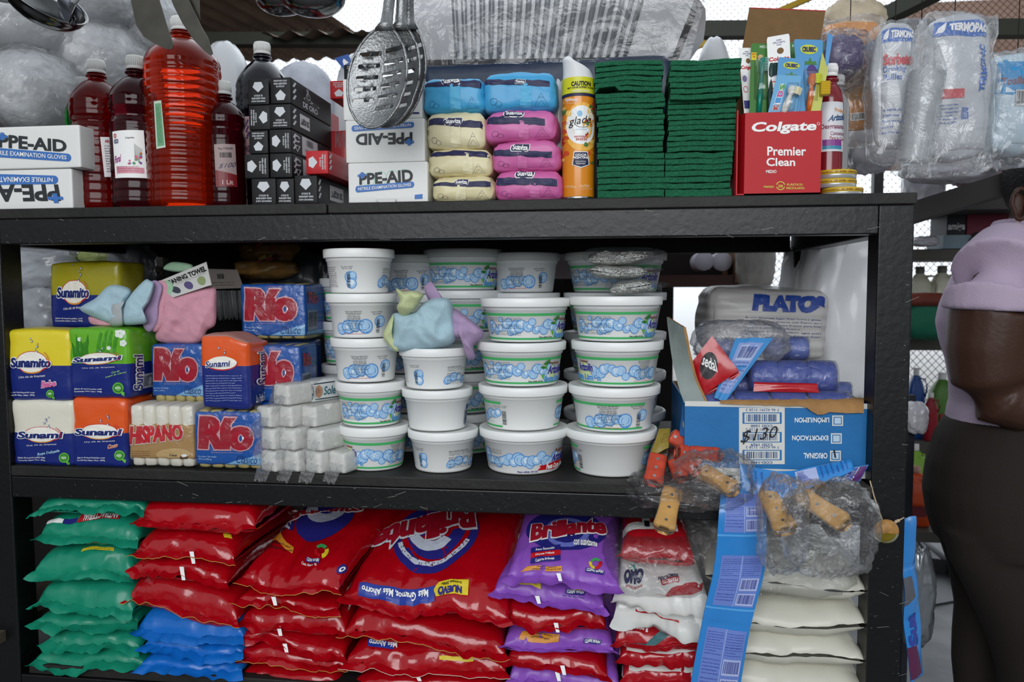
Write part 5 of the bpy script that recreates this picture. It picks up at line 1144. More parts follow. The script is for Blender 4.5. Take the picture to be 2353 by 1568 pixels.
def sheetpx(mb, pts, m, nn=8, seed=0, amp=.002, th=.0012, back=None):
    """thin packet between four (px, py, Y) corners: bl, br, tr, tl"""
    c = [P(*p) for p in pts]; nrm = (c[1] - c[0]).cross(c[3] - c[0]).normalized(); nrm = nrm if nrm.dot(CAM - c[0]) > 0 else -nrm
    def fn(u, v, sg=1):
        p = c[0].lerp(c[1], u).lerp(c[3].lerp(c[2], u), v); b = (4 * u * (1 - u)) ** .5 * (4 * v * (1 - v)) ** .5 if 0 <= u <= 1 and 0 <= v <= 1 else 0
        return p + nrm * (sg * th * b + amp * noise.noise(Vector((u * 3 + seed, v * 3, seed))))
    V = [fn(i / nn, j / nn) for j in range(nn + 1) for i in range(nn + 1)]; mb.add(V, grid_faces(nn + 1, nn + 1), m, True)
    V = [fn(i / nn, j / nn, -1) for j in range(nn + 1) for i in range(nn + 1)]; mb.add(V, grid_faces(nn + 1, nn + 1, flip=True), back or m, True)
    return Surf(lambda u, v: fn(u, v))
SRED = mat('b3121f', .28, bump=.3, bs=30, coat=.5); SBLU = mat('3f8fd0', .25, bump=.5, bs=25, coat=.5)
mb = MB(); s = sheetpx(mb, [(1607, 915, Yb + .02), (1697, 852, Yb + .015), (1636, 772, Yb + .03), (1590, 832, Yb + .03)], SRED, 8, 1, .003, .003)
ELL(mb, s, s.q((1603, 862), (1640, 880), (1652, 810), (1614, 808)), mat('1d1a22', .4), 1, 22); T(mb, s, 'sedal', s.q((1612, 838), (1651, 857), (1643, 828), (1618, 813)), PRW, .02, .1, 2)
mb.build('shampoo_sachet', None, label='dark red shampoo sachet with a black oval, standing in the carton', cat='sachet')
mb = MB(); s = sheetpx(mb, [(1610, 920, Yb + .028), (1700, 862, Yb + .025), (1694, 845, Yb + .03), (1600, 900, Yb + .035)], SRED, 6, 2, .003, .002); mb.build('shampoo_sachet', None, label='dark red sachet edge just behind the black oval one', cat='sachet')
mb = MB(); sheetpx(mb, [(1731, 900, Yb + .03), (1882, 903, Yb + .03), (1878, 882, Yb + .035), (1733, 878, Yb + .035)], SRED, 8, 3, .003, .004); mb.build('shampoo_sachet', None, label='dark red sachet lying flat against the blue roll', cat='sachet')
mb = MB(); s = sheetpx(mb, [(1640, 915, Yb + .012), (1668, 922, Yb + .012), (1777, 776, Yb + .06), (1690, 778, Yb + .06)], SBLU, 10, 4, .004, .002)
BLT = mat('8a9fd4', .35); RECT(mb, s, uvr(.15, .1, .85, .92), BLT, .8, 6); FINE(mb, s, uvr(.2, .12, .8, .6), mat('3a4a96', .4), 8, 4, 1.4, 26); BAR(mb, s, uvr(.25, .62, .8, .88), mat('2a3a86', .4), mat('b9c6e6', .4), 5, 1.4)
mb.build('softener_sachet', None, label='light blue softener sachet leaning out of the carton', cat='sachet')
mb = MB(); crumple(mb, P(1700, 785, Yb + .12), (.075, .05, .035), film(op=.22, rough=.1, bump=1, bs=35, gloss=.5), 4, .3, 22); mb.build('clear_bag', None, label='crumpled clear bag behind the sachets in the carton', cat='plastic bag')
# ---------------------------------------------------------------- orange handles, knives and pouches at the carton's foot
OH = mat('c2452c', .55, bump=.2, bs=90, mott=.25, ms=60); STL = mat('b5b7ba', .25, 1); WH = mat('c99a58', .42, bump=.1, bs=60, mott=.22, ms=25, coat=.15)
def handle(mb, a, b, w0, w1, th, m, rivets=3, nrm=None, split=True, hook=0):
    """flat rounded knife handle of two slabs with a steel tang between and rivets; from a (end) to b (blade side)"""
    a, b = Vector(a), Vector(b); t = b - a; L = t.length; t.normalize(); nrm = (nrm or Vector((0, -1, .6))).normalized(); nrm = (nrm - t * nrm.dot(t)).normalized(); sd = t.cross(nrm)
    n = 20
    def out(k): u = k; return (w0 + (w1 - w0) * u) * (1 + (.05 if m is WH else .02) * math.cos(u * math.pi * 2.2)) * .5 * (min(1, (u + .02) / .09) ** .5 if u < .09 else 1)
    for sg in (1, -1):
        V = []
        for j in range(5):
            f = (0, .55, 1, 1.0, .0)[j]; hh = (.12, .9, 1.0, .75, 1)[j] if 0 else None
        prof = [(1.0, .06), (1.0, .55), (.86, .92), (.45, 1.0), (-.45, 1.0), (-.86, .92), (-1.0, .55), (-1.0, .06)]
        V = [a + t * (L * i / (n - 1)) + sd * (out(i / (n - 1)) * p[0] + hook * (1 - i / (n - 1)) ** 4) + nrm * (sg * th / 2 * p[1]) for i in range(n) for p in prof]
        k = len(prof); mb.add(V, grid_faces(k, n) + [list(range(k)), [(n - 1) * k + i for i in range(k)]], m, True)
    V = [a + t * (L * (i / (n - 1)) - .0004) + sd * (out(i / (n - 1)) * 1.01 * p + hook * (1 - i / (n - 1)) ** 4) + nrm * (q * .0012) for i in range(n) for p, q in ((1, -1), (1, 1), (-1, 1), (-1, -1))]
    mb.add(V, grid_faces(4, n, True) + [[0, 1, 2, 3]], STL, False)
    for k in range(rivets):
        p = a + t * (L * (.18 + .62 * k / max(1, rivets - 1))) + nrm * (th / 2 + .0001); r = .0028
        mb.add([p + (t * math.cos(q * .7854) + sd * math.sin(q * .7854)) * r + nrm * .0002 for q in range(8)], [list(range(8))], STL, False)
def knife(label, pa, pb, w0, w1, th, m, rivets=3, blade=.10, bag_=None, nrm=None, hook=0, cat='knife'):
    a, b = P(*pa), P(*pb); t = (b - a).normalized(); k = thing('kitchen_knife', label, cat, a)
    mb = MB(); handle(mb, a, b, w0, w1, th, m, rivets, nrm, hook=hook); mb.build('handle', k)
    mb = MB(); n = 8; sd = t.cross((nrm or Vector((0, -1, .6)))).normalized(); up = sd.cross(t)
    V = []
    for i in range(n + 1):
        u = i / n; w = w1 * .5 * (1 - u ** 3); V += [b + t * (blade * u) + sd * w + up * .0006, b + t * (blade * u) - sd * w + up * .0002, b + t * (blade * u) - sd * w - up * .0002, b + t * (blade * u) + sd * w - up * .0006]
    mb.add(V, grid_faces(4, n + 1, True), STL, False); mb.build('blade', k)
    if bag_:
        mb = MB(); c, h, sd_, amp = bag_; crumple(mb, P(*c), h, film(op=.03, rough=.05, bump=.55, bs=60, gloss=.42), sd_, amp * 1.2, 30, 2.6); mb.build('clear_bag', k)
    return k
up_ = Vector((0, -.75, .65))
knife('wooden handled knife nearest the big tubs, handle poking out over the shelf edge', (1524, 1220, -.075), (1545, 1128, .0), .034, .030, .017, WH, 3, .10, ((1560, 1125, .02), (.075, .05, .026), 3, .35), Vector((0, -1, .35)))
knife('wooden handled knife wrapped in a clear bag, between the first knife and the sachet strip', (1690, 1128, -.03), (1612, 1085, .03), .026, .03, .02, WH, 2, .07, ((1640, 1100, -.02), (.055, .035, .04), 6, .3), up_)
knife('wooden handled knife hanging out just beside the sachet strip in a clear bag', (1808, 1222, -.085), (1762, 1135, -.01), .036, .028, .018, WH, 3, .09, ((1798, 1205, -.07), (.034, .03, .068), 9, .3), Vector((0, -1, .4)))
knife('wooden handled knife slanting down towards the post in a large clear bag', (1946, 1208, -.09), (1822, 1125, -.005), .030, .026, .018, WH, 3, .09, ((1905, 1215, -.07), (.062, .03, .066), 12, .28), Vector((-.2, -1, .5)))
for k, (pa, pb, w, lab) in enumerate((((1500, 1112, -.012), (1512, 1050, .03), .032, 'orange handled knife standing by the outer tub column'), ((1540, 1000, .05), (1585, 1030, .05), .026, 'orange handled knife uppermost in the heap by the carton'), ((1556, 1040, .02), (1606, 1052, .04), .03, 'orange handled knife in the middle of the heap'),
        ((1566, 1102, .0), (1550, 1062, .03), .026, 'orange handled knife half covered by the clear bag'), ((1655, 1046, .0), (1590, 1040, .03), .022, 'orange handled knife lying along the carton foot'), ((1600, 1082, -.004), (1570, 1068, .02), .02, 'orange handled knife under the clear bag end'))):
    knife(lab, pa, pb, w, w * .9, .018, OH, 3 if k in (0,) else 2, .05, None, Vector((0, -1, .5)), cat='knife')
mb = MB(); s = sheetpx(mb, [(1492, 1050, .03), (1536, 1030, .035), (1540, 985, .06), (1515, 985, .06)], mat('8d7a2c', .45, bump=.3, bs=60), 8, 3, .003, .003); FINE(mb, s, uvr(.5, .3, .85, .75), mat('4d4216', .5), 5, 3, 1, 12); mb.build('spice_pouch', None, label='dull yellow pouch leaning behind the orange knife handle', cat='pouch')
mb = MB(); s = sheetpx(mb, [(1560, 1000, .045), (1590, 1010, .03), (1600, 930, .06), (1570, 925, .065)], mat('1f5a9a', .4, bump=.3, bs=60), 8, 3, .003, .003); ELL(mb, s, uvr(.2, .2, .9, .55), mat('c9a12c', .4), 1, 12); mb.build('spice_pouch', None, label='blue and yellow pouch squeezed between tubs and carton', cat='pouch')
pz = MB(); s = sheetpx(pz, [(1690, 1112, -.004), (1830, 1100, -.004), (1800, 1082, .028), (1690, 1085, .028)], mat('cfc9ba', .6), 6, 2, .001, .001); FINE(pz, s, uvr(.1, .3, .6, .8), mat('7a6a55', .5), 4, 3, 1, 40); RECT(pz, s, uvr(.8, .3, .9, .6), LRED, 1); pz.build('newspaper_sheet', None, label='printed paper sheet lying under the carton front', cat='paper')
# sachet strip over the edge
BLS = mat('2f86d2', .25, bump=.4, bs=22, coat=.5)
def strip(name, label, pts, wid, m, prn, seed=0, fold=.003, wdir=None, cat='sachet strip'):
    """hanging strip through (px, py, Y) centre points; wid in metres"""
    W = [P(*p) for p in pts]; mb = MB()
    def path(t):
        f = max(0, min(.9999, t)) * (len(W) - 1); i = int(f); u = f - i; p0, p1, p2, p3 = W[max(i - 1, 0)], W[i], W[i + 1], W[min(i + 2, len(W) - 1)]
        return .5 * ((2 * p1) + (p2 - p0) * u + (2 * p0 - 5 * p1 + 4 * p2 - p3) * u * u + (3 * p1 - p0 - 3 * p2 + p3) * u ** 3)
    wd = [Vector(w) for w in wdir] if wdir else None
    def fn(u, v):
        c = path(1 - v); 
        if wd: f = max(0, min(.9999, 1 - v)) * (len(wd) - 1); i = int(f); w = wd[i].lerp(wd[i + 1], f - i)
        else: w = Vector((wid, 0, 0))
        tg = path(min(1, 1 - v + .01)) - path(max(0, 1 - v - .01)); n = w.cross(tg).normalized()
        if n.dot(CAM - c) < 0: n = -n
        return c + w * (u - .5) + n * (fold * noise.noise(Vector((u * 2 + seed, v * 5, seed))) + .0035 * math.sin(math.pi * max(0, min(1, u))) ** .5 * abs(math.sin(math.pi * v * NS)) ** .4)
    NS = len(pts) - 1; L = 60
    V = [fn(i / 10, j / L) for j in range(L + 1) for i in range(11)]; mb.add(V, grid_faces(11, L + 1), m, True)
    V = [Vector(fn(i / 10, j / L)) + Vector((0, .0035, -.0005)) for j in range(L + 1) for i in range(11)]; mb.add(V, grid_faces(11, L + 1, flip=True), m, True)
    s = Surf(fn, n=40); prn(mb, s); return mb.build(name, None, label=label, cat=cat)
IND = mat('34429a', .4); PAN = mat('6e86cf', .35)
def panel(mb, s, v0, v1, seed, flip=False):
    h = v1 - v0; RECT(mb, s, uvr(.12, v0 + h * .04, .94, v1 - h * .26), PAN, .8, 12)
    RECT(mb, s, uvr(.52, v0 + h * .04, .535, v1 - h * .26), mat('9fb6e6', .4), 1.4, 8)
    for k, (a, b) in enumerate(((.15, .5), (.56, .9))):
        FINE(mb, s, uvr(a, v0 + h * .45, b, v1 - h * .3), IND, 9, seed + k, 1.6, 26)
        if k: BAR(mb, s, uvr(.56, v0 + h * .26, .92, v0 + h * .43), IND, mat('b4c0e8', .4), seed, 1.6)
        else: FINE(mb, s, uvr(a, v0 + h * .24, b, v0 + h * .42), IND, 5, seed + 5, 1.6, 26)
    FINE(mb, s, uvr(.15, v0 + h * .09, .5, v0 + h * .22), IND, 3, seed + 9, 1.6, 26); BAR(mb, s, uvr(.56, v0 + h * .06, .92, v0 + h * .22), IND, mat('b4c0e8', .4), seed + 1, 1.6)
    RECT(mb, s, uvr(0, v0 - .004, 1, v0 + .004), mat('5aa6e6', .4), 1, 10)
def pr_strip(mb, s):
    for k in range(3): panel(mb, s, .02 + k * .30, .02 + (k + 1) * .30, 20 + k)
    BAR(mb, s, uvr(.5, .9, .95, .97), IND, mat('b4c0e8', .4), 9, 1.6); FINE(mb, s, uvr(.05, .9, .45, .97), IND, 5, 2, 1.6, 24)
strip('softener_sachet_strip', 'light blue softener sachet strip hanging down over the shelf edge', [(1710, 1118, .01), (1707, 1165, -.028), (1700, 1300, -.032), (1668, 1440, -.03), (1640, 1600, -.02)], .076, BLS, pr_strip, 3, .003,
      [(.07, 0, .01), (.072, .01, .0), (.080, .01, -.0), (.074, 0, -.006), (.078, 0, -.004)])
def pr_arm(mb, s):
    FINE(mb, s, uvr(.2, .55, .9, .9), IND, 8, 4, 1.2, 24); BAR(mb, s, uvr(.2, .3, .9, .5), IND, mat('b4c0e8', .4), 4, 1.2); FINE(mb, s, uvr(.2, .05, .9, .28), IND, 6, 8, 1.2, 24)
strip('softener_sachet_strip', 'light blue softener sachet strip slanting up along the carton foot to the post', [(1702, 1120, -.004), (1790, 1115, -.012), (1870, 1095, -.01), (1960, 1068, .0)], .07, BLS, pr_arm, 5, .003,
      [(0, .02, .075), (0, .03, .035), (0, .03, .022), (0, .02, .012)])
mb = MB(); s = sheetpx(mb, [(1868, 1108, .004), (1975, 1108, .006), (1996, 1068, .01), (1900, 1085, .006)], BLS, 8, 8, .003, .003); POLY(mb, s, [(0, 0), (1, 0), (1, 1), (.3, 1)], uvr(.66, .05, .98, .95), mat('5a2c6e', .4), .8, 6); T(mb, s, 'Suavitel', rot90(uvr(.5, .1, .78, .95), 1), IND, .04, .1, 1.6, outline=PRW, ow=.04)
mb.build('softener_sachet', None, label='light blue softener sachet end with purple corner at the post foot', cat='sachet')
# wooden block and amber charm
mb = MB(); X0, X1, Z0, Z1 = span(1885, 1110, 1998, 1150, .0); box(mb, P(1880, 1130, .002).x, P(1998, 1130, .002).x, -.012, .03, P(1940, 1150, 0).z, P(1940, 1114, 0).z, mat('2f2d27', .7, bump=.3, mott=.3), .003); mb.build('wood_offcut', None, label='dark wood offcut nailed on the shelf edge by the post', cat='wood block')
ch = thing('round_charm', 'round wood and amber glass charm hanging by a cord on the post', 'pendant', P(2036, 1222, -.012))
cc = P(2036, 1222, -.018); rc = (P(2066, 1222, -.018).x - P(2006, 1222, -.018).x) / 2; mb = MB(); mu = MB()
def dome(mb, m, a0, a1, rad, dep):
    V = []; n = 24; k = 7
    for j in range(k + 1):
        t = j / k
        for i in range(n + 1):
            a = a0 + (a1 - a0) * i / n; V.append(cc + Vector((rad * math.cos(a) * t, -dep * (1 - t * t) ** .5, rad * math.sin(a) * t)))
    mb.add(V, grid_faces(n + 1, k + 1), m, True)
dome(mu, mat('a5793f', .5, mott=.3, ms=120), -.12, math.pi + .12, rc, .009); dome(mu, mat('8a6a3a', .5), 0, 2 * math.pi, rc * .97, -.004); mu.build('wooden_disc', ch)
dome(mb, mat('b5a824', .08, trans=.75, ior=1.3, coat=.4), math.pi + .1, 2 * math.pi - .1, rc * 1.01, .0105); mb.build('amber_glass', ch)
mb = MB(); sm = mat('b9a68a', .8)
tube(mb, [P(1999, 1105, .0), P(2008, 1140, -.006), P(2027, 1195, -.018)], .0012, sm, 6); tube(mb, [P(2054, 1205, -.018), P(2066, 1196, -.012), P(2077, 1190, -.004)], .0012, sm, 6)
for x, y in ((2054, 1203), (2059, 1199), (2064, 1197)): crumple(mb, P(x, y, -.016), (.0022, .002, .0022), sm, x, .3, 6)
mb.build('cord', ch)
# ================================================================ BOTTOM BOARD: detergent bags
YB = .016
def foilm(h, r=.2): return mat(h, r, bump=.55, bs=26, coat=.5, detail=3)
TEAL = mat('158a6c', .38, bump=.6, bs=30, coat=.15); RDB = foilm('a80413'); BLB = mat('0f6bc4', .35, bump=.6, bs=28, coat=.2); PUR = mat('8a4fb8', .42, bump=.5, bs=30, coat=.15)
YLN = mat('c79a4a', .4); YTG = mat('e0c92a', .4); DBL = mat('28277c', .35); ORT = mat('d9902f', .4)
def db(label, rect, m, seed, D=.26, Y=YB, pr=None, seam=None, edge=None, z0=None, z1=None, **kw):
    x0, y0, x1, y1 = rect; X0, X1, Z0, Z1 = span(x0, y0, x1, y1, Y)
    kw.setdefault('wr', .0042 if pr else .0065); Z0 = z0 if z0 is not None else Z0; Z1 = z1 if z1 is not None else Z1 + .12 * (Z1 - Z0)
    if pr: kw.setdefault('nu', 72); kw.setdefault('nv', 60)
    def prints(mb, s):
        if pr: pr(mb, s)
        if seam:   # pale back seam crossing the crimped end
            x, ya, yb = seam; pt = s.at(*s.inv(x, ya)); mb.add([P(x - 5, ya, Y - .012), P(x + 5, ya, Y - .012), P(x + 9, yb, Y - .016), P(x + 1, yb, Y - .016)], [(0, 1, 2, 3)], PRW, False)
    kw.setdefault('fin', .014)
    o, s = bag('detergent_bag', X0, X1, Z0, Z1, Y, D, m, seed=seed, prints=prints, edge=edge, **kw)
    return tag(o, label, 'detergent')
# teal bags
gl = ['at the bottom of the teal pile', 'second from the bottom of the teal pile', 'third from the bottom of the teal pile', 'fourth in the teal pile, corner ears sticking out', 'fat one in the middle of the teal pile', 'with a red antibacterial tag', 'at the top of the teal pile under the beam']
def pgr(mb, s): 
    T(mb, s, 'ANTIBACTERIAL', rot180(s.q((190, 1201), (272, 1193), (280, 1180), (195, 1187))), PRW, .03, 0, 2.6); RECT(mb, s, s.q((178, 1203), (274, 1195), (283, 1177), (190, 1184)), mat('b8202c', .4), 1.6); RECT(mb, s, s.q((145, 1205), (176, 1203), (180, 1192), (150, 1194)), DBL, 1.6); RECT(mb, s, s.q((108, 1207), (144, 1204), (148, 1195), (112, 1197)), PRW, 1.6)
def pgy(mb, s): RECT(mb, s, s.q((187, 1270), (262, 1268), (262, 1260), (192, 1262)), YTG, 1.2); FINE(mb, s, s.q((215, 1269), (260, 1268), (260, 1261), (218, 1262)), INK, 2, 3, 2, 20)
for k, (r, sl) in enumerate((((84, 1498, 330, 1547), 0), ((110, 1456, 322, 1500), 0), ((86, 1418, 316, 1458), 0), ((82, 1346, 308, 1422), 0), ((82, 1270, 306, 1350), .0), ((92, 1196, 318, 1266), .0), ((88, 1150, 330, 1192), .06))):
    db('teal detergent bag ' + gl[k], r, TEAL, 100 + k, pr={5: pgr, 4: pgy}.get(k), slope=sl + .02, rz=(.02, -.02, .03, -.03, .02, -.02, .03)[k], Y=YB + .003 * (k % 3), D=.24, fin=.02, ears=.09)
for k, (r, lab) in enumerate((((325, 1516, 556, 1556), 'bottom'), ((330, 1478, 558, 1518), 'middle'), ((315, 1410, 562, 1482), 'top'))):
    db(f'bright blue detergent bag, {lab} one of the blue pile', r, BLB, 120 + k, slope=.02, D=.24, Y=YB + .003 * k, rz=-.03 * k, fin=.018, tilt=-.06 * (k == 2))
rl = ['lowest of the red ones, lying across the blue bags', 'second red one above the blue bags', 'third red one above the blue bags, with a gold edge line', 'top red one above the blue bags, pushed against the beam']
for k, (r, sm, ti) in enumerate((((293, 1345, 550, 1436), None, -.12), ((303, 1294, 525, 1348), (417, 1303, 1334), -.06), ((306, 1234, 540, 1298), (440, 1268, 1296), -.03), ((308, 1158, 590, 1230), None, .0))):
    db('shiny red detergent bag, ' + rl[k], r, RDB, 130 + k, seam=sm, edge=YLN if k in (0, 2) else None, tilt=ti, slope=.03, D=.25, rz=-.06, Y=YB - .003 * k, pr=(lambda mb, s: RECT(mb, s, s.q((515, 1237), (533, 1240), (530, 1230), (512, 1228)), YTG, 1.2)) if k == 2 else None)
# middle red pile
def brill(mb, s, q, c1=RR_, up=False, out=True):
    FAT(mb, s, 'Brillante', q, c1, .03, .12, 3, PRW, .05, .007)
def cres(mb, s, q, a, b, r0, m, l): ELL(mb, s, q, m, l, 40, a, b, r0)
def pred1(mb, s):
    ELL(mb, s, s.q((650, 1245), (800, 1240), (830, 1140), (690, 1150)), DBL, 1, 30); ELL(mb, s, s.q((690, 1205), (790, 1200), (800, 1150), (710, 1155)), mat('b9bfd0', .35), 1.8, 24, 0, 6.28, .45)
    brill(mb, s, s.q((612, 1205), (832, 1180), (840, 1150), (625, 1170)))
    RECT(mb, s, s.q((598, 1232), (672, 1222), (678, 1206), (612, 1216)), DBL, 1.4); LINES(mb, s, s.q((612, 1230), (666, 1222), (670, 1206), (616, 1214)), PRW, ['Limpieza Profunda', 'Colores Brillantes'], 2.4, bold=.03)
    POLY(mb, s, [(0, .35), (.3, 1), (.7, .55), (1, .5), (.95, 0), (.7, .1), (.4, .35), (.2, .3)], s.q((594, 1276), (676, 1276), (676, 1246), (594, 1246)), ORT, 1.4, 6); LINES(mb, s, s.q((618, 1268), (672, 1276), (672, 1260), (620, 1250)), INK, ['Detergente en polvo', 'para todo tipo de ropa'], 2.4)
    for k, m in enumerate((GRN, RED, YTG)): ELL(mb, s, s.q((724, 1285), (756, 1285), (756, 1252), (724, 1252)), m, 1.6, 10, k * 2.09 + .6, k * 2.09 + 2.4, .5)
    RECT(mb, s, s.q((703, 1292), (734, 1297), (737, 1286), (706, 1281)), DBL, 1.6); T(mb, s, 'CLEAN WASH', s.q((706, 1291), (733, 1295), (735, 1287), (708, 1283)), PRW, .03, 0, 2.4); T(mb, s, 'Cont. Neto 10', s.q((693, 1298), (728, 1303), (728, 1297), (695, 1292)), PRW, .02, 0, 1.6)
    ELL(mb, s, s.q((770, 1325), (795, 1318), (798, 1298), (775, 1302)), DBL, 1.5, 14); ELL(mb, s, s.q((776, 1320), (792, 1314), (793, 1303), (779, 1306)), PRW, 2, 12, 0, 6.28, .5)
zz = ZB + .0005
for k, (r, sm) in enumerate((((548, 1540, 780, 1596), None), ((540, 1496, 792, 1545), None), ((548, 1462, 792, 1500), (654, 1480, 1500)), ((552, 1402, 796, 1466), (640, 1440, 1462)))):
    db('shiny red detergent bag in the middle pile, ' + ('at the very bottom', 'second up with a gold edge', 'third up', 'fourth up, plain')[k], r, RDB, 140 + k, seam=sm, edge=YLN if k == 1 else None, slope=.02, rz=(-.03, .02, -.04, -.05)[k], Y=YB + .002 * k)
db('flattened red detergent bag with gold edge directly under the leaning printed one', (545, 1366, 778, 1404), RDB, 145, edge=YLN, slope=.02, rz=-.05, seam=(628, 1372, 1392))
db('red printed detergent bag on top of the middle pile, lettering reading upright', (540, 1306, 790, 1372), RDB, 146, D=.30, pr=pred1, slope=.30, rz=-.20, edge=YLN, hf=.3, pv=2.4, Y=YB - .006, wr=.004)
# big upside-down bag
def pbig(mb, s):
    o = s.q((850, 1345), (1110, 1315), (1110, 1170), (880, 1185)); LBG = mat('c3c9d8', .35); PCH = mat('c9907c', .4)
    ELL(mb, s, s.q((890, 1335), (1105, 1300), (1100, 1165), (915, 1180)), DBL, 1, 44); ELL(mb, s, s.q((925, 1300), (1080, 1282), (1085, 1172), (945, 1180)), RDB, 1.5, 36); ELL(mb, s, s.q((930, 1290), (1070, 1276), (1075, 1170), (945, 1178)), DBL, 1.9, 36, 3.3, 6.2, .55); ELL(mb, s, s.q((905, 1308), (1085, 1290), (1090, 1180), (925, 1190)), LBG, 2.1, 40, 3.35, 5.9, .88); ELL(mb, s, s.q((930, 1268), (1050, 1262), (1060, 1178), (950, 1184)), LBG, 2.3, 30, 3.0, 5.6, .6)
    rr = random.Random(2)
    for k in range(60):
        a = rr.uniform(3.5, 5.9); rd = rr.uniform(.86, .98); q = s.q((905, 1308), (1085, 1290), (1090, 1180), (925, 1190)) if k == 0 else q; x, y = .5 + .5 * rd * math.cos(a), .5 + .5 * rd * math.sin(a); ELL(mb, s, [bil(q, x - .007, y - .01), bil(q, x + .007, y - .01), bil(q, x + .007, y + .01), bil(q, x - .007, y + .01)], mat('4c2430', .4), 2.7, 6)
    q = rot180(s.q((848, 1282), (1093, 1218), (1093, 1166), (850, 1226))); FAT(mb, s, 'Brillante', q, mat('a01226', .35), .04, -.1, 4, mat('d5d9e2', .35), .045, .007)
    RECT(mb, s, s.q((824, 1370), (1000, 1382), (1000, 1347), (826, 1340)), mat('1f3a9a', .35), 1.5, 12); T(mb, s, 'Más Gramos, Más Ahorro', rot180(s.q((832, 1362), (986, 1374), (986, 1354), (832, 1346))), PRW, .03, 0, 2.6)
    POLY(mb, s, [(0, .5), (.13, .98), (1, 1), (1, .0), (.1, 0)], s.q((995, 1376), (1076, 1370), (1078, 1334), (1000, 1342)), YTG, 1.8, 6); T(mb, s, 'NUEVO', rot180(s.q((1008, 1371), (1062, 1366), (1062, 1350), (1008, 1353))), DBL, .06, 0, 2.8); T(mb, s, 'Empaque 2000g', rot180(s.q((1016, 1348), (1060, 1344), (1060, 1338), (1016, 1341))), INK, .02, 0, 2.8)
def pbig2(mb, s): RECT(mb, s, s.q((846, 1487), (905, 1494), (905, 1476), (846, 1470)), mat('1f3a9a', .35), 1.5, 8); T(mb, s, 'Más Ahorro', rot180(s.q((848, 1484), (912, 1492), (912, 1478), (850, 1472))), PRW, .03, 0, 2.4); RECT(mb, s, s.q((1010, 1517), (1088, 1521), (1088, 1512), (1010, 1508)), YTG, 1.5, 6)
db('large red detergent bag at the bottom of the widest pile', (812, 1556, 1160, 1610), RDB, 150, D=.3, slope=.02)
db('large red detergent bag with a blue print strip, second up in the widest pile', (796, 1486, 1162, 1562), RDB, 151, D=.3, slope=.04, pr=pbig2, rz=.0, seam=(960, 1556, 1566), edge=mat('d9c9b9', .4))
db('large red detergent bag beneath the printed top one in the widest pile', (790, 1432, 1160, 1504), RDB, 152, D=.3, slope=.03, tilt=-.08, edge=YLN)
db('large red detergent bag with upside down blue and white lettering, top of the widest pile', (782, 1338, 1172, 1434), RDB, 153, D=.31, slope=.30, rz=-.10, pr=pbig, hf=.28, pv=2.2, wr=.005, Y=YB - .006)
# purple pile
def ppur(mb, s):
    ELL(mb, s, s.q((1205, 1275), (1400, 1275), (1385, 1182), (1212, 1182)), DBL, 1, 30); ELL(mb, s, s.q((1250, 1262), (1360, 1262), (1350, 1192), (1255, 1192)), mat('6f77c9', .4), 1.5, 26, 0, 6.28, .75)
    FAT(mb, s, 'Brillante', s.q((1219, 1250), (1390, 1235), (1388, 1198), (1222, 1212)), RR_, .04, .05, 4, PRW, .04, .007)
    for k, (m, t_) in enumerate(((DBL, 'Suave Sensación'), (RED, 'Limpieza Profunda'), (DBL, 'Colores Brillantes'))):
        y = 1270 + k * 12; RECT(mb, s, s.q((1220, y + 4), (1288, y - 4), (1288, y - 16), (1221, y - 8)), m, 2.4, 4); T(mb, s, t_, s.q((1232, y + 0), (1274, y - 5), (1274, y - 11), (1232, y - 6)), PRW, .02, .1, 3)
    T(mb, s, 'con suavizante', s.q((1316, 1258), (1372, 1262), (1372, 1250), (1318, 1242)), PRW, .03, .0, 4.4)
    RECT(mb, s, s.q((1196, 1316), (1291, 1314), (1291, 1302), (1212, 1303)), ORT, 1.4, 4); LINES(mb, s, s.q((1222, 1314), (1289, 1312), (1289, 1302), (1226, 1303)), INK, ['Detergente en polvo con', 'suavizante para todo tipo de ropa'], 2.2)
    for k, m in enumerate((GRN, YTG, RED)): ELL(mb, s, s.q((1352, 1309), (1384, 1309), (1382, 1284), (1354, 1284)), m, 1.6, 10, k * 2.09 + .6, k * 2.09 + 2.5, .5)
    RECT(mb, s, s.q((1345, 1316), (1386, 1323), (1389, 1314), (1347, 1306)), DBL, 1.8, 4); T(mb, s, 'CLEAN WASH', s.q((1348, 1314), (1384, 1320), (1386, 1314), (1350, 1308)), PRW, .03, 0, 2.6)
def ppur2(mb, s):
    RECT(mb, s, s.q((1175, 1342), (1242, 1356), (1243, 1344), (1185, 1334)), YTG, 1.4, 4); LINES(mb, s, s.q((1185, 1343), (1240, 1354), (1241, 1345), (1190, 1335)), INK, ['Detergente en polvo', 'para todo tipo'], 2.2); RECT(mb, s, s.q((1298, 1366), (1342, 1371), (1344, 1361), (1300, 1355)), DBL, 1.8, 4); T(mb, s, 'CLEAN WASH', s.q((1301, 1364), (1340, 1368), (1342, 1362), (1303, 1357)), PRW, .03, 0, 2.6); ELL(mb, s, s.q((1308, 1358), (1342, 1362), (1342, 1346), (1308, 1342)), YTG, 1.5, 12, 0, 6.28, .5); T(mb, s, 'Cont. Neto 360g / 12.6 oz', s.q((1292, 1373), (1342, 1380), (1342, 1374), (1293, 1368)), DBL, .02, 0, 1.5)
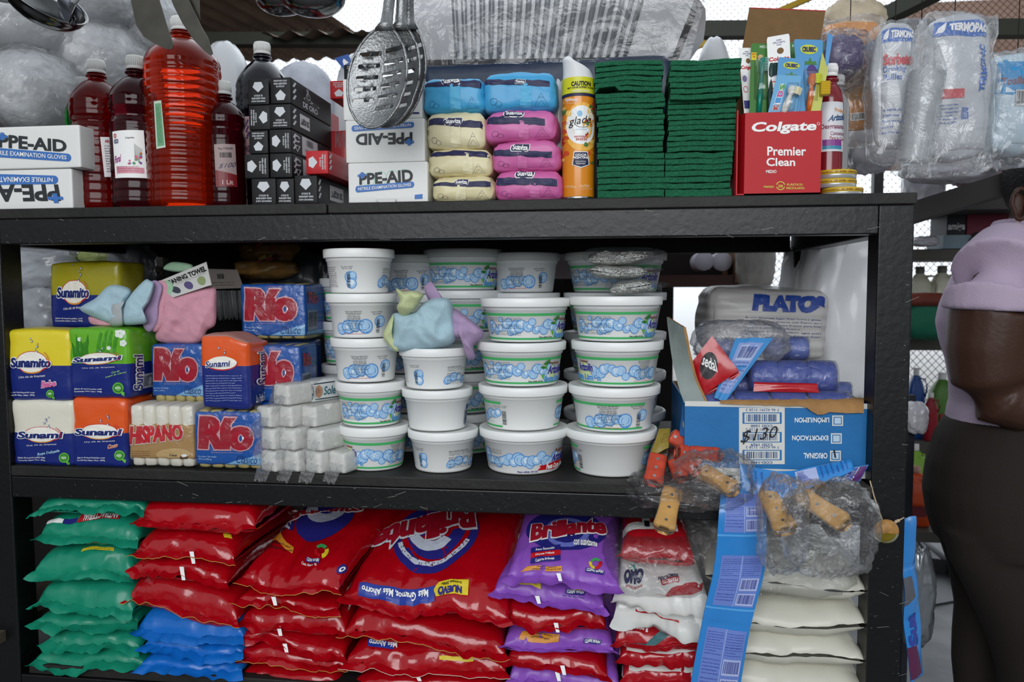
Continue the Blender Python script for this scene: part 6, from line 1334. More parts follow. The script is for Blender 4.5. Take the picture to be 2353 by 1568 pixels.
def ppur3(mb, s):
    RECT(mb, s, s.q((1192, 1470), (1284, 1476), (1286, 1460), (1202, 1452)), ORT, 1.4, 4); LINES(mb, s, s.q((1215, 1471), (1282, 1476), (1284, 1461), (1220, 1456)), INK, ['Detergente en polvo con', 'suavizante para todo'], 2.2); RECT(mb, s, s.q((1340, 1479), (1380, 1483), (1382, 1473), (1342, 1469)), DBL, 1.8, 4); T(mb, s, 'CLEAN WASH', s.q((1343, 1478), (1378, 1481), (1380, 1475), (1345, 1471)), PRW, .03, 0, 2.6)
db('purple detergent bag at the bottom beside the widest red pile', (1170, 1535, 1424, 1600), PUR, 160, slope=.02, seam=(1280, 1545, 1566))
db('red detergent bag between two purple ones, lower', (1165, 1500, 1396, 1556), RDB, 161, slope=.04, tilt=-.08, rz=-.04, seam=(1292, 1530, 1552))
db('purple detergent bag with an orange strip, in the middle of its pile', (1158, 1448, 1410, 1508), PUR, 162, slope=.06, pr=ppur3, fin=.006)
db('red detergent bag between two purple ones, upper', (1150, 1396, 1392, 1460), RDB, 163, slope=.04, tilt=-.06, rz=-.03, seam=(1277, 1432, 1454))
db('purple detergent bag partly covered by the top purple one', (1135, 1340, 1388, 1400), PUR, 164, slope=.07, tilt=-.1, pr=ppur2, seam=(1234, 1370, 1388), rz=-.03)
db('purple detergent bag with large red lettering, top of its pile', (1164, 1288, 1422, 1348), PUR, 165, slope=.30, tilt=-.04, pr=ppur, hf=.25, pv=2.2, D=.28, seam=(1283, 1318, 1336), rz=-.05, Y=YB - .012, fin=.018)
db('purple detergent bag standing behind its pile near the red and white bags', (1300, 1310, 1428, 1560), PUR, 166, slope=.0, Y=YB + .10, D=.16, pr=lambda mb, s: None)
# red and white bags
OWH = mat('dcdcd8', .3, bump=.6, bs=28, coat=.4); ORD = foilm('a8131f'); GY = mat('c8c8c8', .4)
def pom(lines=True, txt=None):
    def f(mb, s):
        if lines: RECT(mb, s, uvr(.03, .10, .8, .2), OWH, 1, 12); RECT(mb, s, uvr(.3, .1, .42, .98), OWH, 1, 12); RECT(mb, s, uvr(.33, .13, .41, .22), INK, 1.8, 4); BAR(mb, s, uvr(.52, .5, .8, .7), INK, GY, 3, 1.5); POLY(mb, s, [(0, 0), (1, 0), (.5, 1)], uvr(.06, .55, .14, .8), PRW, 1.2, 3)
        if txt: txt(mb, s)
    return f
def pomo(mb, s):
    ORD2 = mat('b3202a', .35); T(mb, s, 'OMO', s.q((1432, 1345), (1478, 1338), (1478, 1308), (1434, 1312)), mat('1d2450', .35), .08, .1, 2); T(mb, s, 'MULTI ACTIVE', s.q((1438, 1352), (1476, 1350), (1476, 1345), (1438, 1346)), ORD2, .03, 0, 2)
    for k in range(5): a = k * 1.256; RECT(mb, s, [s.inv(1454, 1304), s.inv(1458, 1304), s.inv(1458 + 14 * math.cos(a), 1304 + 8 * math.sin(a)), s.inv(1454 + 14 * math.cos(a), 1304 + 8 * math.sin(a))], mat('2f8f8a', .4), 2, 3)
    RECT(mb, s, s.q((1520, 1346), (1560, 1340), (1560, 1326), (1516, 1334)), ORD2, 1.5); T(mb, s, 'PERFECTO', rot180(s.q((1522, 1344), (1558, 1339), (1558, 1330), (1520, 1336))), PRW, .03, 0, 2.2); T(mb, s, 'REMOCION', rot180(s.q((1512, 1336), (1558, 1328), (1558, 1320), (1512, 1328))), mat('1d2450', .35), .03, 0, 2.2)
    POLY(mb, s, [(0, 0), (1, .2), (1, .55), (.4, .5)], s.q((1500, 1392), (1610, 1380), (1618, 1350), (1500, 1366)), ORD2, 1.4, 6)
def pomr(mb, s): POLY(mb, s, [(.15, 0), (.75, 0), (.8, 1), (.5, .75), (.1, 1)], uvr(.1, .0, .9, .8), ORD, 1.2, 12)
def pom9(mb, s): T(mb, s, '900 g', s.q((1461, 1450), (1490, 1454), (1490, 1444), (1461, 1440)), PRW, .04, 0, 2); POLY(mb, s, [(0, 0), (1, .2), (1, 1), (.86, .35), (.8, 1), (.72, .4), (.6, .3)], s.q((1440, 1484), (1610, 1490), (1600, 1430), (1500, 1430)), mat('1f5f66', .4), 1.4, 8); RECT(mb, s, s.q((1425, 1494), (1600, 1506), (1600, 1500), (1425, 1488)), OWH, 1.3, 12)
def pom2(mb, s): RECT(mb, s, uvr(0, .02, 1, .16), OWH, 1, 12)
for k, (r, m, pr, lab, kw) in enumerate((((1430, 1535, 1612, 1590), ORD, pom2, 'red and white detergent bag at the very bottom of the outer pile', {}), ((1424, 1494, 1614, 1538), ORD, pom2, 'red and white detergent bag, second up in the outer pile', {}), ((1414, 1432, 1618, 1502), ORD, pom9, 'red detergent bag marked 900 g with a teal pattern', {}),
        ((1414, 1372, 1625, 1446), OWH, pomr, 'white and red detergent bag drooping over the 900 g one', dict(tilt=-.12, fin=.026, droop=.9)), ((1416, 1312, 1624, 1392), OWH, pomo, 'white detergent bag with dark blue lettering and a drooping corner', dict(tilt=-.06, fin=.026, droop=.9, pv=2.2)), ((1426, 1236, 1596, 1312), ORD, pom(), 'red detergent bag with a white cross band, topmost in the outer pile', dict(tilt=-.06, fin=.006)))):
    db(lab, r, m, 170 + k, slope=.05, pr=pr, D=.24, Y=YB + .002, **kw)
mb = MB(); crumple(mb, P(1512, 1262, .12), (.10, .125, .052), film(op=.03, rough=.06, bump=1.0, bs=32, gloss=.38), 7, .12, 30, sq=4); mb.build('clear_bag', None, label='clear plastic bag around the topmost red detergent bag', cat='plastic bag')
mb = MB(); crumple(mb, P(1625, 1260, .13), (.05, .05, .055), film(op=.25, rough=.08, bump=1.0, bs=32, gloss=.5), 8, .35, 22); mb.build('clear_bag', None, label='crumpled clear bag behind the sachet strip, under the beam', cat='plastic bag')
# white bulk bags
WB = mat('cfcdbf', .42, bump=.45, bs=22, coat=.2, sub=.0)
for k, (r, lab) in enumerate((((1620, 1545, 1996, 1640), 'at the bottom'), ((1616, 1468, 1990, 1556), 'second from the bottom'), ((1618, 1388, 1996, 1480), 'third from the bottom'), ((1620, 1296, 1996, 1398), 'on top, with gathered corner'))):
    db('plain white bulk bag by the post, ' + lab, r, WB, 180 + k, D=.40, slope=.06, tilt=-.02 * k, wr=.0035, hf=.5, pu=4, pv=4, fin=0)
mb = MB(); crumple(mb, P(1790, 1290, .10), (.12, .10, .035), film(op=.10, rough=.1, bump=1.0, bs=25, gloss=.35), 9, .2, 26); mb.build('clear_bag', None, label='loose clear plastic over the topmost white bulk bag', cat='plastic bag')
# ================================================================ SETTING AND BACKGROUND
CONC = mat('6f7072', .85, bump=.3, bs=30, mott=.35, ms=5)
def st(name, mb): o = mb.build(name); o['kind'] = 'structure'; return o
mb = MB(); box(mb, -3, 3.2, -2.0, 4.2, -.05, 0, CONC); st('floor', mb)
RUST = mat('866c58', .75, bump=.4, bs=40, mott=.4, ms=6); TIN = mat('a8998a', .6, bump=.2, bs=30, mott=.35, ms=5); DKW = mat('24211f', .8, mott=.3, ms=6)
# roof: overlapping corrugated sheets with gaps, on beams
def corr(mb, x0, x1, y0, y1, z0, z1, m, w=.076):
    n = int((x1 - x0) / w * 6); V = []
    for j in range(2):
        for i in range(n + 1): x = x0 + (x1 - x0) * i / n; V.append((x, (y0, y1)[j], (z0, z1)[j] + .009 * math.cos(x / w * 6.283)))
    mb.add(V, grid_faces(n + 1, 2), m, True)
for k, (x0, x1, y0, y1, z0, z1) in enumerate(((-2.6, -1.0, .4, 2.2, 2.12, 2.3), (-.52, -.2, .6, 1.25, 2.05, 2.1), (.62, 2.9, .3, 1.6, 2.3, 2.5), (-.3, .5, 1.5, 2.6, 2.5, 2.8), (-1.0, -.7, .9, 1.6, 1.98, 2.1))):
    mb = MB(); corr(mb, x0, x1, y0, y1, z0, z1, TIN if k % 2 else RUST); st('ceiling', mb)
for k, (a, b, r) in enumerate((((400, 92, 1.0), (880, 92, 1.0), .018), ((1540, 70, 1.1), (2420, 66, 1.1), .022), ((2150, -20, .9), (1980, 66, 1.1), .02))):
    mb = MB(); p, q = P(*a), P(*b); d = (q - p); n = Vector((0, 0, 1)) if abs(d.z) < .1 else Vector((1, 0, .3)); box(mb, 0, d.length, -.02, .02, -r, r, mat('3a3d33', .6), M=Matrix.Translation(p) @ d.to_track_quat('X', 'Z').to_matrix().to_4x4()); st('ceiling_beam', mb)
# back wall boards low down and the mesh above
mb = MB(); box(mb, -2.6, .22, 1.5, 1.54, 0, 1.34, DKW); st('wall_back', mb)
mb = MB(); box(mb, .22, .80, 1.5, 1.54, 0, .86, DKW); st('wall_back', mb)
mb = MB(); box(mb, -2.6, -2.56, -.4, 4, 0, 2.2, DKW); st('wall_left', mb)
mb = MB(); wm = mat('6b4f3c', .7); cs_, ch_ = .024, .013; Yw = 1.44
def wires(x0, x1, z0, z1, slope=0):
    i = x0
    while i < x1:
        z = z0; k = 0; pts = []
        while z <= z1: pts.append((i + (cs_ / 2 if k % 2 else 0), z)); z += ch_; k += 1
        for sgn in (1, -1):
            for a, b in zip(pts, pts[1:]):
                if sgn < 0: a, b = (2 * i - a[0], a[1]), (2 * i - b[0], b[1])
                w = .0014; ya, yb = Yw + (a[1] - z0) * slope, Yw + (b[1] - z0) * slope
                mb.add([(a[0] - w, ya, a[1]), (a[0] + w, ya, a[1]), (b[0] + w, yb, b[1]), (b[0] - w, yb, b[1])], [(0, 1, 2, 3)], wm, False)
        i += cs_
wires(-2.4, 2.2, 1.3, 2.35, .2); wires(.35, 1.1, .85, 1.3)
o = mb.build('wire_mesh'); tag(o, 'rusty diamond wire mesh closing the back of the stall up to the roof', 'wire mesh')
mb = MB(); box(mb, -3.4, -1.6, 3.6, 3.7, 0, 2.45, mat('c9a796', .8, mott=.2, ms=3)); box(mb, 1.3, 3.6, 3.6, 3.7, 1.95, 2.9, mat('c9a796', .8, mott=.2, ms=3)); st('wall_outside', mb)
mb = MB(); p, q = P(1590, 112, 1.5), P(1715, 58, 1.5); d = q - p; box(mb, -.1, d.length + .3, -.01, .01, -.009, .009, mat('c9a52a', .5), M=Matrix.Translation(p) @ d.to_track_quat('X', 'Z').to_matrix().to_4x4()); st('trim_1', mb)
# things stacked behind, glimpsed over the top board
MILK = mat('c6c9cc', .3, bump=.4, bs=14, coat=.3, mott=.06, ms=8); WRF = film(op=.2, rough=.08, bump=1, bs=30, gloss=.55); WRL = film(op=.10, rough=.08, bump=1.0, bs=26, gloss=.35); WR2 = film(op=.01, rough=.08, bump=.5, bs=26, gloss=.1)
def ball_bag(x, y, r, Y, label, seed, m=MILK, name='foam_cup_sleeve', cat='cups', sy=1.4, film_=True, sx=1, sz=1):
    c = P(x, y, Y); R = (P(x + r, y, Y) - c).length; t = thing(name, label, cat, c - Vector((0, 0, R)))
    if name == 'plastic_bag': top = c.z + R * sz; c.z = (top + ZT) / 2; sz = (top - ZT) / 2 / R; t.location.z = ZT; t['_abs'] = list(t.location)
    mb = MB(); crumple(mb, c, (R * sx, R * sy, R * sz), m, seed, .05, 20, 2, sq=2.3); mb.build('sleeve', t)
    if film_: mb = MB(); crumple(mb, c, (R * 1.07 * sx, R * sy * 1.07, R * 1.07 * sz), WRF, seed + 5, .16, 32, 5, sq=2.3); mb.build('clear_wrap', t)
for k, (x, y, r, Y, lab) in enumerate(((92, 218, 84, .22, 'round white sleeve end just above the glove boxes'), (75, 45, 100, .25, 'round white sleeve end under the ladle'), (-25, 165, 62, .18, 'round white sleeve cut off by the frame edge'), (235, 150, 92, .36, 'tall white sleeve behind the red bottles'), (228, -12, 66, .30, 'white sleeve end high behind the ladle'), (340, 60, 80, .45, 'pale sleeve behind the big orange bottle'), (165, 300, 60, .40, 'low white sleeve behind the green bottle'))):
    ball_bag(x, y, r, Y, lab + ' in clear wrap', 200 + k)
for k, (x, y, r, Y, sx, sz, lab, m) in enumerate(((520, 165, 62, .45, .9, 1, 'pile of pale plastic bags behind the dark blue bottle', MILK), (700, 190, 70, .5, 1.2, .6, 'white and blue plastic bag behind the foil boxes', mat('b9bdc9', .4, bump=.5, bs=20, mott=.3, ms=20)), (815, 160, 40, .5, 1.2, .8, 'small white bag behind the topmost glove box', MILK), (1640, 110, 45, .45, 1.1, .5, 'white plastic bag glimpsed above the scouring pads', MILK))):
    ball_bag(x, y, r, Y, lab, 230 + k, m, 'plastic_bag', 'plastic bag', 1.2, False, sx, sz)
mb = MB(); s = sheetpx(mb, [(790, 160, .42), (812, 150, .42), (800, 124, .42), (768, 134, .42)], mat('2a55a0', .4), 4, 1, .001, .001); POLY(mb, s, [(.1, .1), (.9, .2), (.6, .9), (.3, .6)], uvr(.2, .2, .8, .8), PRW, 1, 3); mb.build('printed_tag', None, label='small blue printed tag on the bags behind the glove boxes', cat='tag')
# aluminium tray stack with ribs
ALU = mat('b9babd', .36, .85); ty = .16
tr = thing('foil_tray', 'ribbed aluminium roasting trays nested in clear wrap, on the dark blue pack above the wipes', 'foil tray', P(1270, 130, ty))
def trf(u, v, r=1):   # long wall, slanting in towards the bottom, with vertical ribs
    px = 935 + (1630 - 935) * u; pl, pr_ = 950 + (1545 - 950) * u, 930 + (1600 - 930) * u
    x = pl + (pr_ - pl) * v; y = 138 - 8 * u - (150 - 8 * u) * v
    d = .05 - .05 * v; rib = 0
    if .16 < u < .84: w = (u - .16) / .68 * 21; rib = .013 * max(0, min(1, 4 * (w % 1), 4 * (.56 - w % 1))) * min(1, 6 * v, 6 * (1 - v) + .3)
    return P(x, y, ty + d * .6 - rib * r)
mb = MB(); n = 340; V = [trf(i / n, j / 8) for j in range(9) for i in range(n + 1)]; mb.add(V, grid_faces(n + 1, 9), ALU, False)
for lay in range(3):   # short walls going back and stacked rolled rims
    for (ua, sgn) in ((1, 1), (0, -1)):
        V = []
        for j in range(5):
            for i in range(7):
                p = trf(ua, j / 4); V.append(p + Vector((sgn * (.004 * lay + .03 * (i / 6) ** .5 * (j / 4)), .22 * i / 6 + .0, -.006 * lay)))
        mb.add(V, grid_faces(7, 5), ALU, True)
a, b = trf(0, 0), trf(1, 0); mb.add([a, b, b + Vector((0, .22, 0)), a + Vector((0, .22, 0))], [(0, 1, 2, 3)], ALU, False)
mb.build('tray_wall', tr)
mb = MB()
for lay in range(6): tube(mb, [P(930, -18 - 3 * lay, ty - .01), P(1612, -22 - 3 * lay, ty - .01), P(1650, -18 - 3 * lay, ty + .20)], .003, ALU, 6)
mb.build('rolled_rim', tr)
mb = MB(); V = []
for j in range(9):
    for i in range(25):
        u, v = i / 24, j / 8; p = P(928 + (1625 - 928) * u - 40 * (1 - v) * u, 152 - 175 * v - 14 * u * (1 - v), ty - .012); p.y += .01 * noise.noise(Vector((u * 8, v * 3, 0))); V.append(p)
mb.add(V, grid_faces(25, 9), WR2, True)
V = []
for j in range(9):
    for i in range(13): u, v = i / 12, j / 8; p = P(1585 + 40 * v - 70 * (1 - v) ** 2, 138 - 160 * v, ty - .012); p += Vector((.012 * math.sin(u * 9 + v * 3) * .5, .24 * u, .004 * math.sin(u * 20))); V.append(p)
mb.add(V, grid_faces(13, 9), WRL, True); mb.build('clear_wrap', tr)
mb = MB(); NB = mat('0a2440', .42, bump=.5, bs=20, coat=.05); X0, X1, Z0, Z1 = span(965, 132, 1545, 200, .15)
softbox(mb, Vector(((X0 + X1) / 2, .25, (ZT + Z1) / 2)), ((X1 - X0) / 2, .09, (Z1 - ZT) / 2 - .001), 0, 0, 0, .01, .002, .002, 3, NB, 12); mb.build('dark_blue_pack', None, label='large dark blue glossy pack carrying the aluminium trays, behind the wipes', cat='pack')
for x, y in ((1290, 200), ):
    mb = MB(); crumple(mb, P(1288, 300, .12), (.014, .05, .08), MILK, 3, .2, 10); mb.build('plastic_bag', None, label='pale bag sliver squeezed between wipes and air freshener', cat='plastic bag')
# ---------------------------------------------------------------- toothbrush display and neighbours
CR = mat('b90d1a', .55); BRN = mat('7d603c', .85, bump=.2, bs=150, mott=.1, ms=60); yd = .0
X0, X1, Z0, Z1 = span(1711, 257, 1887, 441, yd); Z0 = ZT + .0005; dd = .10
tb = thing('toothbrush_display_box', 'red cardboard toothbrush display box with brown raised lid at the end of the top board', 'display box', ((X0 + X1) / 2, yd + dd / 2, Z0))
mb = MB(); 
for a in ((X0, X1, yd, yd + .002, Z0, Z1), (X0 - .012, X0 - .010, yd + .002, yd + dd, Z0, Z1 + .005), (X1 - .002, X1, yd + .002, yd + dd, Z0, Z1), (X0 - .012, X1, yd + dd, yd + dd + .002, Z0, Z1 + .02), (X0 - .01, X1, yd, yd + dd, Z0, Z0 + .002)): box(mb, *a, CR)
mb.add([(X0, yd, Z0), (X0, yd, Z1), (X0 - .012, yd + .06, Z1 + .004), (X0 - .012, yd + .06, Z0)], [(0, 1, 2, 3)], CR, False)
s = Surf(lambda u, v: Vector((X0 + (X1 - X0) * u, yd, Z0 + (Z1 - Z0) * v)), curved=False)
T(mb, s, 'Colgate', s.q((1726, 310), (1876, 306), (1876, 278), (1728, 281)), PRW, .035, .12, 1); ELL(mb, s, s.q(1877, 281, 1884, 288), PRW, 1, 12, 0, 6.28, .75)
T(mb, s, 'Premier', s.q(1763, 337, 1852, 358), PRW, .02, 0, 1); T(mb, s, 'Clean', s.q(1761, 363, 1827, 382), PRW, .02, 0, 1); T(mb, s, 'MEDIO', s.q(1760, 391, 1784, 398), PRW, .02, 0, 1)
YG = mat('c8cf3a', .4); T(mb, s, 'MANGO', s.q(1755, 427, 1778, 432), YG, .02, 0, 1); T(mb, s, 'PLÁSTICO', s.q(1808, 421, 1844, 427), YG, .02, 0, 1); T(mb, s, 'RECICLADO', s.q(1807, 430, 1848, 435), YG, .02, 0, 1); T(mb, s, '25%', s.q(1788, 425, 1799, 431), YG, .03, 0, 1); ELL(mb, s, s.q(1783, 417, 1804, 437), YG, 1, 16, .2, 2.9, .82); ELL(mb, s, s.q(1783, 417, 1804, 437), YG, 1, 16, 3.4, 6, .82)
mb.build('box_body', tb)
mb = MB(); pp = [P(1692, 262, yd + dd - .0), P(1880, 262, yd + dd - .0), P(1897, 24, yd + dd + .012), P(1722, 17, yd + dd + .012)]; pp[0] = P(1690, 200, yd + dd); pp[1] = P(1868, 200, yd + dd)
V = pp + [p + Vector((0, .0015, 0)) for p in pp]; mb.add(V, [(0, 1, 2, 3), (7, 6, 5, 4), (0, 3, 7, 4), (1, 2, 6, 5), (2, 3, 7, 6)], BRN, False)
mb.add([pp[3] + Vector((0, -.0004, 0)), pp[2] + Vector((0, -.0004, 0)), pp[2] + Vector((0, -.0004, -.0016)), pp[3] + Vector((0, -.0004, -.0016))], [(0, 1, 2, 3)], CR, False)
mb.add([pp[0], pp[1], Vector((X1, yd + dd, Z0 + .02)), Vector((X0, yd + dd, Z0 + .02))], [(0, 1, 2, 3)], BRN, False); mb.build('lid_flap', tb)
def brush(mb, s, u0, v0, u1, v1, w, hm, bm, bl=.3, th=.006):
    """brush lying on a card: handle, head and bristles"""
    a, b = s.at(u0, v0, .004), s.at(u1, v1, .006); d = b - a
    tube(mb, [a + d * k for k in (0, .3, .55, .68, .74, .86, .97, 1)], [w * .8, w, w * .7, w * .5, w * 1.0, w * 1.15, w * .9, w * .2], hm, 8)
    sd = Vector((d.z, 0, -d.x)).normalized()
    for k in range(9):
        for r in range(3):
            p = a + d * (.75 + .22 * k / 8) + sd * w * (.5 + .35 * r) + Vector((0, -w * (1 - .3 * r), 0)); tube(mb, [p, p + sd * w * 1.1 + Vector((0, -w * .2, 0))], w * .16, bm[k % len(bm)], 5)
def bcard(label, pts, m, fn, seed=0, hole=True):
    t = thing('toothbrush_pack', label, 'toothbrush', P(*pts[0])); mb = MB(); c = [P(*p) for p in pts]
    s = Surf(lambda u, v: c[0].lerp(c[1], u).lerp(c[3].lerp(c[2], u), v), curved=False)
    out = [(.0, 0), (1, 0), (1, .97), (.96, 1), (.04, 1), (0, .97)]; POLY(mb, s, out, uvr(0, 0, 1, 1), m, .2); mb.add([s.at(*q, -.001) for q in out], [list(range(6))[::-1]], m, False)
    fn(mb, s); mb.build('card', t); return t, s
def blister(t, s, q): 
    mb = MB(); c = [s.at(*k) for k in q]; n = 8; V = []
    for j in range(n + 1):
        for i in range(n + 1): u, v = i / n, j / n; V.append(c[0].lerp(c[1], u).lerp(c[3].lerp(c[2], u), v) + Vector((0, -.013 * min(1, 6 * u, 6 * (1 - u), 6 * v, 6 * (1 - v)), 0)))
    mb.add(V, grid_faces(n + 1, n + 1), film(op=.04, rough=.05, bump=.2, bs=30, gloss=.4), True); mb.build('clear_blister', t)
COL = mat('c41a2a', .4); SKY_ = mat('4f96c9', .4, coat=.3); GRC = mat('3f7a2e', .4, coat=.3)
def fcol(mb, s):
    T(mb, s, 'Colgate', uvr(.05, .66, .95, .73), COL, .04, .1, 1); LINES(mb, s, uvr(.25, .86, .8, .95), DBL, ['AHORRO', 'CEPILLO DENTAL', 'SUAVE'], 1); ELL(mb, s, uvr(.42, .76, .72, .84), BRN, 1, 16)
    for k in range(2): ELL(mb, s, uvr(.08, .48 - .16 * k, .38, .58 - .16 * k), mat('7c6fa0', .4) if k == 0 else COL, 1, 16, 0, 6.28, .0 if k == 0 else .8)
    RECT(mb, s, uvr(.05, .08, .6, .2), DBL, 1)
t, s = bcard('white toothbrush card with red lettering at the display box corner by the pads', [(1710, 262, yd + .05), (1748, 262, yd + .05), (1730, 110, yd + .07), (1697, 110, yd + .07)], PRW, fcol)
def fmed(mb, s): T(mb, s, 'MEDIO', uvr(.4, .93, .9, .97), mat('c4d8c0', .4), .02, 0, 1); RECT(mb, s, uvr(.02, .76, .25, .87), YTG, 1); LINES(mb, s, uvr(.04, .78, .23, .86), COL, ['GRATIS', 'TAPA'], 2); ELL(mb, s, uvr(.3, .75, .56, .84), mat('c9a87c', .5), 1, 14); brush(mb, s, .3, .0, .5, .78, .0045, mat('13937f', .3, trans=.3), [mat('9fd0c4', .4)]); brush(mb, s, .66, .0, .85, .7, .005, mat('24413b', .4), [mat('3d5a52', .4)])
t, s = bcard('green toothbrush card with a teal brush in the display box', [(1722, 262, yd + .035), (1790, 262, yd + .035), (1775, 100, yd + .06), (1726, 100, yd + .06)], GRC, fmed); blister(t, s, uvr(.15, .2, .7, .8))
t, s = bcard('tall white toothbrush card with red lettering and a hook hole', [(1768, 262, yd + .03), (1822, 262, yd + .03), (1814, 77, yd + .05), (1762, 86, yd + .05)], PRW, fcol)
t, s = bcard('green toothbrush card edge behind the light blue cards', [(1815, 262, yd + .06), (1880, 262, yd + .06), (1895, 95, yd + .075), (1812, 98, yd + .075)], GRC, lambda mb, s: T(mb, s, 'MEDIO', uvr(.1, .93, .5, .97), mat('c4d8c0', .4), .02, 0, 1))
def fcru(mb, s, x=.17):
    ELL(mb, s, uvr(x + .0, .8, x + .62, .93), YG, 1, 24); T(mb, s, 'CRUBEC', uvr(x + .07, .83, x + .55, .9), NAVY, .06, 0, 2); POLY(mb, s, [(0, 0), (.1, .5), (.35, .4), (.5, 1), (.65, .4), (.9, .5), (1, 0)], uvr(.28, .66, .8, .76), GRC, 1)
def fcr2(mb, s): fcru(mb, s, .2); ELL(mb, s, uvr(.4, .48, .8, .66), mat('4a2f7c', .4), 1.5, 18); brush(mb, s, .42, .0, .6, .52, .006, mat('cf6a22', .4), [mat('c9d33a', .4), mat('d8da4a', .4)])
t, s = bcard('light blue toothbrush card with an orange handled child brush', [(1838, 262, yd + .022), (1886, 262, yd + .022), (1891, 92, yd + .04), (1824, 90, yd + .04)], SKY_, fcr2); blister(t, s, uvr(.25, .1, .85, .6))
t, s = bcard('light blue toothbrush card in front, top half showing over the smaller card', [(1778, 262, yd + .016), (1836, 262, yd + .016), (1850, 136, yd + .028), (1789, 131, yd + .028)], SKY_, lambda mb, s: fcru(mb, s, .2))
def fkid(mb, s):
    for k, (c, m) in enumerate((('K', 'a8352f'), ('i', '3f8fd0'), ('D', 'c23f8a'), ('S', '4f9a4a'))): T(mb, s, c, rot90(uvr(.13 + .025 * k, .10 + .17 * k, .34 + .025 * k, .25 + .17 * k), 1), mat(m, .4), .05, 0, 2, outline=PRW, ow=.05)
    brush(mb, s, .55, .0, .72, .68, .006, mat('dcdcd6', .4), [mat('e8e6da', .4), mat('ddd08a', .4)])
t, s = bcard('small light blue kids toothbrush card with a white brush, foremost in the display box', [(1764, 262, yd + .008), (1828, 262, yd + .008), (1842, 174, yd + .016), (1786, 172, yd + .016)], mat('62a6d2', .4, coat=.3), fkid); blister(t, s, uvr(.45, .02, .95, .82))
def fyel(mb, s): pass
t, s = bcard('narrow yellow green toothbrush card seen almost edge on, with a yellow bristle block', [(1862, 262, yd + .01), (1884, 262, yd + .012), (1902, 160, yd + .03), (1890, 120, yd + .03)], mat('c9cc6a', .4, coat=.3), fyel)
mb = MB(); p = P(1893, 205, yd + .012); box(mb, p.x - .005, p.x + .009, p.y - .004, p.y + .008, p.z - .009, p.z + .012, mat('d9b31f', .5, wave=120), .001); mb.build('bristle_block', t)
t, s = bcard('blue toothbrush head in clear wrap poking above the yellow green card', [(1895, 150, yd + .03), (1903, 150, yd + .03), (1914, 82, yd + .035), (1902, 76, yd + .035)], mat('4f96d0', .35, coat=.4), fyel)
mb = MB(); crumple(mb, P(1930, 130, .12), (.034, .03, .03), mat('3f2a66', .35, bump=.6, bs=40, coat=.4), 3, .25, 18); crumple(mb, P(1932, 140, .12), (.045, .035, .045), film(op=.08, rough=.06, bump=1, bs=60, gloss=.45), 4, .25, 20); mb.build('sponge_pack', None, label='dark purple pack in shiny clear film behind the toothbrushes', cat='pack')
DG = mat('7c1420', .22, coat=.5)
Yq = .07; R0 = (P(1937, 300, Yq).x - P(1885, 300, Yq).x) * .62; xc = P(1904, 300, Yq).x
t, s, b = bottle('degreaser_bottle', 'dark red degreaser bottle with white cap and label beside the toothbrush display box', xc, Yq, ZT + .0005, R0, P(1904, 150, Yq).z - ZT, DG, ribs=2, ribd=.0, shoulder=.72, capm=PRW, caph=.02)
def ldg(mb):
    q = s.q(1888, 236, 1938, 352); RECT(mb, s, s.q(1890, 322, 1932, 336), mat('8a3f8f', .4), 2, 6); RECT(mb, s, s.q(1890, 336, 1932, 344), mat('3f8fae', .4), 2, 6); T(mb, s, 'Arizolín', s.q((1902, 280), (1944, 274), (1944, 258), (1906, 266)), mat('2f4f7c', .4), .04, .15, 2.6); T(mb, s, 'Productos', s.q(1918, 248, 1942, 256), ORT, .02, 0, 2.6); T(mb, s, 'Desgrasante', s.q(1888, 287, 1936, 301), mat('8a4060', .4), .02, 0, 2.6); T(mb, s, 'Concentrado', s.q(1908, 302, 1944, 311), mat('8a4060', .4), .01, 0, 2.6); T(mb, s, 'Para la ...'.replace(' ...', ' Cocina'), s.q(1906, 313, 1940, 320), mat('a03040', .4), .01, .2, 2.6)
label_on(t, s, s.q(1886, 236, 1936, 350), mat('dcdde2', .4), ldg)
bottle('degreaser_bottle', 'second bottle with white cap right behind the dark red degreaser', P(1921, 300, .12).x, .12, ZT + .0005, R0 * .9, P(1921, 172, .12).z - ZT, mat('a8a9ab', .3, coat=.3), ribs=2, ribd=0, shoulder=.72, capm=PRW, caph=.02)
for k, (xa, xb, y0, y1, Y) in enumerate(((1885, 1983, 422, 441, .03), (1868, 1968, 402, 422, .035), (1870, 1968, 383, 403, .035))):
    Xa, Xb = P(xa, y0, Y + .03).x, P(xb, y0, Y + .03).x; r = (Xb - Xa) / 2; z0 = ZT + .0005 + k * .0142; xc = (Xa + Xb) / 2; t = thing('polish_tin', 'flat white tin with yellow rim band, ' + ('lowest, pushed forward', 'middle of three', 'top of three')[k] + ' beside the display box', 'tin', (xc, Y + r, z0)); mb = MB()
    lathe(mb, [(0, 0), (r * .97, 0), (r, .001), (r, .0068)], mat('c9ccd0', .3, .5), xc, Y + r, z0, 40); mb.build('tin_base', t); mb = MB(); lathe(mb, [(r * 1.0, .0066), (r * 1.02, .007), (r * 1.02, .0132), (r * .99, .0138), (0, .0138)], mat('d6b52c', .35, coat=.3), xc, Y + r, z0, 40)
    sf = cylsurf(xc, Y + r, z0 + .007, lambda v, r=r: r * 1.022, .006, -1.3, 1.3); T(mb, sf, 'LABORATORIOS ROLDAN S.A. - RES. 0010836 - LABORATORIOS', uvr(0, .25, 1, .75), mat('8a4a2a', .4), .02, 0, 1, cut=False); mb.build('tin_lid', t)
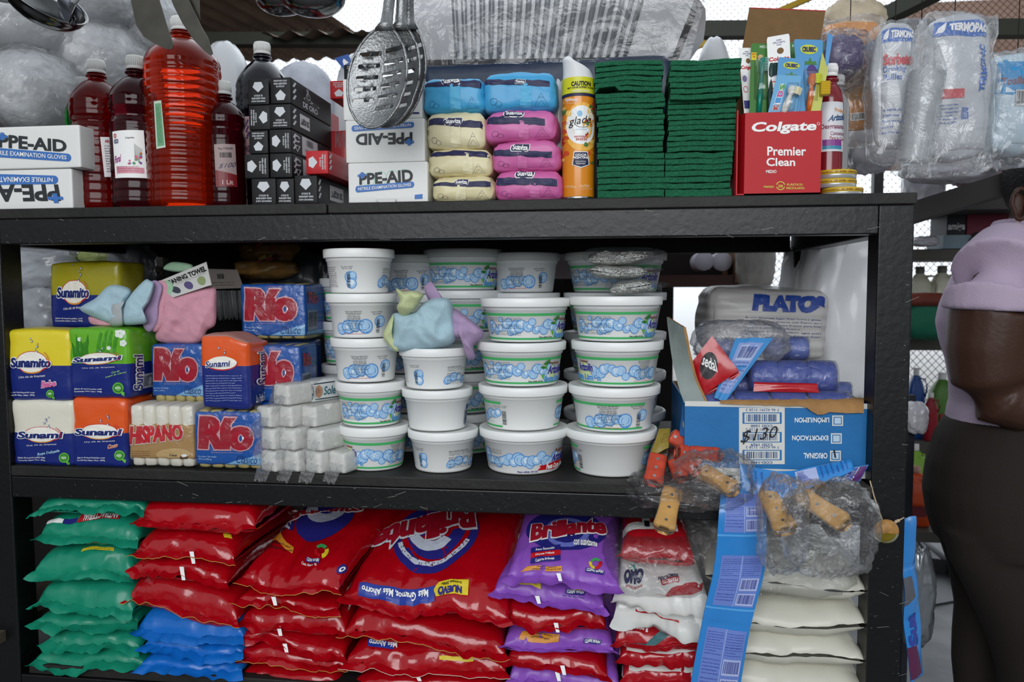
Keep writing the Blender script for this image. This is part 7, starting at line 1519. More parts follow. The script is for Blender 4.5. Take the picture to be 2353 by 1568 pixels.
# hanging goods beyond the board's end
def hang(name, label, cat, x0, y0, x1, y1, Y, D, m, seed, fn=None, wrap=True, hole=None, sq=5, wr=.004):
    X0, X1, Z0, Z1 = span(x0, y0, x1, y1, Y); t = thing(name, label, cat, ((X0 + X1) / 2, Y, Z0)); mb = MB()
    S = softbox(mb, Vector(((X0 + X1) / 2, Y + D / 2, (Z0 + Z1) / 2)), ((X1 - X0) / 2, D / 2, (Z1 - Z0) / 2), 0, 0, 0, min(.012, D / 2), D * .25, wr, seed, m, 12, 18)
    if fn: fn(mb, S['front'])
    mb.build('contents', t)
    if wrap: mb = MB(); softbox(mb, Vector(((X0 + X1) / 2, Y + D / 2, (Z0 + Z1) / 2 - .01)), ((X1 - X0) / 2 + .008, D / 2 + .008, (Z1 - Z0) / 2 + .016), 0, 0, 0, .012, .006, .007, seed + 4, WRL, 14, 22); mb.build('clear_wrap', t)
    tube_ = MB(); tube(tube_, [Vector(((X0 + X1) / 2, Y + D / 2, Z1)), Vector(((X0 + X1) / 2, Y + D / 2, 2.05))], .0008, mat('2a2422', .8), 5); tube_.build('hanging_string', t); return t
TPB = mat('1f63b8', .4)
def fterm(word=True):
    def f(mb, s):
        RECT(mb, s, uvr(0, .86, 1, .985), TPB, 1, 10); T(mb, s, 'TERMOPAC', uvr(.28, .89, .95, .95), PRW, .06, .1, 2); ELL(mb, s, uvr(.08, .88, .2, .93), PRW, 2, 12); POLY(mb, s, [(0, 0), (.4, .6), (1, 1), (.8, .2)], uvr(.05, .88, .24, .97), PRW, 2, 4)
        if word: T(mb, s, 'Sorbetes', uvr(.08, .66, .95, .76), mat('c2414a', .4), .06, 0, 2); T(mb, s, 'Drinking', uvr(.08, .6, .7, .655), TPB, .01, 0, 2); T(mb, s, 'Pailles', uvr(.08, .54, .6, .595), TPB, .01, 0, 2); FINE(mb, s, uvr(.1, .06, .6, .3), TPB, 5, 3, 2, 14)
        else:
            RECT(mb, s, uvr(.08, .4, .55, .47), mat('c2414a', .4), 1.5, 5); T(mb, s, '50', uvr(.1, .415, .2, .455), PRW, .04, 0, 2.2); FINE(mb, s, uvr(.05, .2, .45, .36), TPB, 6, 5, 1.5, 20); BAR(mb, s, uvr(.5, .22, .66, .34), TPB, None, 3, 1.5); T(mb, s, 'TERMOPAC', rot90(uvr(.8, .45, .92, .8), 1), TPB, .04, 0, 2)
    return f
TRW = mat('c2c5ca', .3, bump=.3, bs=30, coat=.3, mott=.08, ms=20)
hang('straw_pack', 'pack of drinking straws with blue header, hanging nearest the toothbrush box', 'straws', 2022, 62, 2100, 330, .06, .03, TRW, 1, fterm())
hang('plate_pack', 'pack of foam plates with blue header hanging beside the clear cup sleeve', 'plates', 2140, 45, 2268, 350, .09, .05, TRW, 2, fterm(False))
def fbic(mb, s): T(mb, s, 'BIC', uvr(.1, .72, .5, .82), mat('4a3420', .4), .08, 0, 2); ELL(mb, s, uvr(.62, .55, .95, .72), mat('d2502a', .4), 2, 20); LINES(mb, s, uvr(.66, .58, .92, .7), INK, ['OFERTA', 'BIC'], 3, bold=.04); BAR(mb, s, uvr(.5, .06, .8, .13), INK, PRW, 3, 1.5); RECT(mb, s, uvr(.2, .25, .8, .55), mat('b58a5a', .4), 1, 6); RECT(mb, s, uvr(.3, .42, .5, .62), mat('7a2430', .4), 1.6, 4); POLY(mb, s, [(0, .4), (1, 1), (1, .6), (.3, 0)], uvr(.4, .6, 1, .85), mat('2f5f9a', .4), 1.4, 5)
hang('razor_pack', 'orange razor pack in crinkled film hanging between toothbrush box and straws', 'razors', 1895, 55, 2015, 290, .16, .02, mat('d08a3a', .4, bump=.3, bs=30), 3, fbic)
mb = MB(); c = P(2120, 260, .03); R = (P(2160, 260, .03) - c).length; cu = thing('clear_cup_sleeve', 'sleeve of nested clear plastic cups hanging in front of the straw pack', 'cups', P(2110, 372, .03)); p1, p2 = P(2098, 372, .03), P(2132, 165, .03)
n = 34; tube(mb, [p1.lerp(p2, k / n) for k in range(n + 1)], [R * (.78 + .16 * (k / n)) + (.0016 if k % 2 else 0) for k in range(n + 1)], mat('d4d8db', .15, trans=.55, ior=1.1, coat=.4), 28); mb.build('cups', cu)
mb = MB(); q2 = P(2118, 45, .045); tube(mb, [P(2092, 402, .03), p1, p1.lerp(p2, .5), p2, p2.lerp(q2, .4), q2], [R * 1.15, R * .95, R * 1.05, R * 1.05, R * .8, .003], WRL, 28, False); mb.build('clear_wrap', cu)
mb = MB(); tube(mb, [q2, q2 + Vector((0, .01, .4))], .0008, DKW, 5); mb.build('hanging_string', cu)
for k, (x0, y0, x1, y1, Y, lab, m) in enumerate(((2285, 130, 2420, 330, .12, 'blue topped white pack hanging by the frame edge', mat('b9cbd6', .35, bump=.4, bs=20, coat=.3)),)):
    def fbl(mb, s): POLY(mb, s, [(0, .4), (.5, .3), (1, .2), (1, 1), (0, 1)], uvr(0, .3, 1, 1), mat('2a8cc4', .4), 1, 8); BAR(mb, s, uvr(.3, .42, .55, .6), INK, GY, 2, 2); T(mb, s, 'Toallas', uvr(.1, .66, .5, .74), mat('7a2f3a', .4), .02, .2, 2)
    hang('towel_pack', lab, 'paper towels', x0, y0, x1, y1, Y, .05, m, 9 + k, fbl)
def bl(x, y, r, Y, sx, sz, lab, m, seed, name='plastic_bag', cat='plastic bag', sy=.8, amp=.25):
    c = P(x, y, Y); R = (P(x + r, y, Y) - c).length; mb = MB()
    if (x, y) == (1860, 640): top = c.z + R * sz; c.z = (top + ZM) / 2; sz = (top - ZM) / 2 / R
    crumple(mb, c, (R * sx, R * sy, R * sz), m, seed, amp, 28, 2.5); return mb.build(name, None, label=lab, cat=cat)
GBG = mat('cfcfd4', .25, bump=.8, bs=22, coat=.4, mott=.15, ms=14); RBG = mat('9a7c88', .25, bump=1.0, bs=26, coat=.5, mott=.5, ms=12)
bl(2000, 330, 60, .5, .9, 1.1, 'white crinkled bag hanging low behind the degreaser bottle', GBG, 31); bl(2180, 390, 60, .6, 1.7, .5, 'clear and white bags lying on the far shelf under the plates', GBG, 32); bl(2290, 400, 60, .7, 1.7, .55, 'shiny bag with dark red goods on the far upper shelf', RBG, 33); bl(2120, 420, 60, .75, .7, 1.2, 'pale bag hanging behind the rack corner', GBG, 34); bl(2320, 260, 70, .5, .9, 1.5, 'clear wrapped white goods hanging by the frame edge', GBG, 35); bl(1960, 60, 60, .45, 1.1, .9, 'white and brown paper bag pinned high behind the razors', mat('c4b59c', .5, bump=.4, mott=.2), 36)
# seen through the middle bay
CLB = mat('a9adb3', .25, bump=.9, bs=30, coat=.4, mott=.25, ms=18); DGY = mat('3f464c', .35, bump=.6, bs=14, coat=.2)
bl(95, 620, 60, .42, 1.5, .75, 'clear bag of wrapped straws behind the dull yellow soap pack', CLB, 41, sy=1); bl(90, 710, 60, .40, 1.2, .8, 'clear bag with a small round blue and red mark behind the yellow soap', CLB, 42); bl(240, 585, 50, .45, .9, .45, 'pale green bag tucked under the rack top', mat('b9c77a', .3, bump=.7, coat=.3), 43); bl(305, 610, 50, .42, .8, .9, 'milky bag near the rear post behind the towels', CLB, 44)
bl(480, 680, 75, .40, 1.0, 1.5, 'black cloth bag behind the pink towel', mat('0c0d0f', .9), 45, 'cloth_bag', 'bag'); bl(700, 660, 60, .5, .8, 1.3, 'dark grey bag beside the top blue soap pack', DGY, 46)
SWT = mat('b98a4c', .35, bump=.8, bs=30, coat=.4, mott=.45, ms=40); o = None
for k, (x, y, sx, sz, Y) in enumerate(((620, 588, 1.3, .5, .50), (600, 620, 1.4, .35, .45), (500, 585, 1.2, .4, .55))):
    c = P(x, y, Y); R = (P(x + 60, y, Y) - c).length; mb = MB(); crumple(mb, c, (R * sx, R, R * sz), (SWT, SWT, CLB)[k], 50 + k, .2, 22, 2.5); rr = random.Random(k)
    for i in range(9):
        p = P(x - 50 + 100 * rr.random(), y - 18 + 34 * rr.random(), Y) + Vector((0, -R * 1.02, 0)); a = rr.uniform(.2, .7); w = .017; mb.add([p, p + Vector((w * math.cos(a), 0, w * math.sin(a))), p + Vector((w * math.cos(a) - .002, 0, w * math.sin(a) + .007)), p + Vector((-.002, 0, .007))], [(0, 1, 2, 3)], (mat('a82a34', .4), mat('c9b53a', .4), mat('a82a34', .4))[i % 3], False)
    mb.build('snack_bag', None, label=('yellow and red patterned snack bag high behind the top blue soap pack', 'yellow and red patterned snack bag just above the top blue soap pack', 'greyish printed bag next to the snack bags, under the rack top')[k], cat='snack bag')
br = thing('scrub_brush', 'scrubbing brush with a cream printed card hanging behind the pink towel', 'brush', P(515, 720, .30)); mb = MB(); s = sheetpx(mb, [(478, 665, .30), (560, 662, .30), (545, 620, .30), (475, 618, .30)], mat('b5a9a2', .6), 4, 1, .001, .001); BAR(mb, s, uvr(.3, .45, .55, .8), INK, None, 3); FINE(mb, s, uvr(.1, .1, .8, .35), INK, 2, 3, 1, 30); mb.build('printed_card', br)
mb = MB(); rr = random.Random(3)
for i in range(110):
    x = 490 + 70 * rr.random(); p = P(x, 668, .30 + .03 * rr.random()); tube(mb, [p, p + Vector((.004, 0, -.045 - .02 * rr.random()))], .0007, mat('a8abad', .3), 4)
mb.build('bristles', br)
PNW = mat('e6d6da', .6); mb = MB(); box(mb, P(1040, 600, .6).x, P(1330, 600, .6).x, .60, .75, P(1150, 640, .6).z, P(1150, 540, .6).z, PNW, .004); mb.build('pale_carton', None, label='pale pinkish carton behind the back row of tubs', cat='carton')
bb_ = thing('storage_shelf', 'plain dark storage shelf behind the rack, level with its top board', 'shelf', (0, .95, 0)); mb = MB(); box(mb, -1.7, -.12, .64, 1.35, ZT - .025, ZT - .003, DKW); mb.build('shelf_board', bb_)
for x in (-1.7, -.15): mb = MB(); box(mb, x, x + .03, 1.3, 1.33, 0, ZT - .025, DKW); mb.build('post', bb_)
# far shelf beyond the big window gap
BRW = mat('4c2f27', .6, mott=.2, ms=9); fs_ = thing('far_shelf', 'dark brown wooden shelf beyond the tubs holding two white rolls', 'shelf', P(1620, 660, .95)); mb = MB(); Xa, Xb = P(1330, 650, .95).x, P(1740, 650, .95).x
box(mb, Xa, Xb, .95, 1.2, P(1620, 660, .95).z, P(1620, 632, .95).z, BRW); mb.build('shelf_board', fs_); mb = MB(); box(mb, Xa, Xb, 1.2, 1.22, P(1620, 640, 1.2).z, P(1620, 520, 1.2).z, mat('241d1b', .8)); mb.build('back_board', fs_); mb = MB(); box(mb, P(1690, 600, .94).x, P(1745, 600, .94).x, .94, 1.2, P(1700, 650, .94).z, P(1700, 530, .94).z, mat('6f5138', .8)); mb.build('side_board', fs_)
for x in (Xa, Xb - .03): mb = MB(); box(mb, x, x + .03, 1.17, 1.2, 0, P(1620, 660, .95).z, BRW); mb.build('leg', fs_)
for k, x in enumerate((1618, 1660)):
    mb = MB(); c = P(x, 600 + k, .97); R = (P(x + 23, 600, .97) - c).length; lathe(mb, [(0, 0), (R * .96, 0), (R, .003), (R, .12), (0, .12)], mat('c9c6d2', .6), seg=28, M=Matrix.Translation(c) @ Matrix.Rotation(-math.pi / 2, 4, 'X')); mb.build('paper_roll', None, label=('white roll end on the brown shelf, nearer the tubs', 'white roll end on the brown shelf, nearer the rear post')[k], cat='roll')
bl(1735, 600, 45, .75, .9, 1.4, 'grey white translucent bag hanging behind the rear post', mat('aaa6a0', .4, bump=.5, bs=14), 61)
def fpl(mb, s): T(mb, s, 'PLATOS', uvr(.35, .68, .98, .95), mat('2f4fa8', .4), .1, .1, 1); FINE(mb, s, uvr(.3, .3, .95, .6), mat('3a4f8c', .4), 6, 4, 1, 40); BAR(mb, s, uvr(.26, .15, .42, .42), mat('4f5f8c', .4), None, 4, 1)
mb = MB(); c, h = boxpx(1632, 668, 1900, 820, .40, .25, None); S = softbox(mb, c, h, 0, 0, .04, .02, .01, .004, 6, mat('d9d6d3', .4, bump=.25, bs=30, coat=.2, wave=14), 14, 16); S['front'].ls = 3; S['front'].e = .05; fpl(mb, S['front']); mb.build('foam_plate_pack', None, label='large white pack of foam plates with blue lettering behind the carton', cat='plates')
WBG = mat('f0f1f3', .35, bump=1.0, bs=9, coat=.3, mott=.06, ms=8, sub=.3)
bl(1940, 730, 85, .52, 1.25, 2.6, 'tall white plastic bag filling the bay beside the post', WBG, 62, amp=.3); bl(1860, 640, 60, .62, 1.1, 1.3, 'white plastic bag with red marks behind the rear post', WBG, 63, amp=.3); bl(1930, 900, 60, .55, 1.3, 1.2, 'white plastic bag low behind the torn carton corner', WBG, 64)
# left edge: dark bottle outside the left post
mb = MB(); xl = P(-8, 1300, .08).x; bottle('cleaner_bottle', 'dark red bottle standing outside the rack at the frame edge', xl, .10, P(-8, 1400, .08).z, .036, .225, RB2, ribs=9, shoulder=.7)
ls = thing('side_shelf', 'dark wooden shelf outside the rack carrying the dark red bottle', 'shelf', (xl - .1, .1, P(-8, 1402, .08).z - .02)); mb = MB(); z = P(-8, 1402, .08).z; box(mb, xl - .4, P(30, 1400, .02).x, -.02, .25, z - .02, z, mat('4a4036', .8, mott=.3)); mb.build('shelf_board', ls); mb = MB(); box(mb, xl - .4, xl - .36, -.02, .25, 0, z - .02, BLK); mb.build('side_panel', ls)
# ================================================================ RIGHT AISLE
GSH = mat('55524a', .6, mott=.2, ms=8); ar = thing('aisle_shelving', 'metal shelving across the aisle holding jugs and boxed goods', 'shelf', P(2250, 1100, 1.15)); Ya = 1.15
AX0, AX1 = P(2060, 800, Ya).x, P(2420, 800, Ya).x + .35
az = []
for (yt, yb) in ((572, 596), (780, 806), (1020, 1048)):
    z1, z0 = P(2200, yt, Ya).z, P(2200, yb, Ya).z; az.append(z1); mb = MB(); box(mb, AX0, AX1, Ya, Ya + .27, z0, z1, GSH, .002); mb.build('shelf_board', ar)
for x in (AX0, AX1 - .03):
    mb = MB(); box(mb, x, x + .03, Ya + .24, Ya + .27, 0, 2.1, BLK); mb.build('post', ar)
for (x0, x1, y0, y1, Yf, m, lab) in ((2120, 2353, 456, 482, 1.0, mat('3c3936', .7), 0),):
    mb = MB(); box(mb, P(x0, 470, Yf).x, P(x1, 470, Yf).x + .3, Yf, Yf + .3, P(2200, y1, Yf).z, P(2200, y0, Yf).z, m); mb.build('shelf_board', ar)
mb = MB(); p, q = P(2060, 500, .62), P(2400, 395, .45); d = q - p; box(mb, 0, d.length, -.012, .03, -.022, .022, mat('3f3c3a', .6), M=Matrix.Translation(p) @ d.to_track_quat('X', 'Z').to_matrix().to_4x4()); st('ceiling_beam', mb)
def jug(label, x, ytop, w, Y, z, m, capm, hm=None, tag_=None):
    X = P(x, 800, Y).x; W = (P(x + w, 800, Y).x - P(x, 800, Y).x); H = P(x, ytop, Y).z - z; t = thing('cleaner_jug', label, 'jug', (X, Y + W / 2, z))
    mb = MB(); V = []; n = 24; prof = [(.0, .0), (.9, .0), (1, .03), (1, .55), (.95, .66), (.75, .78), (.4, .88), (.27, .9), (.26, .93), (0, .93)]
    for r, k in prof:
        for i in range(n):
            a = 2 * math.pi * i / n; q = (abs(math.cos(a)) ** 4 + abs(math.sin(a)) ** 4) ** -.25; V.append((X + W / 2 * r * q * math.cos(a) * .98, Y + W / 2 + W / 2 * r * q * math.sin(a) * .8, z + H * k))
    mb.add(V, grid_faces(n, len(prof), True), m, True); mb.build('jug_body', t); mb = MB(); lathe(mb, [(W * .16, H * .9), (W * .17, H * .92), (W * .16, H), (0, H)], capm, X, Y + W / 2, z, 20); mb.build('cap', t)
    mb = MB(); tube(mb, [(X + W * .12, Y + .01, z + H * .86), (X + W * .3, Y - .005, z + H * .86), (X + W * .42, Y - .005, z + H * .74), (X + W * .44, Y + .01, z + H * .6)], W * .05, hm or m, 8); mb.build('handle', t)
    if tag_: mb = MB(); box(mb, X - W * .25, X + W * .2, Y - .003, Y - .001, z + H * .2, z + H * .38, tag_); mb.build('label', t)
    return t
OJ = mat('d9501a', .35, trans=.1, coat=.3); JW = mat('d8d6c0', .3, trans=.15, coat=.3); GJ = mat('8fc23a', .35, coat=.2)
jug('translucent cream jug on the aisle shelf beside the rack post', 2120, 612, 62, Ya + .06, az[1], JW, mat('6a6a62', .5)); jug('translucent cream jug on the aisle shelf behind the person', 2172, 610, 66, Ya + .05, az[1], JW, mat('6a6a62', .5))
jug('royal blue bottle with white cap on the lower aisle shelf', 2115, 848, 40, Ya + .05, az[2], mat('1a4f9a', .35, coat=.3), PRW); jug('green and red bottle on the lower aisle shelf beside the person', 2180, 860, 60, Ya + .08, az[2], mat('5a8a3a', .4), PRW, None, mat('a81f2a', .4)); jug('dark red bottle on the lower aisle shelf', 2150, 905, 30, Ya + .02, az[2], mat('9a1a2a', .4), PRW)
zf0 = P(2120, 1210, 1.0).z; jug('bright orange jug on the low crate beside the person', 2126, 1080, 74, .98, zf0, OJ, mat('b98a7a', .5), None, mat('6a1420', .4)); jug('lime green jug behind the orange one', 2122, 1025, 66, 1.12, zf0, GJ, PRW)
mb = MB(); box(mb, P(2080, 1215, .95).x, P(2230, 1215, .95).x, .95, 1.3, zf0 - .03, zf0 - .001, GSH); o = mb.build('shelf_board', ar)
for (x0, x1, y0, y1, Y, z, m, nm, lab, tx) in ((2176, 2220, 492, 536, Ya + .02, None, mat('20222c', .5), 'sanitary_pad_box', 'small black box with white script on the upper aisle shelf', 'amiga'), (2222, 2320, 490, 532, Ya + .02, None, mat('7c1a3a', .45), 'hair_dye_box', 'dark pink box beside the small black one', None), (2168, 2240, 540, 564, Ya - .0, None, mat('7f95a0', .5), 'flat_case', 'flat greyish blue case under the black and pink boxes', None)):
    X0, X1, Z0, Z1 = span(x0, y0, x1, y1, Y); Z0 = az[0] + .001 if nm == 'flat_case' else az[0] + .028; mb = MB(); box(mb, X0, X1 - .001, Y, Y + .12, Z0, Z1, m, .001)
    if tx: T(mb, Surf(lambda u, v: Vector((X0 + (X1 - X0) * u, Y, Z0 + (Z1 - Z0) * v)), curved=False), tx, uvr(.05, .3, .95, .65), PRW, .02, .1, 1)
    mb.build(nm, None, label=lab, cat='box')
bl(2285, 550, 40, Ya, 1.3, .45, 'heap of dark grey bags on the upper aisle shelf', mat('4f4c45', .5, bump=.8, mott=.3), 71, amp=.3); bl(2125, 555, 30, Ya, .9, .4, 'small white bag at the end of the upper aisle shelf', GBG, 72)
mb = MB(); crumple(mb, P(2130, 735, Ya - .05), (.075, .05, .055), mat('1f7a5c', .6, bump=.3), 73, .15, 16); mb.build('green_basket', None, label='green and rust cloth bundle in front of the cream jugs', cat='cloth')
mb = MB(); crumple(mb, P(2125, 690, Ya - .06), (.08, .045, .02), mat('7c3a2c', .6, bump=.3), 74, .15, 16); mb.build('rust_cloth', None, label='rust coloured cloth lying on the green bundle', cat='cloth')
bl(2105, 1370, 45, .45, .8, 2.6, 'silvery plastic sack standing on the floor beside the rack post', mat('8f9499', .2, .6, bump=1.0, bs=18, coat=.4), 75, 'plastic_sack', 'sack', amp=.25); bl(2105, 960, 30, .6, .8, 1.2, 'crumpled white paper hanging on the rack side', GBG, 76, 'crumpled_paper', 'paper')
dp = thing('dustpan', 'dark plastic dustpan lying on the concrete floor in the aisle', 'dustpan', PZ(2190, 1330, .0)); a, b, c, d = PZ(2118, 1312, .01), PZ(2175, 1318, .01), PZ(2225, 1375, .01), PZ(2140, 1390, .01); mb = MB(); DP = mat('1b1d22', .5)
mb.add([a, b, c, d] + [p + Vector((0, 0, -.008)) for p in (a, b, c, d)], [(0, 1, 2, 3), (4, 7, 6, 5), (0, 4, 5, 1), (1, 5, 6, 2), (2, 6, 7, 3), (3, 7, 4, 0)], DP, False); mb.add([a, b, b + Vector((0, 0, .06)), a + Vector((0, 0, .06)), d, c, d + Vector((0, 0, .02)), c + Vector((0, 0, .02))], [(0, 1, 2, 3), (0, 3, 6, 4), (1, 5, 7, 2)], DP, False); mb.build('pan', dp); mb = MB(); p0 = a.lerp(b, .5) + Vector((0, 0, .03)); tube(mb, [p0, p0 + Vector((-.12, .35, .25))], .009, DP, 8); mb.build('handle', dp)
mb = MB(); tube(mb, [PZ(2085, 1210, .03), PZ(2200, 1310, .03)], .012, mat('2a2c30', .6), 8); mb.build('floor_pipe', None, label='thin dark rod lying on the aisle floor', cat='rod')
X = P(2084, 1100, .62).x; mb = MB(); box(mb, X, X + .014, .62, .642, 0, 1.0, mat('20242c', .5)); mb.build('metal_leg_stand', None, label='thin dark metal upright standing in the aisle beside the orange jug', cat='metal upright')
def pr_side(mb, s): POLY(mb, s, [(0, 0), (1, .1), (.6, 1), (0, 1)], uvr(.0, .02, .8, .2), mat('5a2448', .4), 1, 6); POLY(mb, s, [(0, 0), (1, .2), (.7, 1), (0, 1)], uvr(.0, .42, .7, .6), mat('5a5a62', .4), 1, 6); T(mb, s, 'Sua', rot90(uvr(.1, .2, .7, .36), 1), IND, .05, 0, 2)
strip('softener_sachet_strip', 'light blue softener sachet strip hanging behind the post down to the floor side', [(2088, 1190, .03), (2090, 1300, .03), (2096, 1420, .03), (2108, 1560, .03)], .05, BLS, pr_side, 9, .004, [(.03, .02, 0), (.03, .03, 0), (.034, .03, 0), (.03, .03, 0)])
# ---------------------------------------------------------------- utensils hanging in front
SS = mat('6f7070', .16, 1, mott=.3, ms=20); AL = mat('8d8f90', .42, .9, .25, 300, mott=.2, ms=90)
rail = MB(); rz_ = P(600, -70, -.12).z; tube(rail, [(-1.3, -.12, rz_), (.6, -.12, rz_)], .006, BLK, 10); rail.build('hanging_rail', None, label='thin black rail above the frame from which the utensils hang', cat='rail')
for k, x in enumerate((-1.25, .55)):
    mb = MB(); tube(mb, [(x, -.12, rz_), (x, -.12, 2.1)], .004, BLK, 8); mb.build('rail_rod', None, label=('rod holding the utensil rail, far end', 'rod holding the utensil rail, near the trays')[k], cat='rod')
def spoon_slot(label, cx, cy, Y, rot, w, h, seed):
    """slotted serving spoon: dished oval bowl with two columns of slots and a long handle"""
    t = thing('slotted_spoon', label, 'spoon', P(cx, cy + h / 2, Y)); c0 = P(cx, cy, Y); sx = (P(cx + w / 2, cy, Y) - c0).length; sz = (P(cx, cy - h / 2, Y) - c0).length
    k = 56; def_ = [(.5 * math.cos(2 * math.pi * i / k) * (1 - .16 * max(0, math.sin(2 * math.pi * i / k)) ** 2), .5 * math.sin(2 * math.pi * i / k)) for i in range(k)]
    holes = []
    for col in (-1, 1):
        for r in range(6 if col > 0 else 5):
            y = .20 - .115 * r if col < 0 else .28 - .115 * r; lim = (1 - (2 * y) ** 2) ** .5 * .5; x0, x1 = (-min(.36, lim * .8), -.05) if col < 0 else (.05, min(.36, lim * .82)); rr_ = .022; pts = []
            for i in range(6): a = math.pi / 2 + math.pi * i / 5; pts.append((x0 + rr_ * math.cos(a), y + rr_ * math.sin(a)))
            for i in range(6): a = -math.pi / 2 + math.pi * i / 5; pts.append((x1 + rr_ * math.cos(a), y + .05 + rr_ * math.sin(a)))
            holes.append(pts)
    al = [Vector(p) for p in def_]; e = [(i, (i + 1) % k) for i in range(k)]
    for hpt in holes: b = len(al); al += [Vector(p) for p in hpt]; e += [(b + i, b + (i + 1) % len(hpt)) for i in range(len(hpt))]
    def ins(pl, x, y):
        c = False
        for a in range(len(pl)):
            x1, y1 = pl[a]; x2, y2 = pl[(a + 1) % len(pl)]
            if (y1 > y) != (y2 > y) and x < (x2 - x1) * (y - y1) / (y2 - y1) + x1: c = not c
        return c
    for i in range(-9, 10):
        for j in range(-12, 13):
            x, y = i / 20, j / 25
            if (x * 2.15) ** 2 + (y * 2.1) ** 2 < 1 and not any(ins(hp, x, y) for hp in holes): al.append(Vector((x, y)))
    V, _, Fs = geometry.delaunay_2d_cdt(al, e, [], 1, 1e-6)[:3]
    Fs = [f for f in Fs if ins(def_, sum(V[i].x for i in f) / 3, sum(V[i].y for i in f) / 3) and not any(ins(hp, sum(V[i].x for i in f) / 3, sum(V[i].y for i in f) / 3) for hp in holes)]
    M = Matrix.Translation(c0) @ Matrix.Rotation(rot, 4, 'Y') @ Matrix.Rotation(-.08, 4, 'Z')
    def p3(x, y, o): r2 = min(1, (2 * x) ** 2 + (2 * y) ** 2); return M @ Vector((x * 2 * sx, .011 * (1 - r2) + o, y * 2 * sz))
    mb = MB(); f = [p3(v.x, v.y, 0) for v in V]; g = [p3(v.x, v.y, .0022) for v in V]; mb.add(f, Fs, AL, True); mb.add(g, [t_[::-1] for t_ in Fs], AL, True)
    from collections import Counter
    cnt = Counter(); [cnt.update([tuple(sorted((t_[i], t_[(i + 1) % 3])))]) for t_ in Fs for i in range(3)]; n = len(V); be = [q for q, c in cnt.items() if c == 1]; mb.add(f + g, [(a, b, b + n, a + n) for a, b in be], AL, True)
    tube(mb, [p3(math.cos(2 * math.pi * i / 40) * .5 * (1 - .16 * max(0, math.sin(2 * math.pi * i / 40)) ** 2), math.sin(2 * math.pi * i / 40) * .5, .001) for i in range(41)], .0022, AL, 6); mb.build('bowl', t)
    mb = MB(); b = M @ Vector((0, .002, sz * .92)); top = Vector((b.x + .008, -.12, rz_ - .008)); tube(mb, [b, b.lerp(top, .12), b.lerp(top, .3), b.lerp(top, .6), b.lerp(top, .95), top], [.016, .0095, .0085, .0085, .011, .004], AL, 10); mb.build('handle', t)
    return t
for k, (cx, cy, Y, w, lab) in enumerate(((918, 172, -.095, 118, 'cast aluminium slotted spoon hanging at the back of three'), (900, 176, -.115, 128, 'cast aluminium slotted spoon hanging between two others'), (866, 178, -.14, 138, 'cast aluminium slotted spoon hanging foremost, dull and pitted'))): spoon_slot(lab, cx, cy, Y, .20, w, 236, k)
def ladle(label, cx, cy, r, Y, tilt, m=SS):
    c = P(cx, cy, Y); R = (P(cx + r, cy, Y) - c).length; t = thing('soup_ladle', label, 'ladle', c - Vector((0, 0, R * .6))); mb = MB(); M = Matrix.Translation(c) @ Matrix.Rotation(tilt[0], 4, 'Y') @ Matrix.Rotation(tilt[1], 4, 'X'); n = 10
    pr = [(R * math.sin(math.pi / 2 * i / n) + 1e-5, -R * .62 * math.cos(math.pi / 2 * i / n)) for i in range(n + 1)]; pr = pr + [(R * 1.03, .001), (R * 1.03, .0025), (R, .002)] + [((R - .002) * math.sin(math.pi / 2 * i / n) + 1e-5, -(R - .002) * .62 * math.cos(math.pi / 2 * i / n) + .0015) for i in range(n, -1, -1)]
    lathe(mb, pr, m, seg=36, M=M); mb.build('bowl', t); mb = MB(); a = M @ Vector((R, 0, 0)); tube(mb, [a, a + Vector((0, .0, .03)), Vector((a.x, -.12, rz_))], [.006, .005, .005], m, 8); mb.build('handle', t)
ladle('large dark steel ladle hanging in the corner over the white sleeves', 105, -2, 82, -.16, (.75, .25)); ladle('smaller steel ladle hanging at the frame corner', 10, -22, 40, -.14, (.2, .3))
ladle('polished steel ladle hanging before the roof beam, nearer the slotted spoons', 718, -8, 72, -.13, (.12, .25)); ladle('polished steel ladle hanging behind its twin', 655, -8, 64, -.09, (-.1, .2))
def blade(label, name, cat, px, Y, m, th=.0012, handle_=True):
    c = [P(x, y, Y) for x, y in px]; t = thing(name, label, cat, c[0]); mb = MB(); n = len(c); g = [p + Vector((0, th, 0)) for p in c]; mb.add(c + g, [list(range(n)), list(range(n, 2 * n))[::-1]] + [(i, (i + 1) % n, n + (i + 1) % n, n + i) for i in range(n)], m, False); mb.build('blade', t)
    mb = MB(); a = c[0].lerp(c[-1], .5); tube(mb, [a, Vector((a.x - .005, -.12, rz_))], [.006, .008], m, 8); mb.build('handle', t)
GSP = mat('4c4a44', .45, .8, mott=.2, ms=30)
blade('steel spatula blade hanging across the big orange bottle neck, longer one', 'steel_spatula', 'spatula', [(296, -20), (313, 58), (330, 84), (356, 101), (382, 113), (395, 113), (399, 103), (384, 60), (360, -20)], -.13, GSP)
blade('steel spatula blade hanging beside the big orange bottle, farther one', 'steel_spatula', 'spatula', [(385, -20), (402, 20), (420, 55), (445, 92), (470, 118), (484, 128), (489, 122), (478, 88), (462, 60), (430, -10), (420, -20)], -.11, GSP)
blade('narrow steel spatula hanging behind the two broad ones', 'steel_spatula', 'spatula', [(420, -20), (436, 30), (446, 58), (452, 60), (459, 46), (458, 0), (456, -20)], -.10, GSP)
blade('short steel fork spatula hanging beside the corner ladle', 'steel_spatula', 'spatula', [(130, -20), (132, 10), (150, 48), (160, 52), (164, 45), (164, -20)], -.12, mat('b5b8c4', .15, 1))
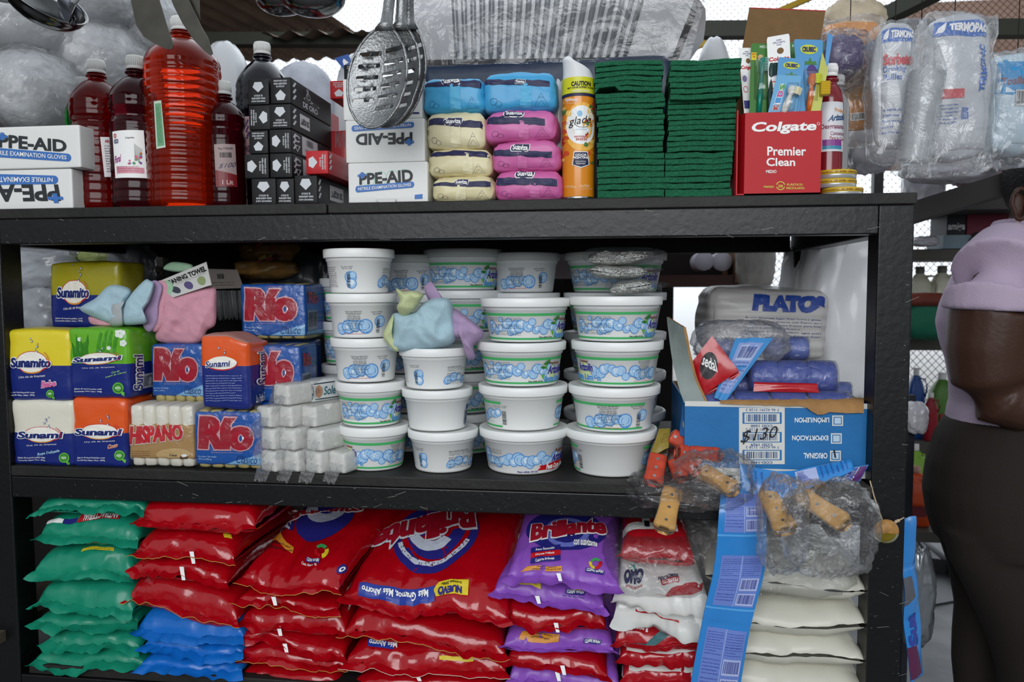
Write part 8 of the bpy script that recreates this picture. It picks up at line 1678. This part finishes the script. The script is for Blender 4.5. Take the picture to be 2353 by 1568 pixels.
# ================================================================ THE PERSON in the aisle
SKIN = mat('43291d', .5, bump=.15, bs=120, sub=.05); LEG = mat('241c17', .85, bump=.25, bs=500); SHIRT = mat('b8a6bb', .8, bump=.25, bs=350); HAIR = mat('0c0b0c', .7, bump=.8, bs=160)
PY = .46
def pw(x, y, dy=0): return P(x, y, PY + dy)
pc = pw(2330, 700); ps = thing('person', 'person in a lilac t-shirt and dark brown leggings standing in the aisle', 'person', (pc.x, PY, 0))
def loft(mb, rings, m, n=28, cap=True):
    """closed body tube through rings (centre, rx, ry)"""
    V = []
    for c, rx, ry in rings: V += [Vector((c[0] + rx * math.cos(2 * math.pi * i / n), c[1] + ry * math.sin(2 * math.pi * i / n), c[2])) for i in range(n)]
    k = len(rings); mb.add(V, grid_faces(n, k, True) + ([list(range(n))[::-1], [(k - 1) * n + i for i in range(n)]] if cap else []), m, True)
def edges(rows, dy=0):
    """rings from left and right silhouette places in the frame, one row per height"""
    out = []
    for y, xl, xr, ry in rows:
        a, b = pw(xl, y), pw(xr, y); out.append((((a.x + b.x) / 2, PY + dy, a.z), (b.x - a.x) / 2, ry))
    return out
TOR = [(505, 2290, 2410, .055), (545, 2262, 2440, .07), (580, 2232, 2450, .085), (640, 2190, 2440, .10), (700, 2166, 2436, .115), (740, 2158, 2432, .12), (780, 2166, 2432, .12), (830, 2182, 2436, .118), (880, 2190, 2442, .12), (930, 2192, 2450, .125), (985, 2180, 2452, .13)]
HIP = [(955, 2186, 2448, .13), (1000, 2160, 2450, .14), (1060, 2140, 2452, .15), (1130, 2131, 2450, .155), (1190, 2140, 2446, .155), (1240, 2156, 2440, .15)]
def zring(x, dy, z, rx, ry): return ((x, PY + dy, z), rx, ry)
def voxel(o, size, it=4):
    r = o.modifiers.new('join', 'REMESH'); r.mode = 'VOXEL'; r.voxel_size = size; r.use_smooth_shade = True
    s = o.modifiers.new('soft', 'SMOOTH'); s.factor = .6; s.iterations = it
hip = pw(2300, 1240); nk = pw(2352, 500)
def legs(mb, m, g=0):
    for dx, dy, rows in ((0, -.05, [(1200, 2150, 2440), (1270, 2168, 2440), (1340, 2205, 2442), (1400, 2234, 2444), (1460, 2258, 2446), (1520, 2275, 2440)]), (0, .09, [(1240, 2200, 2420), (1340, 2232, 2400), (1430, 2246, 2380), (1500, 2240, 2366), (1560, 2238, 2352)])):
        R = [((c[0], c[1] + dy, c[2]), rx + g, min(ry, rx) * .95 + g) for c, rx, ry in edges([(y, a, b, .09) for y, a, b in rows])]
        (cx, cy, cz), rx, ry = R[-1]; R += [((cx + .0, cy, cz * .82), rx * .85, ry * .85), ((cx, cy + .01, cz * .6), rx * .72, ry * .75), ((cx, cy + .02, cz * .38), rx * .6, ry * .66), ((cx, cy + .02, .09), rx * .42, ry * .45)]
        if not g: R += [((cx + .02, cy, .05), rx * .6, .045), ((cx + .05, cy, .015), .11, .045)]
        loft(mb, R, m)
mb = MB(); loft(mb, [((c[0], c[1], c[2]), rx - .006, ry - .006) for c, rx, ry in edges(TOR[::-1])], SKIN); loft(mb, [((c[0], c[1], c[2]), rx - .006, ry - .006) for c, rx, ry in edges(HIP[::-1])], SKIN); legs(mb, SKIN)
hc = pw(2425, 425); nb = pw(2350, 560)
loft(mb, [((nb.x, PY, nb.z), .06, .06), ((nb.x + .005, PY, (nb.z + hc.z) / 2 - .02), .052, .052), ((hc.x, PY, hc.z - .05), .055, .055)], SKIN)
V = []; n = 24   # head with brow, nose, lips and chin towards +x
for j in range(n + 1):
    th = math.pi * j / n
    for i in range(2 * n):
        ph = math.pi * i / n; d = Vector((math.sin(th) * math.cos(ph), math.sin(th) * math.sin(ph), math.cos(th))); p = Vector((d.x * .095, d.y * .075, d.z * .115)); f = max(0, d.x) ** 6
        p.x += f * (.022 * math.exp(-((d.z + .12) / .16) ** 2) * math.exp(-(d.y / .22) ** 2) + .008 * math.exp(-((d.z + .45) / .08) ** 2) * math.exp(-(d.y / .4) ** 2) - .008 * math.exp(-((d.z - .1) / .1) ** 2) * math.exp(-((abs(d.y) - .35) / .15) ** 2)); V.append(hc + Matrix.Rotation(1.0, 3, 'Z') @ p)
mb.add(V, grid_faces(2 * n, n + 1, True, True), SKIN, True)
ec = pw(2341, 470, -.078); 
# near arm: shoulder, elbow low behind, forearm to the front, hand with five fingers
def limb(mb, pts, m, seg=18):
    V = []; n = len(pts)
    tube(mb, [p for p, r in pts], [r for p, r in pts], m, seg)
AY = -.115
sh, e1, e2, wr_ = pw(2300, 640, AY + .02), pw(2275, 800, AY), pw(2300, 915, AY), pw(2480, 905, AY - .06)
limb(mb, [(pw(2340, 625, AY + .09), .03), (pw(2304, 672, AY + .01), .062), (pw(2288, 722, AY), .084), (e1, .078), (pw(2278, 870, AY), .071), (e2, .062), (pw(2345, 930, AY - .01), .052), (pw(2410, 920, AY - .03), .044), (wr_, .028)], SKIN)
limb(mb, [(pw(2380, 600, .12), .06), (pw(2390, 760, .14), .055), (pw(2400, 900, .13), .045), (pw(2480, 930, .06), .032), (pw(2540, 900, 0), .026)], SKIN)
def hand(mb, w, d, up, m, s=1):
    d = d.normalized(); sd = d.cross(up).normalized(); up = sd.cross(d)
    limb(mb, [(w, .026), (w + d * .04, .032), (w + d * .075, .03)], m); 
    for k in range(4):
        b = w + d * .08 + sd * (.024 - .016 * k); L = (.07, .08, .074, .058)[k]; limb(mb, [(w + d * .05 + sd * (.02 - .013 * k), .011), (b, .0095), (b + d * L * .5 - up * .008, .0088), (b + d * L * .85 - up * .022, .0075), (b + d * L - up * .034, .005)], m, 8)
    limb(mb, [(w + d * .02 + sd * .02, .013), (w + d * .045 + sd * .045, .011), (w + d * .075 + sd * .05 - up * .01, .0085), (w + d * .09 + sd * .045 - up * .018, .006)], m, 8)
hand(mb, wr_, Vector((.9, .2, .1)), Vector((0, -.3, 1)), SKIN); hand(mb, pw(2540, 900, 0), Vector((.9, -.2, .1)), Vector((0, .3, 1)), SKIN)
o = mb.build('body', ps); voxel(o, .006, 5)
mb = MB(); R = edges([(y, a, b, r) for y, a, b, r in TOR[::-1]]); loft(mb, [((c[0], c[1], c[2] - (.0 if i else .0)), rx, ry) for i, (c, rx, ry) in enumerate(R)], SHIRT)
limb(mb, [(pw(2350, 575, AY + .08), .05), (pw(2330, 592, AY + .07), .082), (pw(2306, 636, AY + .02), .096), (pw(2290, 690, AY), .093), (pw(2288, 714, AY), .095)], SHIRT, 24); limb(mb, [(pw(2380, 590, .12), .066), (pw(2388, 700, .13), .07)], SHIRT)
loft(mb, edges([(1005, 2186, 2462, .132), (985, 2180, 2462, .136), (930, 2189, 2455, .128)]), SHIRT)
o = mb.build('t_shirt', ps); voxel(o, .006, 4)
mb = MB(); loft(mb, edges([(y, a, b, r + .004) for y, a, b, r in HIP[::-1]]), LEG); legs(mb, LEG, .006); o = mb.build('leggings', ps); voxel(o, .007, 5)
mb = MB(); crumple(mb, hc + Vector((-.014, -.018, .016)), (.088, .085, .106), HAIR, 3, .03, 26, 3, sq=2.1); crumple(mb, hc + Vector((-.05, -.09, .09)), (.05, .05, .05), HAIR, 5, .15, 16, sq=2.1); mb.build('hair', ps)
mb = MB(); M = Matrix.Translation(ec)
for a in range(2): pass
V = []; n = 20
pts = [ec + Vector((.016 * math.cos(t_) * (1.05 if math.sin(t_) > 0 else .8), -.004 - .004 * math.sin(t_ * .5), .03 * math.sin(t_))) for t_ in [2 * math.pi * i / n for i in range(n + 1)]]
tube(mb, pts, .0045, SKIN, 8); crumple(mb, ec + Vector((.002, .004, -.002)), (.013, .006, .024), SKIN, 2, .1, 12, sq=2); mb.build('ear', ps)
mb = MB(); g = mat('c9a04a', .25, 1); e3 = ec + Vector((.004, -.006, -.036)); tube(mb, [e3 + Vector((.008 * math.cos(t_), 0, .009 * math.sin(t_))) for t_ in [2 * math.pi * i / 14 for i in range(15)]], .0013, g, 6); mb.build('earring', ps)
for sy in (-1, 1):
    mb = MB(); c = hc + Matrix.Rotation(1.0, 3, 'Z') @ Vector((.083, sy * .03, .012)); crumple(mb, c, (.010, .012, .008), mat('d8d4cc', .3), 1, 0, 10, sq=2); crumple(mb, c + Vector((.0035, .0055, 0)), (.0045, .005, .005), INK, 1, 0, 8, sq=2); mb.build('eye', ps)
mb = MB(); c = hc + Matrix.Rotation(1.0, 3, 'Z') @ Vector((.096, 0, -.052)); crumple(mb, c, (.018, .016, .007), mat('5e2f2c', .45), 1, .02, 12, sq=2); mb.build('lips', ps)
# ---------------------------------------------------------------- tidy
for o in bpy.data.objects:
    if '_abs' in o.keys(): del o['_abs']
